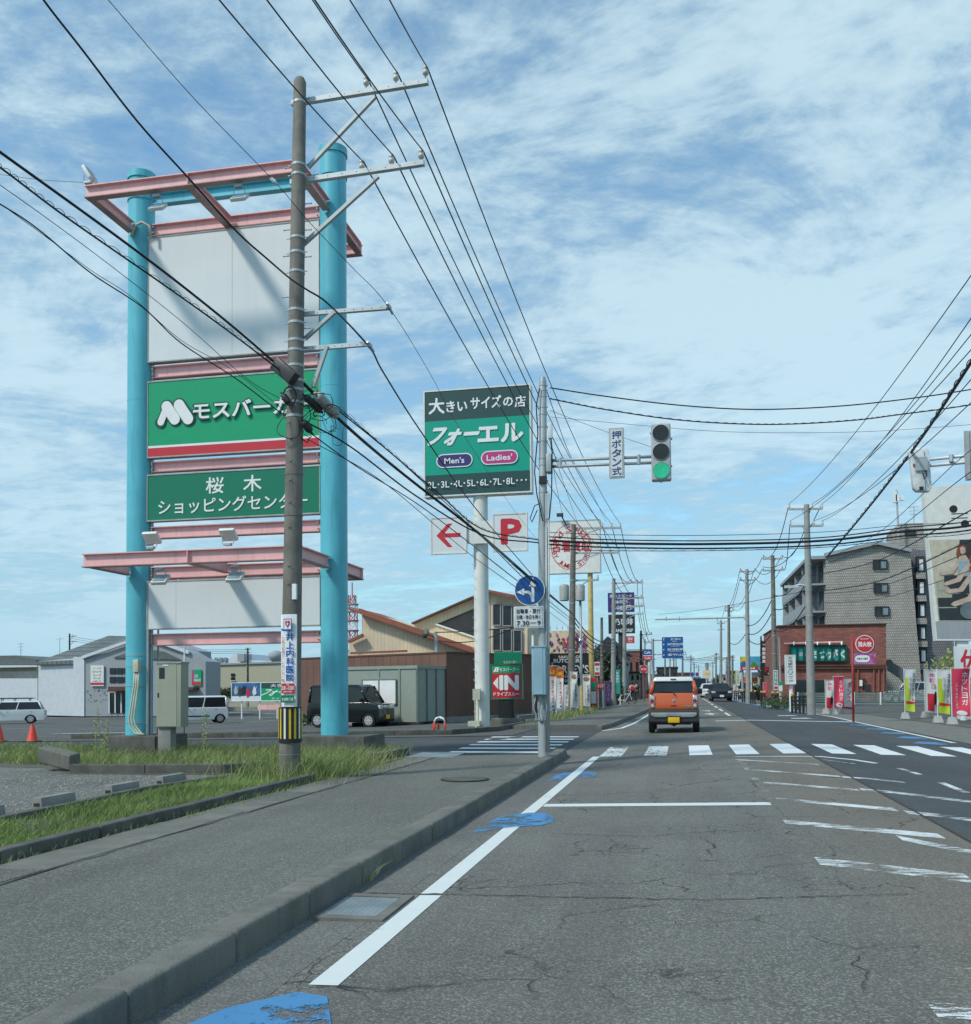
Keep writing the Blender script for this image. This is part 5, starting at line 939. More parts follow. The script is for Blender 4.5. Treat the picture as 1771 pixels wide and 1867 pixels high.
gg = T(c.x, 36.5); b = MB(); b.bb((c.x-.32, 36.4, gg), (c.x+.28, 36.7, c.z-hh/2)); b.build('post', 'black', r); b = MB(); b.bb((c.x-.55, 36.1, gg), (c.x+.6, 37.2, gg+.32)); b.build('plinth', 'kerb', r, smooth=True, bevel=.03)
px_board('menu_sign', 'dark green sign board above and behind the red IN sign', 'sign', 902, 951, 1189, 1212, 38.5, 'dgreen_sign', [('r', -.5, .5, .44, .5, 'green_sign'), ('t', 'モスバーガー', .1, -.3, .5, .22, 'cream_wall', .02)], th=.2, poles=((926, 1210, 1300, .1, 'black'),))
px_board('second_hand_shop_sign', 'big square white sign with red ring and red characters', 'shop sign', 984, 1094, 951, 1045, 60, 'offwhite',
    [('ring', .03, 0, .335, .45, .009, 'text_red'), ('arc', '2nd STREET', .03, 0, .265, .345, 168, 12, .115, 'text_red'), ('arc', 'BY JUMBO STORE', .03, 0, .285, .375, 196, 344, .085, 'text_red'), ('t', '古着買取', .03, .01, .64, .20, 'red_sign', .03)], th=.3, frame='galv', poles=((1076, 1043, 1290, .16, 'gold'),))
b = MB(); p = PY(1035, 952, 60); b.tube([p+Vector((0, -.4, -.3)), p+Vector((-.3, -.5, .3))], .04, 6); b.box(p+Vector((-.4, -.5, .38)), (.4, .2, .2)); tag(b.build('spot_lamp', 'clad'), 'small spot lamp leaning over the top of red ring sign', 'lamp')
def blobs(n, m, s, seed, x=(-.5, .5), z=(-.5, .5)):
    g = np.random.default_rng(seed); o = []
    for _ in range(n):
        cx, cz = g.uniform(*x), g.uniform(*z); k = g.integers(5, 8); o.append(('p', [(cx+s*(.5+g.random())*math.cos(6.283*i/k), cz+s*1.5*(.5+g.random())*math.sin(6.283*i/k)) for i in range(k)], m))
    return o
px_board('restaurant_sign', 'billboard with pink flowers above black field with white lettering', 'billboard', 992, 1083, 1150, 1250, 62, 'cream_wall',
    blobs(34, 'flower', .028, 4, (-.42, .36), (.14, .45))+blobs(24, 'flower_dark', .022, 5, (-.4, .2), (.12, .35))+blobs(9, 'flower_red', .025, 6, (-.15, .1), (.2, .36))+[('r', -.5, .5, -.5, .085, 'black_sign'), ('t', 'SAKURAGI', .02, .02, .42, .045, 'panel_white', .02), ('t', 'BUTCHER', -.03, -.05, .52, .07, 'panel_white', .03), ('t', 'H', -.38, -.19, .15, .22, 'galv_light', .01), ('t', "ORLEY'S", .06, -.205, .68, .15, 'panel_white', .03), ('t', 'DINING & CAFE', .05, -.33, .8, .07, 'panel_white', .025), ('t', '-29-', -.1, -.42, .3, .06, 'panel_white', .02)], th=.25, poles=((1010, 1249, 1290, .12, 'galv'), (1075, 1249, 1290, .12, 'galv')))
for i, px in enumerate((1004, 1016, 1026, 1036, 1048, 1063)):
    b = MB(); p = PY(px, 1149, 62); b.tube([p, p+Vector((0, -.1, .18)), p+Vector((.05, -.4, .22))], .02, 5); tag(b.build('sign_lamp', 'galv'), 'small lamp on top edge of flower billboard, number %s from the left' % ('one', 'two', 'three', 'four', 'five', 'six')[i], 'lamp')
px_board('purple_sign', 'purple square sign with white characters high on left side', 'shop sign', 1109, 1157, 1081, 1116, 92, 'navy', [('t', '男のステーキ', 0, .32, .86, .16, 'panel_white', .02), ('t', '体験込', .02, .02, .5, .16, 'panel_white', .02), ('t', '5080円', .05, -.28, .66, .24, 'panel_white', .03), ('o', .34, -.05, .04, .06, 'red_sign'), ('o', -.36, -.2, .04, .06, 'red_sign')], th=.6)
px_board('coffee_sign', 'black square sign with white brush lettering under the purple sign', 'shop sign', 1110, 1158, 1119, 1155, 92, 'black_sign', [('r', -.5, .5, .45, .5, 'panel_white'), ('t', '乃珈琲', .08, .08, .7, .32, 'panel_white', .03), ('t', 'HAND DRIP', .05, -.36, .76, .17, 'panel_white', .03)], th=.6, poles=((1133, 1154, 1290, .28, 'clad'),))
px_board('red_in_sign', 'small red sign with white IN lettering under black sign', 'sign', 1142, 1157, 1160, 1173, 90, 'red_sign', [('t', 'IN', 0, .12, .5, .42, 'panel_white', .04), ('t', 'DRIVE', 0, -.3, .5, .14, 'panel_white', .02)], th=.2)
r, c, w, hh = px_board('route_sign', 'blue overhead direction sign with four white destination rows', 'road sign', 1207.5, 1246, 1161.5, 1200, 118, 'blue_sign', [('t', '女池IC', .15, .40, .5, .1, 'white', .01), ('t', '鳥屋野潟公園', .12, .16, .74, .11, 'white', .01), ('t', '新潟駅南', .12, -.09, .74, .11, 'white', .01), ('t', '紫竹山', .12, -.34, .72, .11, 'white', .01), ('t', 'Meike', .1, .3, .2, .045, 'white', .01), ('t', 'Toyanogata Park', .12, .065, .45, .045, 'white', .01), ('t', 'Niigata Station', .12, -.185, .6, .045, 'white', .01),
    ('r', -.42, -.40, .32, .44, 'white'), ('p', [(-.44, .40), (-.38, .40), (-.41, .47)], 'white'), ('p', [(-.46, .15), (-.40, .2), (-.40, .10)], 'white'), ('p', [(-.46, -.1), (-.40, -.05), (-.40, -.15)], 'white'), ('p', [(-.46, -.35), (-.40, -.3), (-.40, -.4)], 'white')], th=.08)
b = MB(); q = PY(1190, 1165, 118); g = T(q.x, 118); b.tube([(q.x, 118, g), q], .19, 14); b.build('pole', 'galv', r, smooth=True, auto=True)
for z in (c.z+.9, c.z-.8): b = MB(); b.tube([(q.x, 118.1, z), (c.x+w*.3, 118.1, z)], .07, 8); b.build('arm', 'galv', r)
b = MB(); b.tube([(q.x, 118.1, c.z-1.5), (c.x-w*.4, 118.1, c.z-.8)], .05, 6); b.build('arm', 'galv', r)
px_board('camera_shop_sign', 'blue and red sign with white lettering on a white pole', 'shop sign', 1173, 1189, 1184, 1204, 106, 'blue_sign', [('r', -.5, .5, -.5, -.1, 'red_sign'), ('t', 'Café', 0, .22, .7, .25, 'white', .03), ('t', 'Café', 0, -.3, .7, .2, 'white', .03), ('r', -.5, .5, -.12, -.05, 'white')], th=.3, poles=((1184, 1204, 1285, .16, 'white'),))
px_board('teal_banner_sign', 'tall narrow teal sign with white characters on left pavement', 'sign', 1120, 1131, 1221, 1265, 70, 'cloth_teal', [('v', '女池歯科', .05, .42, -.05, .5, 'panel_white', .02), ('p', [(-.1, -.42), (.35, -.42), (.1, -.36)], 'red_sign')], th=.12, poles=((1131, 1265, 1285, .05, 'offwhite'),))
px_board('white_board_sign', 'white and red vertical board beside the flower billboard', 'sign', 1084.5, 1094, 1207, 1232, 66, 'panel_white', [('r', -.45, .45, .22, .42, 'red_sign'), ('r', -.45, .45, -.45, -.25, 'red_sign'), ('o', 0, 0, .25, .1, 'galv')], th=.2, poles=((1089, 1232, 1285, .05, 'galv'),))
px_board('rent_sign', 'low red sign with white characters on two white posts', 'sign', 1087.5, 1101, 1246, 1256, 60, 'red_sign', [('t', '月ココ', 0, 0, .8, .6, 'white', .04)], th=.06, poles=((1090, 1255, 1300, .04, 'white'), (1099, 1255, 1300, .04, 'white')))
r, c, w, hh = px_board('round_red_sign', 'small round red sign with pale lettering by left pavement', 'sign', 1167, 1181, 1213, 1227, 84, 'galv', [('o', 0, 0, .5, .5, 'text_red'), ('t', '消火栓', 0, 0, .7, .26, 'panel_white', .03)], th=.02)
b = MB(); b.tube([(c.x, 84.1, T(c.x, 84)), (c.x, 84.1, c.z)], .05, 8); b.build('post', 'red_post', r)
b = MB(); p = PY(1059, 1168, 47); rr = root('convex_mirror', 'round convex mirror on slim pole with yellow foot', 'mirror', (p.x, 47, T(p.x, 47))); b.tube([(p.x, 47.1, T(p.x, 47)), (p.x, 47.1, PY(1060, 1090, 47).z)], .065, 10); b.build('post', 'galv', rr, smooth=True); b = MB(); b.tube([(p.x, 47.1, T(p.x, 47)), (p.x, 47.1, PY(1060, 1250, 47).z)], .085, 10); b.build('yellow_foot', 'gold', rr); b = MB(); b.lathe((p.x, 46.95, p.z), [(.13, -.02), (.12, .03), (.07, .07), (.0, .09)], (0, -1, 0), 18); b.build('mirror', 'chrome', rr, smooth=True)
px_board('small_round_sign', 'small round blue sign far down the left lane', 'road sign', 1259, 1266, 1226, 1233, 150, 'galv', [('o', 0, 0, .5, .5, 'blue_sign')], th=.03, poles=((1263, 1233, 1262, .05, 'galv'),))
px_board('small_round_sign', 'small round no parking sign just right of blue round sign', 'road sign', 1268, 1275, 1226, 1233, 150, 'galv', [('o', 0, 0, .5, .5, 'text_red'), ('o', 0, 0, .33, .33, 'blue_sign')], th=.03, poles=((1271, 1233, 1262, .05, 'galv'),))
px_board('far_cream_sign', 'pale cream billboard far down the road on right', 'billboard', 1281, 1297, 1222, 1237, 230, 'cream_wall', [('t', '不動産', 0, 0, .7, .4, 'gold', .02)], th=.3, poles=((1289, 1237, 1260, .2, 'galv'),))
# right-hand side of the street
px_board('dentist_sign', 'white vertical sign with dark characters on white post', 'shop sign', 1433.5, 1449, 1196, 1246, 52, 'panel_white', [('v', '女池歯科クリニック', 0, .47, -.47, .55, 'darkline', .015)], th=.25, frame='offwhite', poles=((1443, 1247, 1290, .1, 'white'),))
px_board('tall_black_sign', 'tall sign, black top with five white panels below', 'shop sign', 1389, 1402.5, 1169, 1215, 90, 'black_sign', [('r', -.42, .5, .26-.005, .26, 'galv'), ('t', '珈琲館', 0, .36, .7, .07, 'panel_white', .02)]+[('r', -.42, .46, .12-.16*k, .24-.16*k, 'panel_white') for k in range(4)], th=.3, poles=((1389, 1168, 1285, .12, 'clad'),))
px_board('dark_parking_sign', 'black sign with red letter P and white arrow', 'sign', 1392, 1404, 1216, 1232, 86, 'black_sign', [('t', 'P', 0, .15, .45, .5, 'text_red', .04), ('p', [(.1, -.2), (.45, -.2), (.45, -.45)], 'panel_white')], th=.15)
px_board('colourful_billboard', 'yellow and blue billboard with mountains above red strip', 'billboard', 1350, 1388, 1197, 1222, 100, 'print_lightblue', [('r', -.5, -.1, .0, .5, 'print_yellow'), ('p', [(-.5, -.25), (-.5, .05), (-.3, .2), (-.1, -.25)], 'sky_print'), ('p', [(.0, -.25), (.1, .2), (.3, -.05), (.4, -.25)], 'mountain_green'), ('r', -.5, .35, -.5, -.25, 'red_sign'), ('t', '焼肉酒場', -.1, -.37, .6, .14, 'white', .03)], th=.4, poles=((1354, 1221, 1280, .12, 'galv'), (1384, 1221, 1280, .12, 'galv')))
px_board('orange_shop_front', 'orange and white shop fascia with round letters, right side', 'shop sign', 1352, 1388, 1226, 1245, 101, 'print_orange', [('r', -.5, -.1, .1, .5, 'panel_white'), ('t', 'COCO', -.3, .32, .36, .25, 'print_lightblue', .04), ('r', .0, .48, .0, .45, 'panel_white'), ('t', 'SALE', .24, -.25, .35, .2, 'text_red', .03), ('r', -.45, -.1, -.3, .0, 'cloth_orange')], th=.4)
px_board('green_flag_sign', 'lime and white vertical sign on white post, far right side', 'sign', 1341, 1349, 1222, 1250, 92, 'cloth_lime', [('r', -.2, .5, -.5, .5, 'panel_white'), ('v', '中古車買取', .12, .45, -.4, .4, 'mountain_green', .02)], th=.08, poles=((1345, 1250, 1280, .05, 'white'),))
px_board('pole_advert', 'narrow white and green advert strapped on brown pole', 'sign', 1411, 1418.5, 1222, 1258, 60.5, 'panel_white', [('r', -.35, .35, -.25, .45, 'dgreen_sign'), ('v', '整骨院', 0, .42, -.22, .5, 'panel_white', .02), ('r', -.4, .4, -.45, -.32, 'text_red')], th=.06)
px_board('pole_advert', 'narrow white advert strapped on third right pole', 'sign', 1366, 1371, 1225, 1262, 75, 'panel_white', [('r', -.4, .4, -.1, -.05, 'galv')], th=.06)
px_board('green_corner_sign', 'small green and white sign at foot of brick building', 'sign', 1420, 1427, 1243, 1260, 62, 'panel_white', [('r', -.5, .5, .1, .5, 'green_sign')], th=.08, poles=((1423, 1260, 1290, .04, 'offwhite'),))
hy = root('hydrant_sign', 'round red fire hydrant sign over pink advert on red post', 'road sign', GP(1556.5, 1317)); hp = PY(1556.5, 1317, GP(1556.5, 1317).y); HY = hp.y
b = MB(); tp = PY(1554.5, 1157, HY); b.tube([hp, (tp.x, HY, tp.z)], .045, 12); b.build('post', 'red_post', hy, smooth=True)
c = PY(1577, 1174, HY-.06); b = MB(); b.disc(c, (0, -1, 0), .33, .03, 36); b.build('disc', 'white', hy); face(hy, c+Vector((0, -.016, 0)), .66, .66, [('o', 0, 0, .46, .46, 'red_sign'), ('t', '消火栓', 0, -.02, .72, .28, 'white', .05), ('t', 'FIRE HYDRANT', 0, .28, .45, .07, 'white', .02)])
b = MB(); b.tube([c+Vector((.36*math.cos(t/24*6.2832), .05, .36*math.sin(t/24*6.2832))) for t in range(25)], .018, 6); b.build('hoop', 'red_post', hy, smooth=True)
a0, a1 = PY(1558, 1211, HY-.06), PY(1597, 1191, HY-.03); b = MB(); b.bb(a0, a1); b.build('advert_plate', 'panel_white', hy); face(hy, ((a0.x+a1.x)/2, a0.y, (a0.z+a1.z)/2), a1.x-a0.x, a1.z-a0.z, [('r', -.5, .5, -.5, .5, 'flower'), ('pill', -.12, 0, .34, .32, 'white'), ('t', '松華子の珈琲', -.12, 0, .5, .2, 'black', .01), ('p', [(.26, .3), (.38, .3), (.38, .1), (.46, .1), (.46, -.2), (.52, -.2), (.42, -.42), (.32, -.2), (.38, -.2), (.38, .02), (.30, .02), (.30, .2), (.26, .2)], 'magenta')])
# yoga billboard, leaning with its shear edge
YY = 41.0
def yb(px, py, dy=0.0): return PY(px, py, YY+dy)
yg = root('yoga_billboard', 'huge white billboard with seated yoga photo at the right edge', 'billboard', (yb(1751, 1290).x, YY, T(20, 40)))
b = MB(); q = [yb(1685, 890), yb(1905, 868), yb(1905, 1168), yb(1708, 1168)]; b.prism(q, (0, .55, 0)); b.build('board', 'offwhite', yg)
def quad(nm, pts, m, k, par=yg): b = MB(); b.poly([yb(x, y, -.004*k) for x, y in pts]); return b.build(nm, m, par)
quad('grey_strip', [(1706, 1133), (1905, 1133), (1905, 1165), (1709.5, 1165)], 'wall_grey', 1); quad('photo_wall', [(1694, 984), (1905, 982), (1905, 1133), (1712, 1133)], 'yoga_wall', 1); ph = quad('photo_floor', [(1707, 1060), (1905, 1060), (1905, 1133), (1712, 1133)], 'yoga_floor', 2)
quad('photo_dark', [(1750, 984), (1905, 982), (1905, 1060), (1748, 1060)], 'clad', 3); quad('photo_mat', [(1710, 1090), (1905, 1086), (1905, 1131), (1714, 1131)], 'yoga_dark', 3); quad('photo_line', [(1709, 1075), (1771, 1073), (1771, 1075), (1709, 1077)], 'mat_light', 4); quad('photo_line', [(1712, 1107), (1771, 1106), (1771, 1108), (1712, 1109)], 'mat_light', 4)
for (sx_, sy_, sc) in ((0, 0, 1.0), (22, 26, 1.25)):
    def F(pts): return [(1752+sx_+(x-1752)*sc, 1020+sy_+(y-1020)*sc) for x, y in pts]
    quad('figure_hair', F([(1746, 1000), (1749, 993), (1757, 992), (1763, 998), (1763, 1008), (1758, 1018), (1746, 1019), (1744, 1010)]), 'hair_red', 5)
    quad('figure_face', F([(1751, 999), (1755, 996), (1760, 999), (1761, 1006), (1757, 1012), (1752, 1008)]), 'skin_pale', 6)
    quad('figure_torso', F([(1750, 1013), (1761, 1012), (1768, 1022), (1768, 1050), (1748, 1052), (1746, 1024)]), 'skin_pale', 6); quad('figure_top', F([(1748, 1024), (1767, 1022), (1767, 1050), (1749, 1052)]), 'top_blue', 7)
    quad('figure_arm', F([(1746, 1022), (1749, 1030), (1738, 1046), (1718, 1049), (1712, 1046), (1714, 1043), (1732, 1041)]), 'skin_pale', 8); quad('figure_arm', F([(1766, 1024), (1771, 1030), (1752, 1060), (1726, 1068), (1720, 1065), (1724, 1061), (1744, 1054)]), 'skin_pale', 9)
    quad('figure_leg', F([(1722, 1050), (1740, 1048), (1771, 1060), (1771, 1082), (1740, 1080), (1722, 1062)]), 'black_sign', 5)
b = MB(); b.disc(yb(1768, 1113, -.045), (0, -1, 0), .34, .004, 24); b.build('photo_ball', 'ball_grey', yg)
for cc, rr_ in (((1739, 928), 6.5), ((1760, 955), 6.5)):
    c = yb(*cc, -.006); b = MB(); b.disc(c, (0, -1, 0), rr_*YY/FPX, .004, 24); b.build('black_dot', 'black', yg)
for y in (937, 945): b = MB(); a, c = yb(1735, y, -.005), yb(1765, y-1, -.005); b.beam(a, c, .004, .035); b.build('black_line', 'black', yg)
b = MB(); pp = yb(1752, 1168, .25); b.bb((pp.x-.17, YY+.1, T(20, 40)), (pp.x+.25, YY+.45, pp.z)); b.build('post', 'white', yg)
px_board('holiday_sign', 'white sign with large red brush character beside billboard post', 'sign', 1740, 1835, 1178, 1234, 39.5, 'panel_white', [('t', '休館日', .12, 0, 1.0, .8, 'text_red', .03)], th=.1, poles=((1757, 1234, 1312, .12, 'white'),))
# banners
def banner(pxb, pyb, xc0, xc1, y0, y1, m, items, lb, grp, bend=.08, base=True, pole_top=4, Y=None, tilt=0.0):
    g = GP(pxb, pyb) if Y is None else PY(pxb, pyb, Y)
    if Y is not None: g.z = T(g.x, g.y)+.02
    Yb = g.y; r = root('advertising_banner', lb, 'banner', g, grp); a, c = PY(xc0, y1, Yb), PY(xc1, y0, Yb); w = c.x-a.x; h = c.z-a.z; pxx = a.x-.03
    b = MB(); b.tube([(pxx-(tilt*.3), Yb, g.z+.1), (pxx, Yb, c.z+.05)], .014, 6); b.tube([(pxx, Yb, c.z+.02), (c.x, Yb, c.z+.02)], .009, 5); b.build('pole', 'white', r)
    if base: b = MB(); z = g.z; s = .17; b.add([(pxx-s, Yb-s, z), (pxx+s, Yb-s, z), (pxx+s, Yb+s, z), (pxx-s, Yb+s, z), (pxx-s*.6, Yb-s*.6, z+.26), (pxx+s*.6, Yb-s*.6, z+.26), (pxx+s*.6, Yb+s*.6, z+.26), (pxx-s*.6, Yb+s*.6, z+.26)], [(3, 2, 1, 0), (4, 5, 6, 7), (0, 1, 5, 4), (1, 2, 6, 5), (2, 3, 7, 6), (3, 0, 4, 7)]); b.build('base', 'concrete_light', r, smooth=True, bevel=.02)
    ph = random.uniform(0, 6)
    def fn(v):
        u = (v.x-a.x)/max(w, .01); t = (c.z-v.z)/max(h, .01); return Vector((a.x+(v.x-a.x)*(1-.13*t*u*(1+.6*math.sin(ph+3*t))), v.y-bend*math.sin(u*3.3+t*5+ph)*u, v.z-.05*u*t))
    def grid(x0, x1, z0, z1, k, mm, nm='cloth'):
        b = MB(); nx, nz = 7, 16; vs = [fn(Vector((a.x+w*(x0+(x1-x0)*i/nx), Yb-.004*k, a.z+h*(z0+(z1-z0)*j/nz)))) for j in range(nz+1) for i in range(nx+1)]
        b.add(vs, [(j*(nx+1)+i, j*(nx+1)+i+1, (j+1)*(nx+1)+i+1, (j+1)*(nx+1)+i) for j in range(nz) for i in range(nx)]); return b.build(nm, mm, r, smooth=True)
    grid(0, 1, 0, 1, 0, m)
    for k, it in enumerate(items):
        if it[0] == 'r': grid(it[1]+.5, it[2]+.5, it[3]+.5, it[4]+.5, k+1, it[5], 'printed_field')
        elif it[0] == 'v':
            _, body, x, z0, z1, cw, mm = it[:7]; b = MB(); st = (z0-z1)/len(body)
            for i, ccc in enumerate(body):
                if ccc == 'ー': ccc = '|'; cwi = cw*.15
                else: cwi = cw
                b.text(ccc, (a.x+w*(x+.5), Yb-.004*(k+2), a.z+h*(z0+.5-st*(i+.5))), (1, 0, 0), cwi*w, st*h*.82, 0, .02, fn=fn)
            b.build('lettering', mm, r)
        elif it[0] == 'o':
            _, x, z, rx, rz, mm = it; b = MB(); b.poly([fn(Vector((a.x+w*(x+.5+rx*math.cos(q)), Yb-.004*(k+2), a.z+h*(z+.5+rz*math.sin(q))))) for q in [6.283*i/16 for i in range(16)]]); b.build('printed_disc', mm, r)
    return r
GR = 'advertising banners on the right car park'
LIME = [('r', -.5, .0, -.5, .05, 'cloth_lime'), ('r', -.5, -.2, .05, .3, 'cloth_lime'), ('r', 0, .5, -.5, -.3, 'cloth_lime'), ('r', -.45, .5, -.32, -.26, 'text_red'), ('v', 'スタジオジム', .28, .42, -.25, .24, 'darkline'), ('v', '始めよう', -.05, .35, -.15, .16, 'galv')]
banner(1651, 1311, 1652, 1670, 1221, 1296, 'cloth_white', LIME, 'white and lime banner farthest left of the right front row', GR)
banner(1691, 1309, 1689, 1710, 1222, 1299, 'cloth_white', [('v', '体験', .05, .45, .2, .42, 'text_pink'), ('v', '無料', .1, .2, .05, .3, 'galv'), ('r', -.35, .2, -.45, -.05, 'red_sign'), ('o', .28, -.15, .12, .16, 'black'), ('o', .25, .12, .09, .05, 'skin')], 'white banner with pink characters and red figure print', GR)
banner(1704, 1318, 1712, 1735, 1222, 1300, 'cloth_white', LIME, 'white and lime banner between the figure banner and pink banner', GR)
banner(1733, 1321, 1738, 1770, 1219, 1304, 'cloth_pink', [('v', 'ホットヨガ', .22, .44, -.28, .34, 'panel_white'), ('v', 'ここで体験しよう', -.25, .2, -.36, .12, 'cloth_white'), ('o', 0, -.44, .3, .05, 'cloth_white')], 'large pink banner with white characters at the right edge', GR, .12)
banner(1757, 1312, 1772, 1795, 1225, 1305, 'cloth_pink', [], 'pink banner cut off by the right edge of view', GR)
G2 = 'advertising banners by the car park entrance'
banner(1506, 1302, 1507, 1521, 1241, 1292, 'cloth_white', [('v', '体験', 0, .45, .15, .5, 'text_pink'), ('r', -.45, .45, -.48, -.1, 'red_sign'), ('o', .2, -.2, .15, .15, 'black')], 'left white banner of the three beside hydrant post', G2)
banner(1521, 1303, 1522, 1539, 1234, 1288, 'cloth_pink', [('v', 'ホットヨガ', .2, .4, -.3, .34, 'panel_white'), ('o', 0, -.43, .35, .07, 'cloth_white')], 'pink banner in the middle of three beside hydrant post', G2)
banner(1537, 1302, 1536, 1556, 1239, 1292, 'cloth_white', [('v', 'ダンス', .2, .45, -.3, .4, 'text_red'), ('r', -.5, .5, -.5, -.42, 'red_sign')], 'right white banner with red characters touching hydrant post', G2)
G3 = 'burger shop banners along the left pavement'
TACO = [('r', -.5, .5, .26, .5, 'cloth_orange'), ('o', 0, .37, .3, .055, 'print_yellow'), ('v', 'モスタコス', .05, .18, -.38, .36, 'text_red'), ('o', .1, -.44, .12, .02, 'black')]
BURG = [('o', 0, .38, .4, .07, 'terracotta'), ('o', 0, .34, .35, .035, 'mountain_green'), ('v', 'とび切り', .2, .2, -.35, .25, 'darkline'), ('v', 'チーズバーガー', -.2, .2, -.4, .2, 'galv')]
banner(1000, 1302, 1000.5, 1015, 1215, 1291, 'cloth_white', TACO, 'orange topped banner with red characters nearest signal pole', G3, Y=40, base=False)
banner(1015, 1300, 1015.5, 1028, 1219, 1291, 'cloth_white', TACO, 'second orange topped banner with red characters', G3, Y=42, base=False)
banner(1042, 1300, 1042, 1054, 1226, 1290, 'cloth_white', BURG, 'wind twisted burger banner behind brown utility pole', G3, .3, Y=46, base=False)
banner(1063, 1298, 1063, 1077, 1231, 1287, 'cloth_white', BURG, 'burger banner with dark characters right of convex mirror', G3, Y=49, base=False)
banner(1031, 1300, 1031, 1037, 1250, 1286, 'cloth_white', [('v', 'てりやき', 0, .45, -.45, .5, 'text_red')], 'narrow low white banner with red characters', G3, .03, Y=45, base=False)
banner(1104, 1290, 1104, 1116, 1243, 1281, 'flower', [('v', 'スクール', 0, .4, -.4, .4, 'cloth_white')], 'lilac banner on left pavement before the grey pole', 'single banners', Y=64, base=False)
banner(1393, 1275, 1393, 1398, 1245, 1275, 'cloth_pink', [], 'small pink striped banner at far right roadside', 'single banners', .03, Y=78, base=False)
# ------------------------------------------------------------------ buildings
def wallprism(b, pts, z0, z1, mi=0): b.prism([(x, y, z0) for x, y in pts], (0, 0, z1-z0), mi)
# burger restaurant: rotated brown block, cream sheds behind
c0 = PD(815, 1300, 43.5); e1 = Vector((PD(553, 1300, 50).x, PD(553, 1300, 50).y)); o2 = Vector((c0.x, c0.y)); d1 = (e1-o2).normalized(); d2 = Vector((-d1.y, d1.x))
if d2.y < 0: d2 = -d2
zg = -.4; ztop = PD(815, 1188, 43.5).z
mb_ = root('restaurant_building', 'burger restaurant, brown low walls with cream sheds and terracotta eaves', 'building', (o2.x, o2.y, T(o2.x, o2.y)))
L1 = 10.5; L2 = 7.0; q = [o2, o2+d1*L1, o2+d1*L1+d2*L2, o2+d2*L2]
b = MB(); wallprism(b, [(p.x, p.y) for p in q], zg+.5, ztop-.08); b.build('lower_wall', 'cladding_brown', mb_)
q2 = [o2-d1*.03-d2*.03, o2+d1*(L1+.03)-d2*.03, o2+d1*(L1+.03)+d2*(L2+.03), o2-d1*.03+d2*(L2+.03)]; b = MB(); wallprism(b, [(p.x, p.y) for p in q2], ztop-.08, ztop); b.build('parapet_cap', 'brown_dark', mb_)
b = MB(); wallprism(b, [(p.x, p.y) for p in q], zg, zg+.5); b.build('foundation', 'concrete', mb_)
def seg(p, q, y): return PY(p, q, y)
def rprism(pix, Yp, dep, m, nm, par=mb_):         # a gable end read off at distance Yp, then given its depth
    b = MB(); b.prism([PY(x, y, Yp) for x, y in pix], (0, dep, 0)); return b.build(nm, m, par)
rprism([(637, 1215), (637, 1169), (660, 1159), (660, 1115), (866, 1187), (866, 1215)], 48.0, 7, 'cladding_cream', 'cream_gable')
b = MB(); a, c = PY(656, 1114, 47.7), PY(870, 1188, 47.7); b.beam(a, c, .5, .26); b.beam(PY(636, 1170, 47.7), PY(662, 1158, 47.7), .3, .14); b.build('eave_board', 'terracotta', mb_)
b = MB(); a, c = PY(656, 1112, 52), PY(872, 1186, 52); b.beam(a, c, 8.2, .1); b.build('sloping_roof', 'terracotta', mb_)
rprism([(750, 1215), (755, 1137), (890, 1079), (893, 1079), (893, 1215)], 50.5, 9, 'cladding_cream', 'rear_gable')
b = MB(); a, c = PY(752, 1137, 50.3), PY(892, 1076, 50.3); b.beam(a, c, .35, .09); b.build('rear_eave_board', 'brown_dark', mb_)
rprism([(893, 1215), (893, 1080), (962, 1094), (962, 1215)], 50.55, 8.5, 'cladding_cream', 'window_tower')
b = MB(); a, c = PY(888, 1077, 50.2), PY(966, 1093, 50.2); b.beam(a, c, .5, .12); b.build('tower_eave', 'terracotta', mb_)
b = MB(); b.poly([PY(x, y, 50.48) for x, y in ((796, 1138), (864, 1110), (864, 1161))]); b.build('recess', 'clad', mb_)
b = MB(); b.beam(PY(795, 1138, 50.42), PY(866, 1162, 50.42), .08, .08); b.build('recess_sill', 'white', mb_)
for (x0, x1, y0, y1) in ((899, 913, 1101, 1140), (917, 933, 1104, 1141), (937, 951, 1107, 1143), (899, 913, 1146, 1186), (917, 933, 1147, 1187), (937, 951, 1149, 1188)):
    b = MB(); b.prism([PY(x, y, 50.47) for x, y in ((x0, y1), (x1, y1), (x1, y0), (x0, y0))], (0, .05, 0)); wd = b.build('window', 'glass', mb_)
    b = MB(); f = [PY(x, y, 50.44) for x, y in ((x0, y1), (x1, y1), (x1, y0), (x0, y0))]
    for k in range(4): b.beam(f[k], f[(k+1) % 4], .05, .05)
    b.build('frame', 'wall_grey', wd)
b = MB(); b.beam(PY(640, 1191, 46.3), PY(742, 1187, 46.3), .2, .1); b.build('ridge_flashing', 'terracotta', mb_)
for (x0, x1) in ((722, 748), (752, 775)): b = MB(); b.prism([PY(x, y, 46.0) for x, y in ((x0, 1213), (x1, 1213), (x1, 1209.5), (x0, 1209.5))], (0, .15, 0)); b.build('vent', 'clad', mb_)
b = MB(); a = PY(830, 1215, 45.2); b.box(a, (.5, .12, .14)); b.box(a+Vector((-.12, 0, -.3)), (.2, .14, .5)); b.build('wall_lamp', 'brown_dark', mb_)
b = MB(); b.prism([PY(x, y, 48.6) for x, y in ((897, 1296), (955, 1296), (955, 1248), (897, 1248))], (0, .1, 0)); dw = b.build('shop_window', 'glass', mb_)
b = MB()
for x in (897, 916, 936, 955): b.beam(PY(x, 1296, 48.5), PY(x, 1248, 48.5), .07, .07)
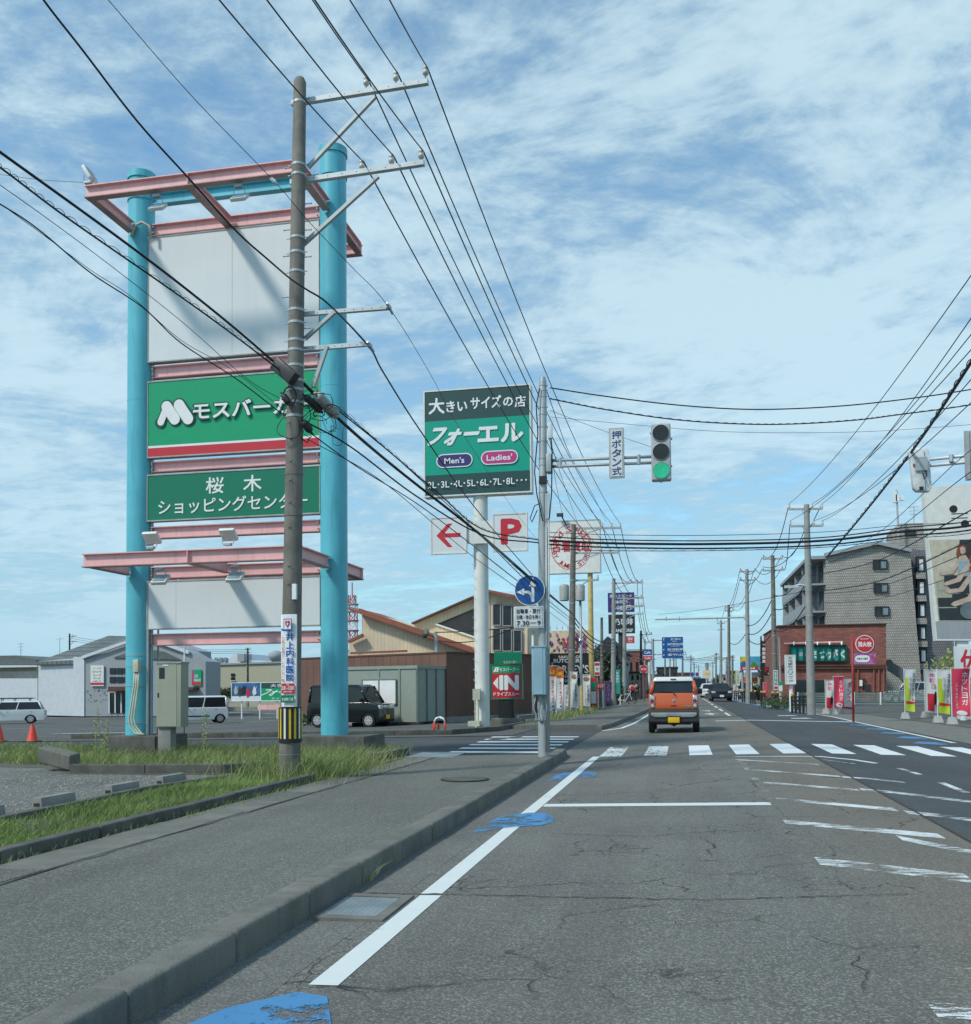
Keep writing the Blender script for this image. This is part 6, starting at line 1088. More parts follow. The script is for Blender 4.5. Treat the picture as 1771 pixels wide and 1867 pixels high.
b.beam(PY(897, 1296, 48.5), PY(955, 1296, 48.5), .1, .1); b.build('frame', 'white', dw)
b = MB(); b.bb(PY(862, 1300, 52), PY(972, 1192, 49)); b.build('side_wing', 'brown_wall', mb_)
ant = root('satellite_dish', 'grey satellite dish on short roof mast of brown building', 'satellite dish', PY(797, 1190, 46)); p = PY(797, 1190, 46)
b = MB(); b.tube([p-Vector((0, 0, .1)), PY(794, 1152, 46)], .09, 10); b.build('mast', 'galv', ant); b = MB(); c = PY(779, 1156, 45.8); b.lathe(c, [(.0, -.0), (.14, .02), (.25, .09)], (-.55, -.75, .25), 20); b.tube([c, PY(794, 1163, 46)], .03, 5); b.tube([c, c+Vector((-.35, -.25, -.0))], .015, 5); b.build('dish', 'roof_grey', ant, smooth=True)
# prefab shed
s0 = PD(761, 1300, 41.6); s1 = PD(632, 1300, 43.5); o3 = Vector((s0.x, s0.y)); sd = (Vector((s1.x, s1.y))-o3); SLn = sd.length; sd.normalize(); sn = Vector((-sd.y, sd.x)); sn = sn if sn.y > 0 else -sn
zt = PD(761, 1213, 41.6).z; z0 = T(o3.x, o3.y)+.05; sh = root('prefab_shed', 'grey prefab shed with one white window beside the brown building', 'shed', (o3.x, o3.y, z0)); SW = 2.3
def sq(u, v, z): p = o3+sd*u+sn*v; return (p.x, p.y, z)
b = MB(); b.prism([sq(0, 0, z0+.1), sq(SLn, 0, z0+.1), sq(SLn, SW, z0+.1), sq(0, SW, z0+.1)], (0, 0, zt-z0-.2)); b.build('wall', 'shed_grey', sh)
b = MB(); b.prism([sq(-.05, -.05, zt-.14), sq(SLn+.05, -.05, zt-.14), sq(SLn+.05, SW+.05, zt-.14), sq(-.05, SW+.05, zt-.14)], (0, 0, .14)); b.build('roof', 'shed_grey', sh)
for u in (0, .9*1, .9*2+.2, SLn): b = MB(); b.beam(sq(u, -.02, z0+.08), sq(u, -.02, zt-.14), .07, .05); b.build('post', 'shed_dark' if u == 0 else 'shed_grey', sh)
for v in (0, .75, 1.5, SW): b = MB(); b.beam(sq(-.02, v, z0+.08), sq(-.02, v, zt-.14), .05, .07); b.build('post', 'shed_dark', sh)
b = MB(); u0, u1 = SLn*.28, SLn*.76; b.prism([sq(u0, -.05, z0+.9), sq(u1, -.05, z0+.9), sq(u1, -.05, z0+1.95), sq(u0, -.05, z0+1.95)], (0, .04, 0)); wn = b.build('window', 'white', sh); b = MB(); um = (u0+u1)/2
for uu in (u0, um, u1): b.beam(sq(uu, -.07, z0+.88), sq(uu, -.07, z0+1.97), .04, .05)
for z in (z0+.88, z0+1.97): b.beam(sq(u0, -.07, z), sq(u1, -.07, z), .04, .05)
b.build('frame', 'shed_grey', wn); b = MB(); b.bb(sq(-.2, -.1, z0-.1), sq(SLn, SW, z0+.08)); b.build('base', 'joint', sh)
# left side: white gabled clothing store and neighbours
def bldg(name, lb, pix, Yp, dep, m, cat='building', roof=None):
    p = PY(pix[0][0], pix[0][1], Yp); r = root(name, lb, cat, p); b = MB(); b.prism([PY(x, y, Yp) for x, y in pix], (0, dep, 0)); b.build('wall', m, r); return r
def part(r, nm, pix, Yp, dep, m, lab=None):
    b = MB(); b.prism([PY(x, y, Yp) for x, y in pix], (0, dep, 0)); o = b.build(nm, m, r)
    if lab: o['label'] = lab
    return o
Q = 84.0
st = bldg('clothing_store', 'white gabled clothing store with grey roof and dark awning', [(155, 1306), (375, 1306), (375, 1206), (348, 1196), (327, 1182), (265, 1176), (155, 1198)], Q, 3, 'wall_grey')
part(st, 'side_wall', [(70, 1304), (153, 1306), (153, 1199), (70, 1206)], Q+.6, 14, 'wall_white'); part(st, 'side_wall', [(-20, 1304), (68, 1304), (68, 1237), (-20, 1237)], Q+2, 12, 'wall_white')
part(st, 'corner_wall', [(134, 1305), (153.5, 1306), (153.5, 1198), (134, 1198)], Q-.1, 1, 'wall_white')
b = MB(); b.add([PY(66, 1207, Q+.3), PY(140, 1204, Q+.3), PY(232, 1170, Q+.3), PY(232, 1160, Q+16), PY(198, 1159, Q+16)], [(0, 1, 2, 3, 4)]); b.add([Vector(v)-Vector((0, 0, .35)) for v in (PY(66, 1207, Q+.3), PY(140, 1204, Q+.3), PY(232, 1170, Q+.3))]+[PY(66, 1207, Q+.3), PY(140, 1204, Q+.3), PY(232, 1170, Q+.3)], [(0, 1, 4, 3), (1, 2, 5, 4)]); b.build('roof', 'roof_tile', st)
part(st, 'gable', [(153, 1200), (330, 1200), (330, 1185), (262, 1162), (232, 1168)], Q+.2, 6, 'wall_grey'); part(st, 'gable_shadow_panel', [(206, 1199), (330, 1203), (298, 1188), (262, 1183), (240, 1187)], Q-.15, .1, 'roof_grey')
b = MB(); b.beam(PY(150, 1199, Q-.2), PY(262, 1160, Q-.2), .3, .28); b.beam(PY(262, 1160, Q-.2), PY(345, 1190, Q-.2), .3, .28); b.build('verge_board', 'wall_white', st)
part(st, 'side_wall', [(328, 1183), (348, 1190), (375, 1206), (375, 1300), (328, 1300)], Q-.05, 2, 'wall_grey')
for x in (200, 213, 226):
    for y in (1218, 1234): o = part(st, 'window', [(x, y+11), (x+11, y+11), (x+11, y), (x, y)], Q-.08, .1, 'glass')
part(st, 'awning', [(197, 1261), (232, 1259), (232, 1252), (197, 1252)], Q-1.2, 1.2, 'brown_dark'); 
for x in (200, 211, 222): o = part(st, 'door', [(x, 1300), (x+9, 1300), (x+9, 1263), (x, 1263)], Q-.1, .1, 'glass'); b = MB(); b.beam(PY(x-.7, 1300, Q-.15), PY(x-.7, 1263, Q-.15), .12, .1); b.build('frame', 'wall_white', o)
part(st, 'awning', [(300, 1258), (352, 1258), (352, 1253), (300, 1253)], Q-1.2, 1.2, 'brown_dark', 'right dark awning')
face(part(st, 'poster_board', [(165, 1251), (189, 1251), (189, 1213), (165, 1213)], Q-.2, .1, 'offwhite'), (PY(177, 1232, Q-.2)), PY(189, 1232, Q).x-PY(165, 1232, Q).x, 1.75, [('t', 'ジーンズ', 0, .4, .6, .1, 'black', .02), ('t', 'カジュアル', 0, .22, .7, .1, 'black', .02), ('t', 'シューズ', 0, .04, .6, .1, 'black', .02), ('t', 'スーツ', 0, -.14, .5, .1, 'black', .02), ('t', 'レディス', 0, -.30, .6, .1, 'black', .02), ('r', -.5, .5, -.5, -.38, 'red_sign')])
face(part(st, 'poster_board', [(350, 1250), (367, 1250), (367, 1221), (350, 1221)], Q-.2, .1, 'green_sign', 'green poster'), (PY(358.5, 1235.5, Q-.2)), PY(367, 1232, Q).x-PY(350, 1232, Q).x, 1.35, [('r', -.5, -.28, -.5, .5, 'magenta'), ('r', -.5, .5, -.5, -.32, 'red_sign'), ('t', 'LOVE', -.05, .1, .4, .2, 'white', .02), ('t', 'PEACE', .1, -.18, .7, .18, 'white', .03)])
b = MB()
for k in range(26): b.box(PY(random.uniform(158, 196), random.uniform(1258, 1280), Q-.03), (.07, .03, .06))
o = b.build('hole_marks', 'clad', st); o['kind'] = 'stuff'
h1 = bldg('far_left_house', 'low building with dark tiled roofs at far left edge', [(-40, 1240), (66, 1240), (66, 1205), (-40, 1205)], 98, 10, 'wall_beige')
part(h1, 'roof', [(-40, 1212), (66, 1212), (66, 1203), (30, 1195), (-40, 1196)], 97, 10, 'roof_grey'); part(h1, 'eave', [(-40, 1218), (68, 1216), (68, 1213), (-40, 1213)], 96.5, .5, 'wall_white'); part(h1, 'lower_roof', [(-40, 1240), (70, 1237), (68, 1224), (-40, 1226)], 90, 3, 'roof_grey')
def antenna(px, py0, py1, Yp, lb, n=3):
    b = MB(); a, c = PY(px, py1, Yp), PY(px, py0, Yp); b.tube([a, c], .035, 5)
    for k in range(n): z = c.z-.15-.35*k; b.tube([(a.x-.5+.1*k, Yp, z), (a.x+.5-.1*k, Yp, z+.05)], .02, 4)
    tag(b.build('roof_antenna', 'galv'), lb, 'antenna')
antenna(38, 1172, 1200, 98, 'television antenna on the far left house roof'); antenna(109, 1163, 1190, 98, 'single thin antenna left of store roof', 1)
bb_ = bldg('beige_building', 'plain beige flat building behind green hedge', [(391, 1300), (517, 1300), (517, 1207), (408, 1210), (391, 1213)], 112, 14, 'wall_beige'); part(bb_, 'roof_edge', [(391, 1213), (517, 1209), (517, 1206), (391, 1210)], 111.8, 14.4, 'wall_grey')
for y in (1228, 1235): part(bb_, 'window', [(421, y+5), (428, y+5), (428, y), (421, y)], 111.9, .1, 'glass')
part(bb_, 'window_surround', [(420, 1242), (429, 1242), (429, 1241), (420, 1241)], 111.8, .2, 'white'); part(bb_, 'lower_wing', [(391, 1300), (640, 1300), (640, 1235), (391, 1240)], 113, 3, 'wall_beige')
ap = bldg('white_flats', 'white flats with balconies far behind beige building', [(370, 1290), (400, 1290), (600, 1290), (600, 1206), (470, 1206), (450, 1203), (445, 1192), (425, 1192), (420, 1200), (370, 1204)], 150, 14, 'wall_white')
for y in (1218, 1242): part(ap, 'window', [(375, y+6), (389, y+6), (389, y), (375, y)], 149.9, .2, 'glass')
for x in (380, 391, 400, 408): part(ap, 'window', [(x, 1206), (x+6, 1206), (x+6, 1199), (x, 1199)], 149.8, .2, 'glass_light')
part(ap, 'stair_tower', [(433, 1206), (445, 1206), (445, 1192), (433, 1192)], 149, 3, 'wall_grey')
wt = root('water_tank', 'round pale rooftop water tank between signboard and pole', 'water tank', PY(505, 1200, 150)); b = MB(); c = PY(504, 1197, 150); b.lathe(c, [(.5, -1.2), (.9, -.6), (1.25, -.3), (1.3, .5), (.5, .9), (0, 1.0)], seg=18); b.build('tank', 'wall_grey', wt, smooth=True)
tr = root('radio_tower', 'red and white lattice radio tower rising beside right column', 'radio tower', PY(643, 1200, 300)); X0, X1 = PY(634, 1130, 300), PY(651, 1130, 300); wd = (X1.x-X0.x)/2; cx = (X0.x+X1.x)/2
ylev = [1205, 1186, 1167, 1150, 1132, 1115, 1102, 1085]
for k in range(len(ylev)-1):
    zl, zh = PY(643, ylev[k], 300).z, PY(643, ylev[k+1], 300).z; b = MB(); s = 1 if k < 6 else .75
    for sx1, sy1 in ((-1, -1), (1, -1), (1, 1), (-1, 1)):
        b.tube([(cx+sx1*wd*s*.8, 300+sy1*wd*s*.8, zl), (cx+sx1*wd*s*.8, 300+sy1*wd*s*.8, zh)], .17, 4)
    for (ax1, ay1), (bx1, by1) in (((-1, -1), (1, -1)), ((1, -1), (-1, -1)), ((-1, 1), (1, 1)), ((-1, -1), (-1, 1)), ((1, 1), (1, -1))): b.tube([(cx+ax1*wd*s*.8, 300+ay1*wd*s*.8, zl), (cx+bx1*wd*s*.8, 300+by1*wd*s*.8, zh)], .1, 4)
    b.build('lattice_section', 'tower_red' if k % 2 == 0 else 'white', tr); b = MB(); b.disc((cx, 300, zl), (0, 0, 1), wd*1.35, .35, 12); b.build('platform', 'tower_red' if k in (3, 4) else 'wall_grey', tr)
b = MB(); b.tube([(cx, 300, PY(643, 1092, 300).z), (cx, 300, PY(643, 1062, 300).z)], .2, 5); b.build('mast', 'tower_red', tr)
hd = MB(); a = PY(390, 1273, 104); c = PY(446, 1259, 104)
for k in range(14): foliage(hd, (a.x+(c.x-a.x)*(k+.5)/14, 104, (a.z+c.z)/2+.1), (.5, .6, .62), 130, .13, 0, k)
tag(hd.build('hedge', 'leaf'), 'dark green hedge in front of the beige building', 'hedge')
r, c, w, hh = px_board('jumping_people_billboard', 'low billboard with jumping people photo and green half', 'billboard', 423, 555, 1245, 1277, 76, 'green_sign', [('r', -.5, -.1, -.5, .5, 'sky_print'), ('r', -.5, -.1, -.5, -.25, 'panel_white'), ('r', -.1, -.09, -.5, .5, 'white'), ('r', -.09, .5, .2, .5, 'dark_sign'), ('t', '大きい', .16, .34, .24, .2, 'white', .03), ('t', 'フォーエル', .20, -.05, .52, .38, 'white', .05, .2), ('t', 'サイズの店', .2, -.4, .3, .12, 'white', .02)]+[('p', [(x-.012, -.25+dz), (x+.03, -.1+dz), (x+.02, .15+dz), (x+.035, .32+dz), (x+.01, .2+dz), (x-.005, .35+dz), (x-.02, .15+dz), (x-.03, -.0+dz)], mm) for x, dz, mm in ((-.44, .05, 'galv'), (-.38, -.05, 'clad'), (-.33, .05, 'black'), (-.27, -.1, 'red_sign'), (-.18, .0, 'panel_white'))], th=.15, frame='white')
for x in (440, 473, 505, 530): b = MB(); q = PY(x, 1300, 76); b.tube([(q.x, 76.1, T(q.x, 76)), (q.x, 76.1, c.z-hh/2)], .06, 6); b.build('post', 'white', r)
fn_ = root('low_wall_fence', 'low grey block wall with metal rail beyond the parking lot', 'fence', PY(395, 1300, 86)); b = MB(); b.bb(PY(392, 1297, 86.2), PY(620, 1288, 86)); b.build('wall', 'concrete', fn_)
for y in (1275, 1281): b = MB(); b.beam(PY(396, y, 86), PY(610, y, 86), .05, .06); b.build('rail', 'galv', fn_)
for k in range(12): x = 398+k*18; b = MB(); b.beam(PY(x, 1289, 86), PY(x, 1272, 86), .06, .06); b.build('post', 'galv', fn_)
b = MB(); b.bb(PY(470, 1294, 60), PY(560, 1285, 60.3)); tag(b.build('pink_block_wall', 'pink_steel'), 'low pink painted wall behind the utility pole', 'wall')
b = MB(); foliage(b, PY(575, 1312, 46), (1.3, .8, .35), 420, .1, 0, 9); tag(b.build('shrub', 'leaf'), 'low clipped shrub left of right turquoise column', 'shrub')
# ---- right side: brick restaurant, mosaic flats
B = 78.0
br = bldg('brick_restaurant', 'two storey brick restaurant with teal window lettering', [(1417, 1278), (1617, 1278), (1616, 1137), (1420, 1141)], B, 14, 'brick_wall'); part(br, 'roof_edge', [(1418, 1142), (1618, 1138), (1618, 1136), (1418, 1140)], B-.15, 14.3, 'brown_dark')
wt0, wt1 = 1441, 1543; o = part(br, 'window_band', [(wt0, 1206), (wt1, 1206), (wt1, 1177), (wt0, 1177)], B-.12, .2, 'cloth_teal'); a, c = PY(wt0, 1206, B-.12), PY(wt1, 1177, B-.12); face(o, (a+c)/2, c.x-a.x, c.z-a.z, [('t', 'まつがく', .17, -.06, .64, .58, 'white', .05), ('t', '個別指導', -.26, -.02, .16, .28, 'white', .02), ('p', [(-.44, -.2), (-.40, -.05), (-.36, .1), (-.34, -.2)], 'print_lightblue')])
for k in range(9): x = wt0+(wt1-wt0)*k/8; b = MB(); b.beam(PY(x, 1206, B-.2), PY(x, 1177, B-.2), .1 if k % 2 else .16, .1); b.build('mullion', 'darkline', o)
for y in (1177, 1206): b = MB(); b.beam(PY(wt0-1, y, B-.2), PY(wt1+1, y, B-.2), .14, .14); b.build('frame_bar', 'black', o)
b = MB(); b.beam(PY(1430, 1173, B-.4), PY(1537, 1170, B-.4), .06, .1); b.build('lamp_rail', 'pink_steel', br)
for x in (1448, 1470, 1491, 1513, 1535): b = MB(); b.beam(PY(x, 1171, B-.4), PY(x, 1176, B-.6), .1, .12); b.build('rail_lamp', 'white', br)
for y in (1214, 1219): b = MB(); b.beam(PY(1419, y, B-.15), PY(1617, y-1, B-.15), .1, .12); b.build('string_course', 'brown_dark', br)
for x in (1556, 1565, 1594, 1603, 1612): b = MB(); b.tube([PY(x, 1275, B-.12), PY(x, 1221, B-.12)], .05, 6); b.build('downpipe', 'terracotta', br)
part(br, 'entrance_recess', [(1450, 1276), (1512, 1276), (1512, 1240), (1450, 1240)], B-.06, .1, 'glass'); part(br, 'window', [(1575, 1260), (1588, 1260), (1588, 1248), (1575, 1248)], B-.06, .1, 'clad'); part(br, 'meter_box', [(1568, 1251), (1573, 1251), (1573, 1240), (1568, 1240)], B-.25, .2, 'white'); part(br, 'wall_box', [(1571, 1238), (1577, 1238), (1577, 1234), (1571, 1234)], B-.25, .2, 'brown_wall')
stt = root('outside_stair', 'dark steel outside staircase between brick building and flats', 'staircase', PY(1622, 1262, 80)); b = MB(); b.beam(PY(1618, 1205, 80), PY(1672, 1262, 80), 1.2, .3); b.build('flight', 'clad', stt); b = MB(); b.prism([PY(x, y, 79.3) for x, y in ((1618, 1222), (1645, 1240), (1680, 1262), (1680, 1252), (1645, 1218), (1618, 1202))], (0, .06, 0)); b.build('balustrade', 'roof_grey', stt)
fl = root('mosaic_flats', 'five storey block of flats faced with zigzag grey mosaic tiles', 'apartment block', PY(1508, 1270, 92))
b = MB(); FP = [PY(x, y, 92) for x, y in ((1508, 1285), (1684, 1285), (1660, 1004), (1600, 991), (1506, 1013))]; b.prism(FP, (0, 24, 0)); b.build('end_wall', 'mosaic', fl)
b = MB(); b.beam(PY(1504, 1012, 91.8), PY(1600, 990, 91.8), .5, .3); b.beam(PY(1600, 990, 91.8), PY(1662, 1004, 91.8), .5, .3); b.build('parapet', 'wall_grey', fl)
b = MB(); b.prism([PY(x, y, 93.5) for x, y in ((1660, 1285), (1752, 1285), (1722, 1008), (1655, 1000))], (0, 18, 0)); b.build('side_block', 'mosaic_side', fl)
b = MB(); b.prism([PY(x, y, 96) for x, y in ((1640, 1010), (1692, 1010), (1686, 953), (1641, 955))], (0, 6, 0)); b.build('roof_tower', 'mosaic', fl); part(fl, 'tower_opening', [(1651, 977), (1671, 977), (1670, 965), (1651, 965)], 95.9, .2, 'clad')
b = MB(); b.prism([PY(x, y, 94) for x, y in ((1620, 1003), (1650, 1010), (1650, 985), (1620, 988))], (0, 6, 0)); b.build('stair_head', 'mosaic', fl)
for x, y in ((1592.5, 1021), (1594, 1063.5), (1596, 1106)):
    o = part(fl, 'window', [(x, y+17), (x+26, y+17), (x+25.5, y), (x, y)], 91.93, .1, 'glass'); 
    b = MB()
    for xx in (x, x+12.8, x+25.7): b.beam(PY(xx, y+17, 91.85), PY(xx-.2, y, 91.85), .07, .06)
    for yy in (y, y+17): b.beam(PY(x, yy, 91.85), PY(x+25.7, yy, 91.85), .07, .06)
    b.build('frame', 'clad', o); b = MB(); b.poly([PY(x+14, y+15, 91.9), PY(x+24, y+15, 91.9), PY(x+24, y+2, 91.9), PY(x+14, y+2, 91.9)]); b.build('pane', 'glass_light', o)
for k in range(5):
    y = 1016+41.5*k; xx = 1676+1.0*k; part(fl, 'recess', [(xx-4, y+30), (xx+12, y+30), (xx+11, y-2), (xx-4, y-2)], 92.9, .6, 'clad'); o = part(fl, 'window', [(xx+1, y+24), (xx+8, y+24), (xx+7.6, y+4), (xx+1, y+4)], 92.8, .1, 'panel_white'); part(fl, 'recess_parapet', [(xx-5, y+39), (xx+13, y+39), (xx+12.6, y+28), (xx-5, y+28)], 92.5, .5, 'mosaic')
XF = PY(1508, 1200, 92).x                       # street side with balconies
zt_ = PY(1506, 1013, 92).z; zb_ = T(20, 92)
b = MB(); b.bb((XF-.0, 92.4, zb_), (XF+2, 116, zt_-.3)); b.build('street_wall', 'wall_grey', fl)
b = MB(); b.bb((XF-1.5, 91.9, zt_-.3), (XF+.5, 117, zt_)); b.build('roof_slab', 'wall_grey', fl)
for k in range(5):
    z = zb_+.6+(zt_-zb_-.6)*k/5
    b = MB(); b.bb((XF-1.35, 92.1, z-.15), (XF+.1, 116.5, z)); b.build('balcony_slab', 'wall_grey', fl)
    for j in range(4):
        y0 = 92.2+j*6.1; b = MB(); b.bb((XF-1.38, y0, z), (XF-1.28, y0+5.7, z+1.05)); b.build('balcony_parapet', 'mosaic' if k % 2 == 9 else 'wall_grey', fl)
        b = MB(); b.bb((XF-.06, y0+.8, z+.1), (XF-.01, y0+3.6, z+2.1)); b.build('balcony_door', 'glass', fl)
        b = MB(); b.bb((XF-1.3, y0+5.75, z), (XF, y0+5.85, z+2.3)); b.build('balcony_divider', 'wall_grey', fl)
an = root('phone_mast', 'slim mobile phone mast with white panels on flats roof', 'antenna mast', PY(1638, 990, 95)); b = MB(); b.tube([PY(1639, 985, 95), PY(1635, 893, 95)], .09, 8); b.build('mast', 'galv', an)
for x, y0, y1 in ((1630, 897, 916), (1634, 903, 914), (1643, 904, 912)): b = MB(); b.bb(PY(x, y1, 94.8), PY(x+4, y0, 95.2)); b.build('antenna_panel', 'white', an)
antenna(1667, 922, 955, 96, 'television antenna on roof tower of the flats', 3)
b = MB(); foliage(b, PY(1742, 1224, 62), (1.5, 1.2, 1.2), 900, .12, 0, 21); ts = root('garden_tree', 'rounded green tree in front of flats beside billboard post', 'tree', PY(1742, 1262, 62)); b.build('crown', 'grass_b', ts); b = MB(); b.tube([PY(1742, 1275, 62), PY(1742, 1225, 62)], .1, 6); b.build('trunk', 'bark', ts)
hf = root('car_park_fence', 'long pale metal rail fence along back of the right car park', 'fence', GP(1480, 1285)); fy = 66.0
for k in range(7): y = 1264+k*3.1; b = MB(); b.beam(PY(1455, y, fy), PY(1771, y+.5, fy), .04, .06); b.build('rail', 'fence_green', hf)
for x in (1455, 1510, 1558, 1606, 1660, 1712, 1765): b = MB(); b.beam(PY(x, 1285, fy-.05), PY(x, 1262, fy-.05), .08, .08); b.build('post', 'white', hf)
hd = MB(); 
for k in range(40): foliage(hd, (PY(1455, 1266, 69).x+k*.32, 69, PY(1500, 1262, 69).z-.15), (.3, .3, .28), 45, .06, 0, 50+k)
tag(hd.build('hedge', 'leaf'), 'low clipped hedge behind the rail fence of the car park', 'hedge')
b = MB(); foliage(b, (PY(1425, 1280, 57).x, 57, .35), (1.1, 3.0, .5), 700, .08, 0, 77); tag(b.build('shrub', 'leaf'), 'dark roadside shrubs behind black railings near dentist sign', 'shrub')
# black railings with amber reflectors
def railing(x0, x1, yb_, lb, n=4, hgt=.85):
    a = GP(x0, yb_); c = GP(x1, yb_+.01); Yr = a.y; c = PY(x1, yb_, Yr); r = root('roadside_railing', lb, 'railing', a, 'black railings along right kerb'); L_ = c.x-a.x
    for k in range(n): x = a.x+L_*(k+.12)/(n-.4); b = MB(); b.bb((x-.05, Yr-.05, a.z-.03), (x+.05, Yr+.05, a.z+hgt)); b.build('post', 'bollard_black', r)
    for z in (.42, .62, .80): b = MB(); b.bb((a.x, Yr-.07, a.z+z-.035), (c.x, Yr-.05, a.z+z+.035)); b.build('rail', 'bollard_black', r)
    for x in (a.x+.06, c.x-.05): b = MB(); b.lathe((x, Yr, a.z+hgt+.02), [(.05, 0), (.085, .05), (.06, .12), (0, .14)], seg=10); b.build('reflector', 'reflector', r, smooth=True)
railing(1444, 1476, 1301, 'nearest black railing with two amber reflectors, left of grey pole', 5); railing(1408, 1421, 1292, 'second nearest black railing in front of brown pole', 3); railing(1388, 1397, 1288, 'third black railing from the nearest, narrow', 3); railing(1369, 1379, 1284, 'fourth black railing from the nearest', 3); railing(1354, 1363, 1281, 'fifth black railing, beside silver minivan', 3); railing(1339, 1348, 1277, 'farthest black railing on right kerb', 3)

# ------------------------------------------------------------------ other utility poles
INS = {}
def upole(key, px, pyt, pyb, Yp, rad, m, arms, lb, side=1, tf=False, lean=0.0, grp='utility poles along the street', cat='utility pole'):
    base = PY(px+lean, pyb, Yp); base.z = T(base.x, Yp)+.01; top = PY(px, pyt, Yp); r = root('utility_pole', lb, cat, base, grp)
    b = MB(); b.tube([base, top], [rad, rad*.62], 14); b.build('shaft', m, r, smooth=True, auto=True); INS[key] = []
    for (x0, x1, py, ins) in arms:
        a = PY(x0, py+.5, Yp+.1); c = PY(x1, py-.5, Yp+.1); b = MB(); b.beam(a, c, .09, .09); b.build('cross_arm', 'galv', r)
        far = c if abs(c.x-top.x) > abs(a.x-top.x) else a; b = MB(); b.beam(PY(px, py+18*46/Yp, Yp+.05), (far-a)*.0+a.lerp(c, .62) if far is c else a.lerp(c, .38), .05, .05); b.build('brace', 'galv', r)
        for xi in ins:
            p = PY(xi, py, Yp+.1); b = MB(); b.lathe((p.x, p.y, p.z), [(.03, 0), (.06, .06), (.06, .14), (.04, .18), (.06, .22), (.03, .26)], seg=8); b.build('insulator', 'insulator', r, smooth=True); INS[key].append(Vector((p.x, p.y, p.z+.24)))
    if tf:
        for s in tf:
            p = PY(px+s, 1080 if Yp < 60 else 1100, Yp); b = MB(); b.lathe(p, [(.18, -.42), (.23, -.4), (.24, .3), (.2, .36), (.06, .4)], seg=14); b.build('transformer', 'closure_grey', r, smooth=True, auto=True)
    for k in range(4):
        t = .35+.12*k; c = base.lerp(top, t); b = MB(); b.tube([c-Vector((0, 0, .02)), c+Vector((0, 0, .02))], rad*(1-.38*t)+.012, 12); b.build('band', 'galv', r)
    return r
pa = upole('A', 1046, 957, 1300, 47, .19, 'pole_brown', [(1045, 1132, 963, (1098, 1115, 1131)), (1043, 1130, 1008, (1096, 1112, 1128)), (1048, 1092, 1058, (1090,))], 'brown utility pole with two transformers beside the flower billboard', tf=(-17, 12), lean=-5)
upole('B', 1119.5, 1055, 1290, 70, .2, 'pole_grey', [(1115, 1173, 1063, (1151, 1162, 1171)), (1118, 1174, 1091, (1160, 1170)), (1118, 1172, 1106, (1160, 1170))], 'grey utility pole in front of purple sign, left one of pair', lean=-1)
upole('C', 1139, 1083, 1288, 78, .19, 'pole_grey', [(1137, 1176, 1105, (1165, 1174)), (1137, 1174, 1120, (1164, 1172))], 'grey utility pole in front of purple sign, right one of pair')
upole('D', 1097.5, 1126, 1292, 62, .13, 'pole_brown', [], 'plain thin brown pole between billboard and grey poles')
upole('E', 1169, 1150, 1280, 95, .16, 'clad', [(1166, 1190, 1157, (1180, 1188))], 'dark utility pole left of camera shop sign')
upole('F', 1176, 1165, 1278, 125, .16, 'pole_grey', [(1172, 1192, 1170, ())], 'small grey pole left of the route sign pole')
upole('R1', 1471, 920, 1303, 47, .2, 'pole_grey', [(1438, 1500, 928, (1439, 1481, 1499)), (1440, 1501, 959, (1441, 1484, 1500))], 'tall pale grey utility pole nearest on the right side', lean=9)
upole('R2', 1409, 1013, 1292, 64, .19, 'pole_brown', [(1391, 1428, 1019, (1392, 1426)), (1391, 1428, 1040, (1392, 1427))], 'brown utility pole at left corner of the brick building', lean=5)
upole('R2b', 1421, 1160, 1290, 63, .09, 'pole_grey', [], 'slim grey pole just right of brown corner pole', lean=4)
upole('R3', 1362, 1038, 1290, 74, .19, 'pole_grey', [(1349, 1377, 1042, (1350, 1376)), (1348, 1377, 1058, (1350, 1376))], 'utility pole behind colourful billboard, third from right', lean=3)
upole('R4', 1329, 1103, 1275, 106, .2, 'pole_brown', [(1322, 1339, 1108, (1323, 1338)), (1322, 1339, 1114, (1323, 1338))], 'fourth right utility pole, dark and thin', lean=1)
upole('R5', 1315, 1132, 1275, 122, .2, 'pole_grey', [(1308, 1322, 1137, (1309, 1321)), (1308, 1322, 1148, ())], 'fifth right utility pole with curved street lamp')
upole('R6', 1388, 1160, 1280, 88, .11, 'clad', [], 'slim dark pole left of black topped sign')
b = MB(); b.tube([PY(1316, 1205, 122), PY(1309, 1197, 122), PY(1298, 1197, 122), PY(1290, 1199, 122)], .07, 6); b.box(PY(1291, 1199, 122), (.9, .4, .15)); tag(b.build('street_lamp', 'galv_light', smooth=False), 'curved street lamp reaching left over the road', 'street lamp')
b = MB(); b.tube([PY(1479, 1070, 47), PY(1460, 1066, 47), PY(1447, 1069, 47)], .05, 6); b.box(PY(1443, 1070, 47), (.6, .25, .12)); tag(b.build('street_lamp', 'galv_light'), 'street lamp on the nearest right utility pole', 'street lamp')
NP = [(1213, 1188, 175, 'first'), (1222, 1195, 190, 'second'), (1229, 1193, 205, 'third'), (1233, 1190, 220, 'fourth'), (1245, 1185, 150, 'fifth'), (1260, 1194, 200, 'sixth'), (1266, 1208, 240, 'seventh'), (1274, 1212, 265, 'eighth'), (1290, 1208, 290, 'ninth'), (1300, 1206, 240, 'tenth'), (1306, 1190, 180, 'eleventh'), (1325, 1198, 160, 'twelfth'), (1336, 1195, 135, 'thirteenth')]
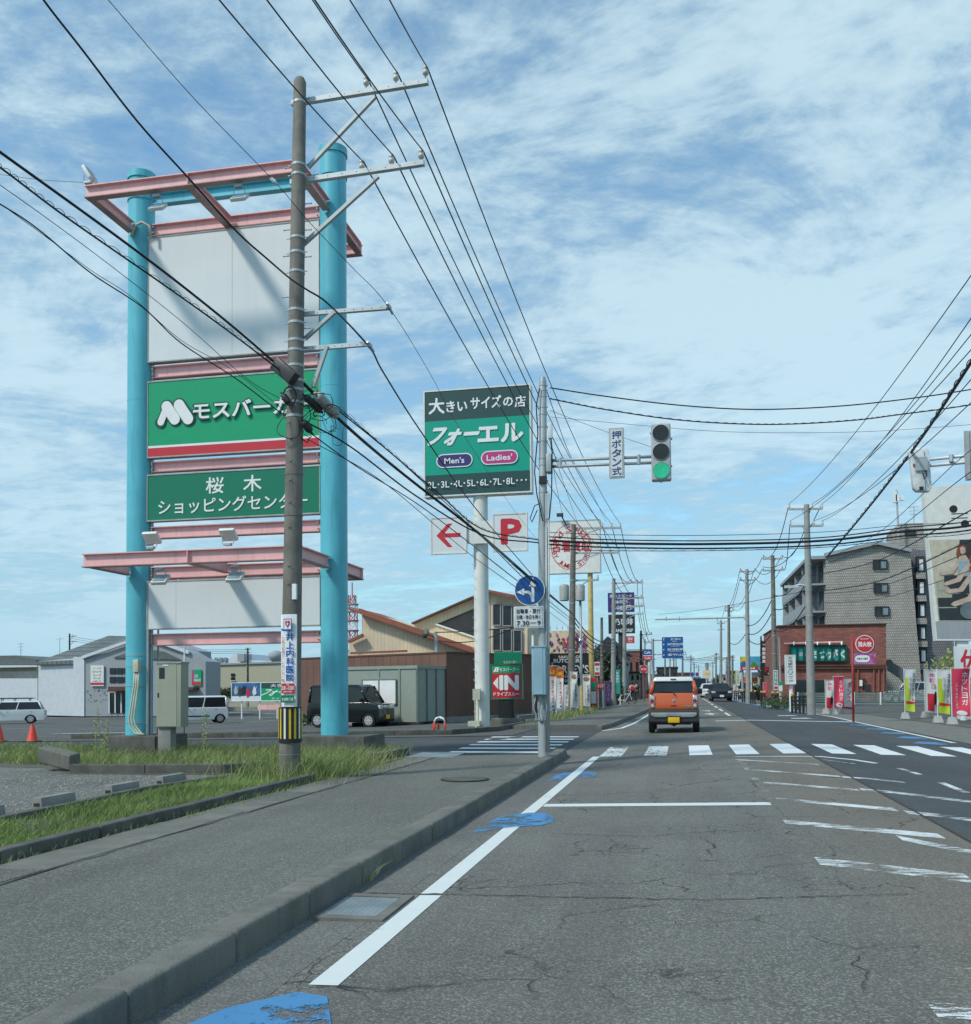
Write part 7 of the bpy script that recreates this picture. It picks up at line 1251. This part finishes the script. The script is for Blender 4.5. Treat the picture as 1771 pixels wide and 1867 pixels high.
for i, (px, py, Yp, wd_) in enumerate(NP): upole('N%d' % i, px, py, 1270, Yp, .19, 'pole_grey' if i % 2 else 'pole_brown', [(px-4, px+5, py+4, (px-3, px+4)), (px-4, px+5, py+9, ())], 'distant utility pole, %s from the left of the far row' % wd_, grp='distant utility poles')
upole('W1', 127, 1155, 1200, 110, .15, 'clad', [(125, 140, 1160, (126, 133)), (124, 140, 1170, ())], 'short dark pole with lamps behind the store roof', grp='poles behind the left lot'); upole('W2', 452, 1181, 1215, 105, .15, 'clad', [(447, 458, 1184, (448, 456)), (447, 458, 1190, ())], 'pole with transformer behind beige building', grp='poles behind the left lot')
# signal far ahead on the left arm, opposite signal seen from behind
b = MB(); r = root('far_signal_gantry', 'long thin far signal arm reaching over the road from right', 'signal arm', PY(1372, 1280, 90)); b.tube([PY(1195, 1129.5, 90), PY(1366, 1125.5, 90)], .07, 8); b.build('arm', 'galv', r)
for x in (1215, 1239, 1308): b = MB(); b.tube([PY(x, 1132, 90), PY(x, 1125, 90)], .06, 6); b.build('coupler', 'galv', r)
b = MB(); b.bb(PY(1357, 1130, 89.8), PY(1364, 1119, 90.2)); b.build('signal_head', 'signal_white', r, smooth=True, bevel=.05)
OY = 27.6; og = root('opposite_signal', 'white traffic light seen from behind on twin tube arm', 'traffic light', PY(1679, 897, OY))
for y0, y1 in ((840, 827), (851, 841)): b = MB(); b.tube([PY(1672, y0, OY+.05), PY(1960, y1-16, OY+.05)], .045, 10); b.build('tube', 'galv_light', og, smooth=True)
b = MB(); b.prism([PY(x, y, OY) for x, y in ((1659, 822), (1664, 815), (1690, 816), (1695, 822), (1700, 888), (1696, 896), (1672, 896), (1666, 890))], (0, .2, 0)); b.build('housing', 'signal_white', og, smooth=True, bevel=.03)
b = MB(); b.bb(PY(1674, 893, OY-.06), PY(1684, 819, OY)); b.build('back_channel', 'signal_white', og, smooth=True, bevel=.012); b = MB(); b.bb(PY(1671, 858, OY-.12), PY(1690, 834, OY-.02)); b.build('bracket', 'galv', og); b = MB(); b.tube([PY(1688, 852, OY-.1), PY(1690, 868, OY-.12), PY(1686, 874, OY-.12), PY(1683, 862, OY-.1)], .015, 5); b.build('cable', 'wire', og); b = MB(); b.bb(PY(1677, 893, OY-.075), PY(1684, 887, OY-.06)); b.build('vent', 'black', og)
b = MB(); b.bb(PY(1668, 845, OY-.02), PY(1665, 851, OY-.0)); b.build('label_plate', 'terracotta', og)
b = MB(); b.tube([PY(1735, 829, OY), PY(1735, 842, OY)], .06, 8); b.build('coupler', 'galv', og)
b = MB(); q = PY(1960, 820, OY); b.tube([(q.x, OY, T(q.x, OY)), (q.x, OY, q.z+.8)], .1, 16); b.build('pole', 'galv', og)
o = root('opposite_plate', 'back of pale grey sign plate cut by the right edge', 'sign', PY(1775, 875, OY-.1)); b = MB(); b.bb(PY(1761, 876, OY-.1), PY(1800, 784, OY-.06)); b.build('plate', 'concrete_light', o); b = MB(); b.bb(PY(1764, 874, OY-.13), PY(1767, 787, OY-.1)); b.build('rib', 'galv', o)

# ------------------------------------------------------------------ wires
def P1(px, py, xx): return PX(px, py, xx)
YA = PYY+.13; hv = []
for k, (ix, iy, tx) in enumerate(((668, 146, 573), (722, 134, 641), (776, 124, 713), (660, 296, 433), (714, 284, 517), (768, 275, 601))):
    p = PY(ix+4, iy, YA); t = PY(tx, 0, YA-3.0-1.2*(k >= 3)); d = (t-p); far = p+d*3.2+Vector((0, 0, .25))
    w_ = ('upper', 'lower')[k//3]; n_ = ('inner', 'middle', 'outer')[k % 3]
    hv.append(wire('power line from %s insulator of %s arm running back overhead' % (n_, w_), [far, p], .009, .12 if k < 3 else .35, 'power lines overhead'))
    q = INS['A'][k]; wire('power line from %s insulator of %s arm to the brown pole' % (n_, w_), [p, q], .011, .75 if k < 3 else .7, 'power lines overhead')
for a, c_ in (((0, 6)), ((1, 7)), ((2, 8))): pass
for k in range(3): wire('power line %s of three between brown pole and grey pole' % ('left', 'middle', 'right')[k], [INS['A'][k], INS['B'][k]], .018, 1.1, 'left street power lines')
for k in range(2): wire('lower power line %s of two between brown pole and grey pole' % ('left', 'right')[k], [INS['A'][3+k], INS['B'][3+k]], .018, 1.0, 'left street power lines')
for k in range(2): wire('power line %s of two from grey pole to next grey pole' % ('left', 'right')[k], [INS['B'][k+1], INS['C'][k]], .02, .5, 'left street power lines'); wire('power line %s of two beyond second grey pole' % ('left', 'right')[k], [INS['C'][k], INS['E'][k]], .022, .9, 'left street power lines'); wire('low power line %s of two beyond second grey pole' % ('left', 'right')[k], [INS['C'][2+k], INS['E'][k]-Vector((0, 0, 1))], .022, .9, 'left street power lines')
def pw(lb, pts, r=.012, wob=0, grp=None): return wire(lb, [PY(*p) for p in pts], r, 0, grp, wob)
D = PYY
pw('thick black cable from the left edge to black closure', [(-130, 185, D-5.3), (0, 277, D-4.2), (250, 458, D-2.3), (400, 575, D-1.0), (505, 664, D-.3)], .017)
pw('spiral hung cable from the left edge down to pole', [(-130, 215, D-5.3), (0, 305, D-4.2), (120, 395, D-3.3), (300, 520, D-1.9), (420, 606, D-1), (530, 690, D-.25)], .012, .018)
pw('thin wire from left edge below the spiral cable', [(-120, 260, D-5.2), (0, 337, D-4.2), (170, 460, D-2.9), (330, 585, D-1.6), (450, 690, D-.8), (517, 730, D-.25)], .0045)
pw('lowest black cable from the left edge to pole', [(-120, 305, D-5.2), (0, 372, D-4.2), (70, 418, D-3.6), (165, 497, D-2.8), (260, 560, D-2.0), (330, 625, D-1.5), (430, 690, D-.8), (515, 755, D-.2)], .0085)
pw('second strand of lowest black cable, slightly above', [(0, 371, D-4.18), (75, 425, D-3.55), (165, 492, D-2.75), (240, 541, D-2.1), (330, 620, D-1.45), (420, 672, D-.9), (515, 745, D-.2)], .004)
pw('heavy black cable crossing before the blank panel and pole', [(20, -90, D-4.2), (80, 0, D-3.6), (150, 90, D-3.0), (250, 220, D-2.3), (340, 320, D-1.6), (430, 420, D-.9), (490, 474, D-.42), (530, 508, D-.34), (560, 528, D-.26), (600, 555, D-.1), (673, 632, YA), (700, 680, D+1.6), (770, 790, D+5), (870, 930, D+12), (985, 1065, D+24)], .014)
pw('thin grey wire crossing to the longer lower arm end', [(130, -80, D-4), (198, 0, D-3.4), (350, 175, D-2.1), (500, 330, D-.8), (560, 400, D-.3), (640, 485, D+0), (709, 560, YA), (785, 682, D+5), (850, 800, D+10), (960, 960, D+22), (1038, 1050, 46.9)], .005)
b = MB(); c = PY(500, 330, D-.8); b.tube([c-Vector((.05, 0, -.05)), c, c+Vector((.05, 0, -.06))], [.015, .03, .012], 8); tag(b.build('wire_clamp', 'galv_light', smooth=True), 'small grey clamp on thin wire left of the pole', 'clamp')
pw('guide wire from left edge to top pink corner', [(-100, 305, 14), (0, 318, 15.5), (80, 328, 16.2), (162, 333, YF)], .004)
SYY = SY
pw('thick bundle from utility pole sagging to signal pole', [(545, 690, D), (630, 775, D+.8), (730, 860, D+3.6), (870, 970, D+5.6), (985, 1070, SYY+.6), (1043, 1118, 46.9)], .026, 0)
pw('black cable above the thick bundle to signal pole', [(600, 735, D+.2), (700, 815, D+1.4), (800, 900, D+2.7), (880, 965, D+3.6), (985, 985, SYY)], .011, .012)
pw('second black cable of bundle reaching signal pole level', [(560, 770, D), (640, 815, D+.8), (760, 905, D+2.2), (880, 975, D+3.6), (985, 990, SYY)], .013)
pw('lower black cable from pole down past round sign', [(560, 785, D), (650, 850, D+.9), (760, 918, D+3.8), (850, 985, D+5.3), (945, 1060, SYY+.6), (1043, 1135, 46.9)], .009)
pw('thin cable from pole down to the round sign level', [(560, 800, D), (700, 880, D+1.6), (850, 1005, D+5.3), (960, 1085, SYY+.6), (1060, 1160, 46.9)], .006)
pw('spiral cable dropping from crossing bundle to far pole', [(620, 745, D+.3), (740, 850, D+3.6), (880, 980, D+5.6), (985, 1082, SYY+.6), (1043, 1130, 46.9)], .008, .02)
for k, (y0, ym, y1, r_) in enumerate(((985, 992, 958, .024), (978, 986, 950, .012), (992, 1000, 966, .016), (970, 976, 950, .006), (1000, 1004, 972, .007))):
    pw('%s of five cables crossing the road at mid height' % ('thickest', 'second', 'third', 'topmost thin', 'lowest thin')[k], [(985, y0, SYY), (1110, (y0+ym)/2+2, SYY+.4), (1300, ym, SYY+1.1), (1500, ym-6, SYY+2), (1650, (ym+y1)/2-6, SYY+2.6), (1771, y1, SYY+3), (1950, y1-38, SYY+4)], r_, .02 if k == 4 else 0, 'cables crossing the road at mid height')
pw('upper cable crossing the road from signal pole top', [(1003, 707, SYY), (1100, 722, SYY+.3), (1230, 738, SYY+.8), (1350, 746, SYY+1.2), (1450, 745, SYY+1.6), (1560, 738, SYY+2), (1680, 724, SYY+2.5), (1771, 710, SYY+3), (1950, 680, SYY+4)], .013)
pw('second twisted cable crossing the road below the upper', [(1003, 727, SYY), (1100, 746, SYY+.3), (1230, 765, SYY+.8), (1350, 773, SYY+1.2), (1450, 773, SYY+1.6), (1560, 766, SYY+2), (1640, 756, SYY+2.5), (1771, 738, SYY+3), (1950, 705, SYY+4)], .012, .008)
pw('thin grey wire crossing the road above the traffic light', [(1003, 760, SYY), (1130, 772, SYY+.4), (1300, 786, SYY+1), (1450, 789, SYY+1.6), (1600, 786, SYY+2), (1771, 774, SYY+3), (1900, 760, SYY+4)], .004)
pw('stay wire from signal pole down to the traffic light', [(1003, 748, SYY), (1100, 785, SYY), (1188, 815, SYY)], .004)
pw('drop cable from signal pole top to distant arm', [(998, 715, SYY), (1040, 830, 26), (1080, 900, 35), (1105, 950, 46)], .008)
for k, (x0, x1) in enumerate(((1003, 1040), (1002, 1075))): pw('thin wire %s falling from signal pole to brown pole' % ('left', 'right')[k], [(x0, 800, SYY), ((x0+x1)/2-4, 900, 28), (x1, 1000+k*15, 46)], .006)
R1 = INS['R1']
for k, (i, tx, ty, Yt) in enumerate(((0, 1771, 462, 17), (2, 1771, 540, 17), (3, 1771, 600, 18), (5, 1771, 655, 18.5), (1, 1771, 572, 18), (4, 1771, 700, 20))):
    e = PY(tx, ty, Yt); d = e-R1[i]; wire('power line %s of six rising to the right edge' % ('leftmost', 'second', 'third', 'fourth', 'fifth', 'sixth')[k], [R1[i], e+d*.25], .010, .55, 'right street power lines')
pw('thick black cable rising to the right edge behind signal', [(1509, 1015, 46), (1560, 955, 39), (1620, 880, 32), (1690, 785, 25), (1771, 660, 19), (1850, 540, 15)], .035, .03)
for k, (y0, y1) in enumerate(((1050, 930), (1080, 985), (1085, 1005), (1100, 1040), (1036, 860), (1030, 820))):
    pw('cable %s of six from nearest right pole to the right edge' % ('one', 'two', 'three', 'four', 'five', 'six')[k], [(1482, y0, 47), (1600, y0-(y0-y1)*.33+12, 38), (1771, y1, 26), (1900, y1-60, 20)], (.018, .018, .012, .010, .012, .01)[k], .02 if k == 1 else 0, 'cables from nearest right pole')
def spans(a, c_, n, lb, sag=1.0, r_=.02):
    for k in range(n): wire('%s, number %s' % (lb, ('one', 'two', 'three', 'four')[k]), [INS[a][k], INS[c_][k % len(INS[c_])]], r_, sag, 'right street power lines')
spans('R1', 'R2', 4, 'power line between nearest right pole and brown corner pole'); spans('R2', 'R3', 4, 'power line between brown corner pole and third right pole', .8); spans('R3', 'R4', 4, 'power line between third and fourth right poles', 1.0); spans('R4', 'R5', 2, 'power line between fourth and fifth right poles', .6)
for k, (a, c_) in enumerate((((1480, 1020, 47), (1411, 1085, 64)), ((1480, 1045, 47), (1411, 1110, 64)), ((1480, 1085, 47), (1411, 1150, 64)), ((1411, 1085, 64), (1363, 1140, 74)), ((1411, 1110, 64), (1364, 1155, 74)), ((1411, 1150, 64), (1364, 1165, 74)), ((1363, 1150, 74), (1330, 1170, 106)), ((1480, 1075, 47), (1200, 1120, 110)))):
    wire('telephone cable %s of eight between right hand poles' % ('one', 'two', 'three', 'four', 'five', 'six', 'seven', 'eight')[k], [PY(*a), PY(*c_)], .03 if k < 7 else .015, .6 if k < 7 else .2, 'telephone cables on the right')
for k in range(9):
    i = k; a = INS['N%d' % (k % 4)][0]; c_ = INS['N%d' % (9+k % 4)][1]; wire('distant wire %s across the far street' % ('one', 'two', 'three', 'four', 'five', 'six', 'seven', 'eight', 'nine')[k], [a, c_], .035, .8, 'distant wires')
for k in range(12): a = INS['N%d' % k][1]; c_ = INS['N%d' % (k+1)][0]; wire('short distant wire between far pole %s and its neighbour' % ('one', 'two', 'three', 'four', 'five', 'six', 'seven', 'eight', 'nine', 'ten', 'eleven', 'twelve')[k], [a, c_], .04, .8, 'distant wires')
for k in range(5): wire('left telephone cable %s of five between the brown and grey poles' % ('one', 'two', 'three', 'four', 'five')[k], [PY(1043, 1118+k*9, 47), PY(1119, 1165+k*6, 70)], .03 if k < 2 else .018, .7, 'left telephone cables')
for k in range(3): wire('left telephone cable %s of three towards route sign' % ('one', 'two', 'three')[k], [PY(1119, 1165+k*6, 70), PY(1180, 1190+k*5, 118)], .035, .8, 'left telephone cables')
for k in range(3): wire('wire %s of three behind the white clothing store' % ('one', 'two', 'three')[k], [PY(130, 1160+k*4, 110), PY(452, 1184+k*3, 105)], .02, .6, 'wires behind the left lot')
wire('upper service wire from satellite mast to the right', [PY(797, 1153, 46), PY(945, 1143, 44)], .025, .05, 'service wires'); wire('lower service wire from satellite mast to the right', [PY(800, 1168, 46), PY(945, 1140, 43)], .025, .35, 'service wires')

# ------------------------------------------------------------------ far street: houses, trees, people
def house(lb, x0, x1, y0, y1, Yp, m, roof='roof_grey', gable=False, wins=3, nm='distant_building', dep=14):
    yb_ = 1272; p = PY((x0+x1)/2, yb_, Yp); g = T(p.x, Yp); r = root(nm, lb, 'building', (p.x, p.y, g), None); a, c = PY(x0, y1, Yp), PY(x1, y0, Yp)
    b = MB(); b.bb((a.x, Yp, g), (c.x, Yp+dep, c.z-(0 if not gable else (c.z-g)*.25))); b.build('wall', m, r); zt = c.z
    if gable: zz = zt-(zt-g)*.25; b = MB(); b.prism([(a.x-.4, Yp-.5, zz), (c.x+.4, Yp-.5, zz), ((a.x+c.x)/2, Yp-.5, zt)], (0, dep+1, 0)); b.build('roof', roof, r)
    else: b = MB(); b.bb((a.x-.15, Yp-.15, zt), (c.x+.15, Yp+dep+.15, zt+.25)); b.build('roof', roof, r)
    for i in range(wins):
        for j in range(2): x = a.x+(c.x-a.x)*(i+.3)/wins; z = g+1.0+j*(zt-g)*.42; b = MB(); b.bb((x, Yp-.06, z), (x+(c.x-a.x)*.4/wins, Yp-.01, z+(zt-g)*.18)); b.build('window', 'glass', r)
    return r
hh_ = house('house with big dark tiled roof behind grey poles on left', 1085, 1135, 1160, 1270, 100, 'wall_grey', 'clad', True, 2, 'tiled_house'); house('brick shop building behind grey poles and red sign on left', 1146, 1178, 1187, 1270, 130, 'brick_wall', 'wall_grey', False, 3)
house('white shop with dark canopy at left pavement by person', 1140, 1168, 1228, 1270, 112, 'wall_beige', 'clad', False, 3); house('dark boxy building under the route sign', 1199, 1235, 1218, 1270, 190, 'clad', 'clad', False, 4); house('brownish building right of dark boxy building', 1234, 1262, 1228, 1270, 210, 'brown_wall', 'roof_grey', False, 3)
house('small white building left of far cream billboard', 1264, 1277, 1236, 1268, 260, 'wall_white', 'roof_grey', False, 2); house('far grey building closing the street at left of centre', 1240, 1275, 1240, 1268, 330, 'wall_grey', 'roof_grey', False, 4); house('far white building closing the street at centre', 1300, 1318, 1240, 1268, 300, 'wall_white', 'roof_grey', False, 3)
house('pale two storey shop right of far cars', 1317, 1335, 1232, 1268, 190, 'wall_beige', 'roof_grey', False, 2); house('grey shop behind green flag sign', 1333, 1350, 1226, 1270, 150, 'wall_grey', 'clad', False, 2); house('pale shop under the colourful billboard', 1350, 1392, 1243, 1275, 104, 'wall_white', 'roof_grey', False, 4)
house('beige box building behind tall black topped sign', 1392, 1416, 1232, 1275, 96, 'wall_beige', 'brown_dark', False, 2); house('far slab block rising at centre of the horizon', 1288, 1293, 1210, 1265, 600, 'wall_grey', 'wall_grey', False, 1); house('low far building row on the left behind sign posts', 1180, 1202, 1232, 1270, 160, 'wall_white', 'clad', False, 3)
house('low service building behind the red IN sign and banners', 985, 1080, 1246, 1290, 66, 'wall_grey', 'roof_grey', False, 4, dep=5); house('grey concrete house behind banners', 1078, 1104, 1252, 1285, 76, 'clad', 'roof_grey', False, 2, dep=8)
def tree(lb, px, pyc, pyb, Yp, rad, m='leaf_dark', n=700, s=.22, seed=1):
    c = PY(px, pyc, Yp); g = T(c.x, Yp); r = root('street_tree', lb, 'tree', (c.x, Yp, g)); b = MB(); b.tube([(c.x, Yp, g), (c.x+.1, Yp, (g+c.z)/2), (c.x, Yp, c.z)], [.16, .12, .06], 7)
    for k in range(4): a = k*1.6; b.tube([(c.x, Yp, c.z-rad[2]*.4), (c.x+math.cos(a)*rad[0]*.6, Yp+math.sin(a)*rad[1]*.6, c.z+rad[2]*.3)], [.07, .02], 5)
    b.build('trunk', 'bark', r); b = MB(); foliage(b, c, rad, n, s, 0, seed); b.build('crown', m, r)
tree('dark green tree behind thin brown pole on left', 1107, 1222, 1280, 84, (1.6, 1.5, 2.0), seed=31); tree('small dark tree between teal banner and grey pole', 1126, 1262, 1285, 76, (.9, .9, .9), n=350, s=.12, seed=32); tree('bushy tree right of brick shop on far left', 1196, 1248, 1272, 150, (2.2, 2, 1.8), seed=33); tree('dark tree beyond silver minivan on right', 1382, 1262, 1280, 94, (1.6, 1.2, .8), seed=34, n=400, s=.15)
b = MB(); foliage(b, (PY(1320, 1262, 200).x, 200, 1.6), (3, 12, 1.6), 900, .3, 0, 41); tag(b.build('tree_clump', 'leaf_dark'), 'far clump of dark roadside trees on right', 'trees')
vm = root('vending_machine', 'red and green vending machine behind burger banner', 'vending machine', PY(1082, 1282, 58)); a, c = PY(1077, 1281, 58), PY(1088, 1236, 58); a.z = T(a.x, 58); b = MB(); b.bb((a.x, 58, a.z), (c.x, 58.7, c.z)); bd = b.build('case', 'red_sign', vm, smooth=True, bevel=.03); face(bd, ((a.x+c.x)/2, 58, (a.z+c.z)/2), c.x-a.x, c.z-a.z, [('r', -.4, .4, .15, .38, 'green_sign'), ('r', -.4, .4, -.25, .1, 'panel_white')])
b = MB(); p = GP(1040, 1312); q = PY(1003, 1312, p.y)
rl_ = root('low_hoop_rail', 'low white posts along the left kerb by banners', 'railing', q)
for k in range(6): t = k/5; pp = PY(1001, 1312, 37).lerp(PY(1077, 1298, 50), t); z = T(pp.x, pp.y)+.1; b = MB(); b.tube([(pp.x-1.2+1.2*t, pp.y, z), (pp.x-1.2+1.2*t, pp.y, z+.28)], .03, 6); b.build('post', 'white', rl_)
b = MB(); z = T(-4, 40)+.35; b.tube([(PY(1001, 1312, 37).x-1.2, 37, z), (PY(1077, 1298, 50).x, 50, z)], .02, 5); b.build('rail', 'galv', rl_)
# walkers on the left pavement
def person(lb, base, H, rz, top_m, leg_m, bag=None, step=.18):
    s = H/1.7; J = {'pel': (0, 0, .93), 'ch': (0, 0, 1.25), 'nk': (0, 0, 1.42), 'hd': (0, .02, 1.56), 'ht': (0, .02, 1.66), 'sl': (-.18, 0, 1.36), 'el': (-.24, .03, 1.10), 'hl': (-.22, .16, .88), 'sr': (.18, 0, 1.36), 'er': (.25, -.04, 1.10), 'hr': (.24, .05, .86), 'hipl': (-.09, 0, .88), 'kl': (-.1, step*.6, .50), 'fl': (-.1, step, .07), 'tl': (-.1, step+.14, .03), 'hipr': (.09, 0, .88), 'kr': (.1, -step*.2, .49), 'fr': (.1, -step-.05, .09), 'tr': (.1, -step+.09, .03)}
    Rd = {'pel': .13, 'ch': .14, 'nk': .055, 'hd': .085, 'ht': .08, 'sl': .06, 'el': .042, 'hl': .035, 'sr': .06, 'er': .042, 'hr': .035, 'hipl': .09, 'kl': .06, 'fl': .042, 'tl': .035, 'hipr': .09, 'kr': .06, 'fr': .042, 'tr': .035}
    E = [('pel', 'ch'), ('ch', 'nk'), ('nk', 'hd'), ('hd', 'ht'), ('ch', 'sl'), ('sl', 'el'), ('el', 'hl'), ('ch', 'sr'), ('sr', 'er'), ('er', 'hr'), ('pel', 'hipl'), ('hipl', 'kl'), ('kl', 'fl'), ('fl', 'tl'), ('pel', 'hipr'), ('hipr', 'kr'), ('kr', 'fr'), ('fr', 'tr')]
    r = root('person', lb, 'person', (0, 0, 0)); K = list(J)
    def skin(names, mul, m, nm):
        ks = [k for k in K if k in names]; me = bpy.data.meshes.new(nm); me.from_pydata([tuple(c*s for c in J[k]) for k in ks], [(ks.index(a), ks.index(c)) for a, c in E if a in ks and c in ks], [])
        o = bpy.data.objects.new(nm, me); COL.objects.link(o); md = o.modifiers.new('s', 'SKIN'); 
        for i, k in enumerate(ks): v = me.skin_vertices[0].data[i]; v.radius = (Rd[k]*s*mul, Rd[k]*s*mul*.85); v.use_root = (i == 0)
        o.modifiers.new('u', 'SUBSURF').levels = 1; dg = bpy.context.evaluated_depsgraph_get(); m2 = bpy.data.meshes.new_from_object(o.evaluated_get(dg)); o.modifiers.clear(); o.data = m2; m2.materials.clear(); m2.materials.append(M[m]); m2.polygons.foreach_set('use_smooth', [True]*len(m2.polygons)); o.parent = r; WM[o.name] = WM[r.name]; return o
    skin(K, 1.0, 'skin', 'body'); skin(('pel', 'ch', 'sl', 'sr', 'el', 'er'), 1.18, top_m, 'shirt'); skin(('pel', 'hipl', 'hipr', 'kl', 'kr', 'fl', 'fr'), 1.16, leg_m, 'trousers')
    b = MB(); b.lathe((0, -.01*s, 1.60*s), [(.06*s, -.08*s), (.098*s, -.03*s), (.1*s, .04*s), (.06*s, .1*s), (0, .115*s)], seg=12); b.build('hair', 'hair', r, smooth=True)
    if bag: b = MB(); b.box((.0, -.2*s, 1.17*s), (.3*s, .14*s, .4*s)); b.build('rucksack', bag, r, smooth=True, bevel=.05)
    place(r, base, rz)
p = PY(1153, 1270, 82); person('person in white top with red rucksack walking away on left pavement', (p.x, 82, T(p.x, 82)+.12), 1.68, R(10), 'cloth_white', 'clad', 'red_sign')
p = PY(1161, 1270, 84); person('person in dark clothes walking beside the red rucksack', (p.x, 84, T(p.x, 84)+.12), 1.72, R(-5), 'black_sign', 'clad', None, .12)
bc = root('parked_bicycle', 'white bicycle leaning by the left pavement near teal banner', 'bicycle', PY(1140, 1282, 72)); p = PY(1140, 1282, 72); z = T(p.x, 72)+.1
for dx in (-.5, .5): b = MB(); b.tube([(p.x+dx+.32*math.cos(t*.3142), 72, z+.34+.32*math.sin(t*.3142)) for t in range(21)], .025, 5); b.build('wheel', 'tyre', bc)
b = MB(); b.tube([(p.x-.5, 72, z+.34), (p.x-.2, 72, z+.75), (p.x+.35, 72, z+.8), (p.x+.5, 72, z+.34)], .025, 6); b.tube([(p.x-.5, 72, z+.34), (p.x+.05, 72, z+.32), (p.x+.35, 72, z+.78)], .025, 6); b.tube([(p.x+.38, 72, z+.8), (p.x+.42, 72, z+1.0), (p.x+.25, 72, z+1.02)], .02, 5); b.build('frame', 'white', bc); b = MB(); b.box((p.x-.2, 72, z+.85), (.25, .14, .07)); b.build('saddle', 'black', bc)
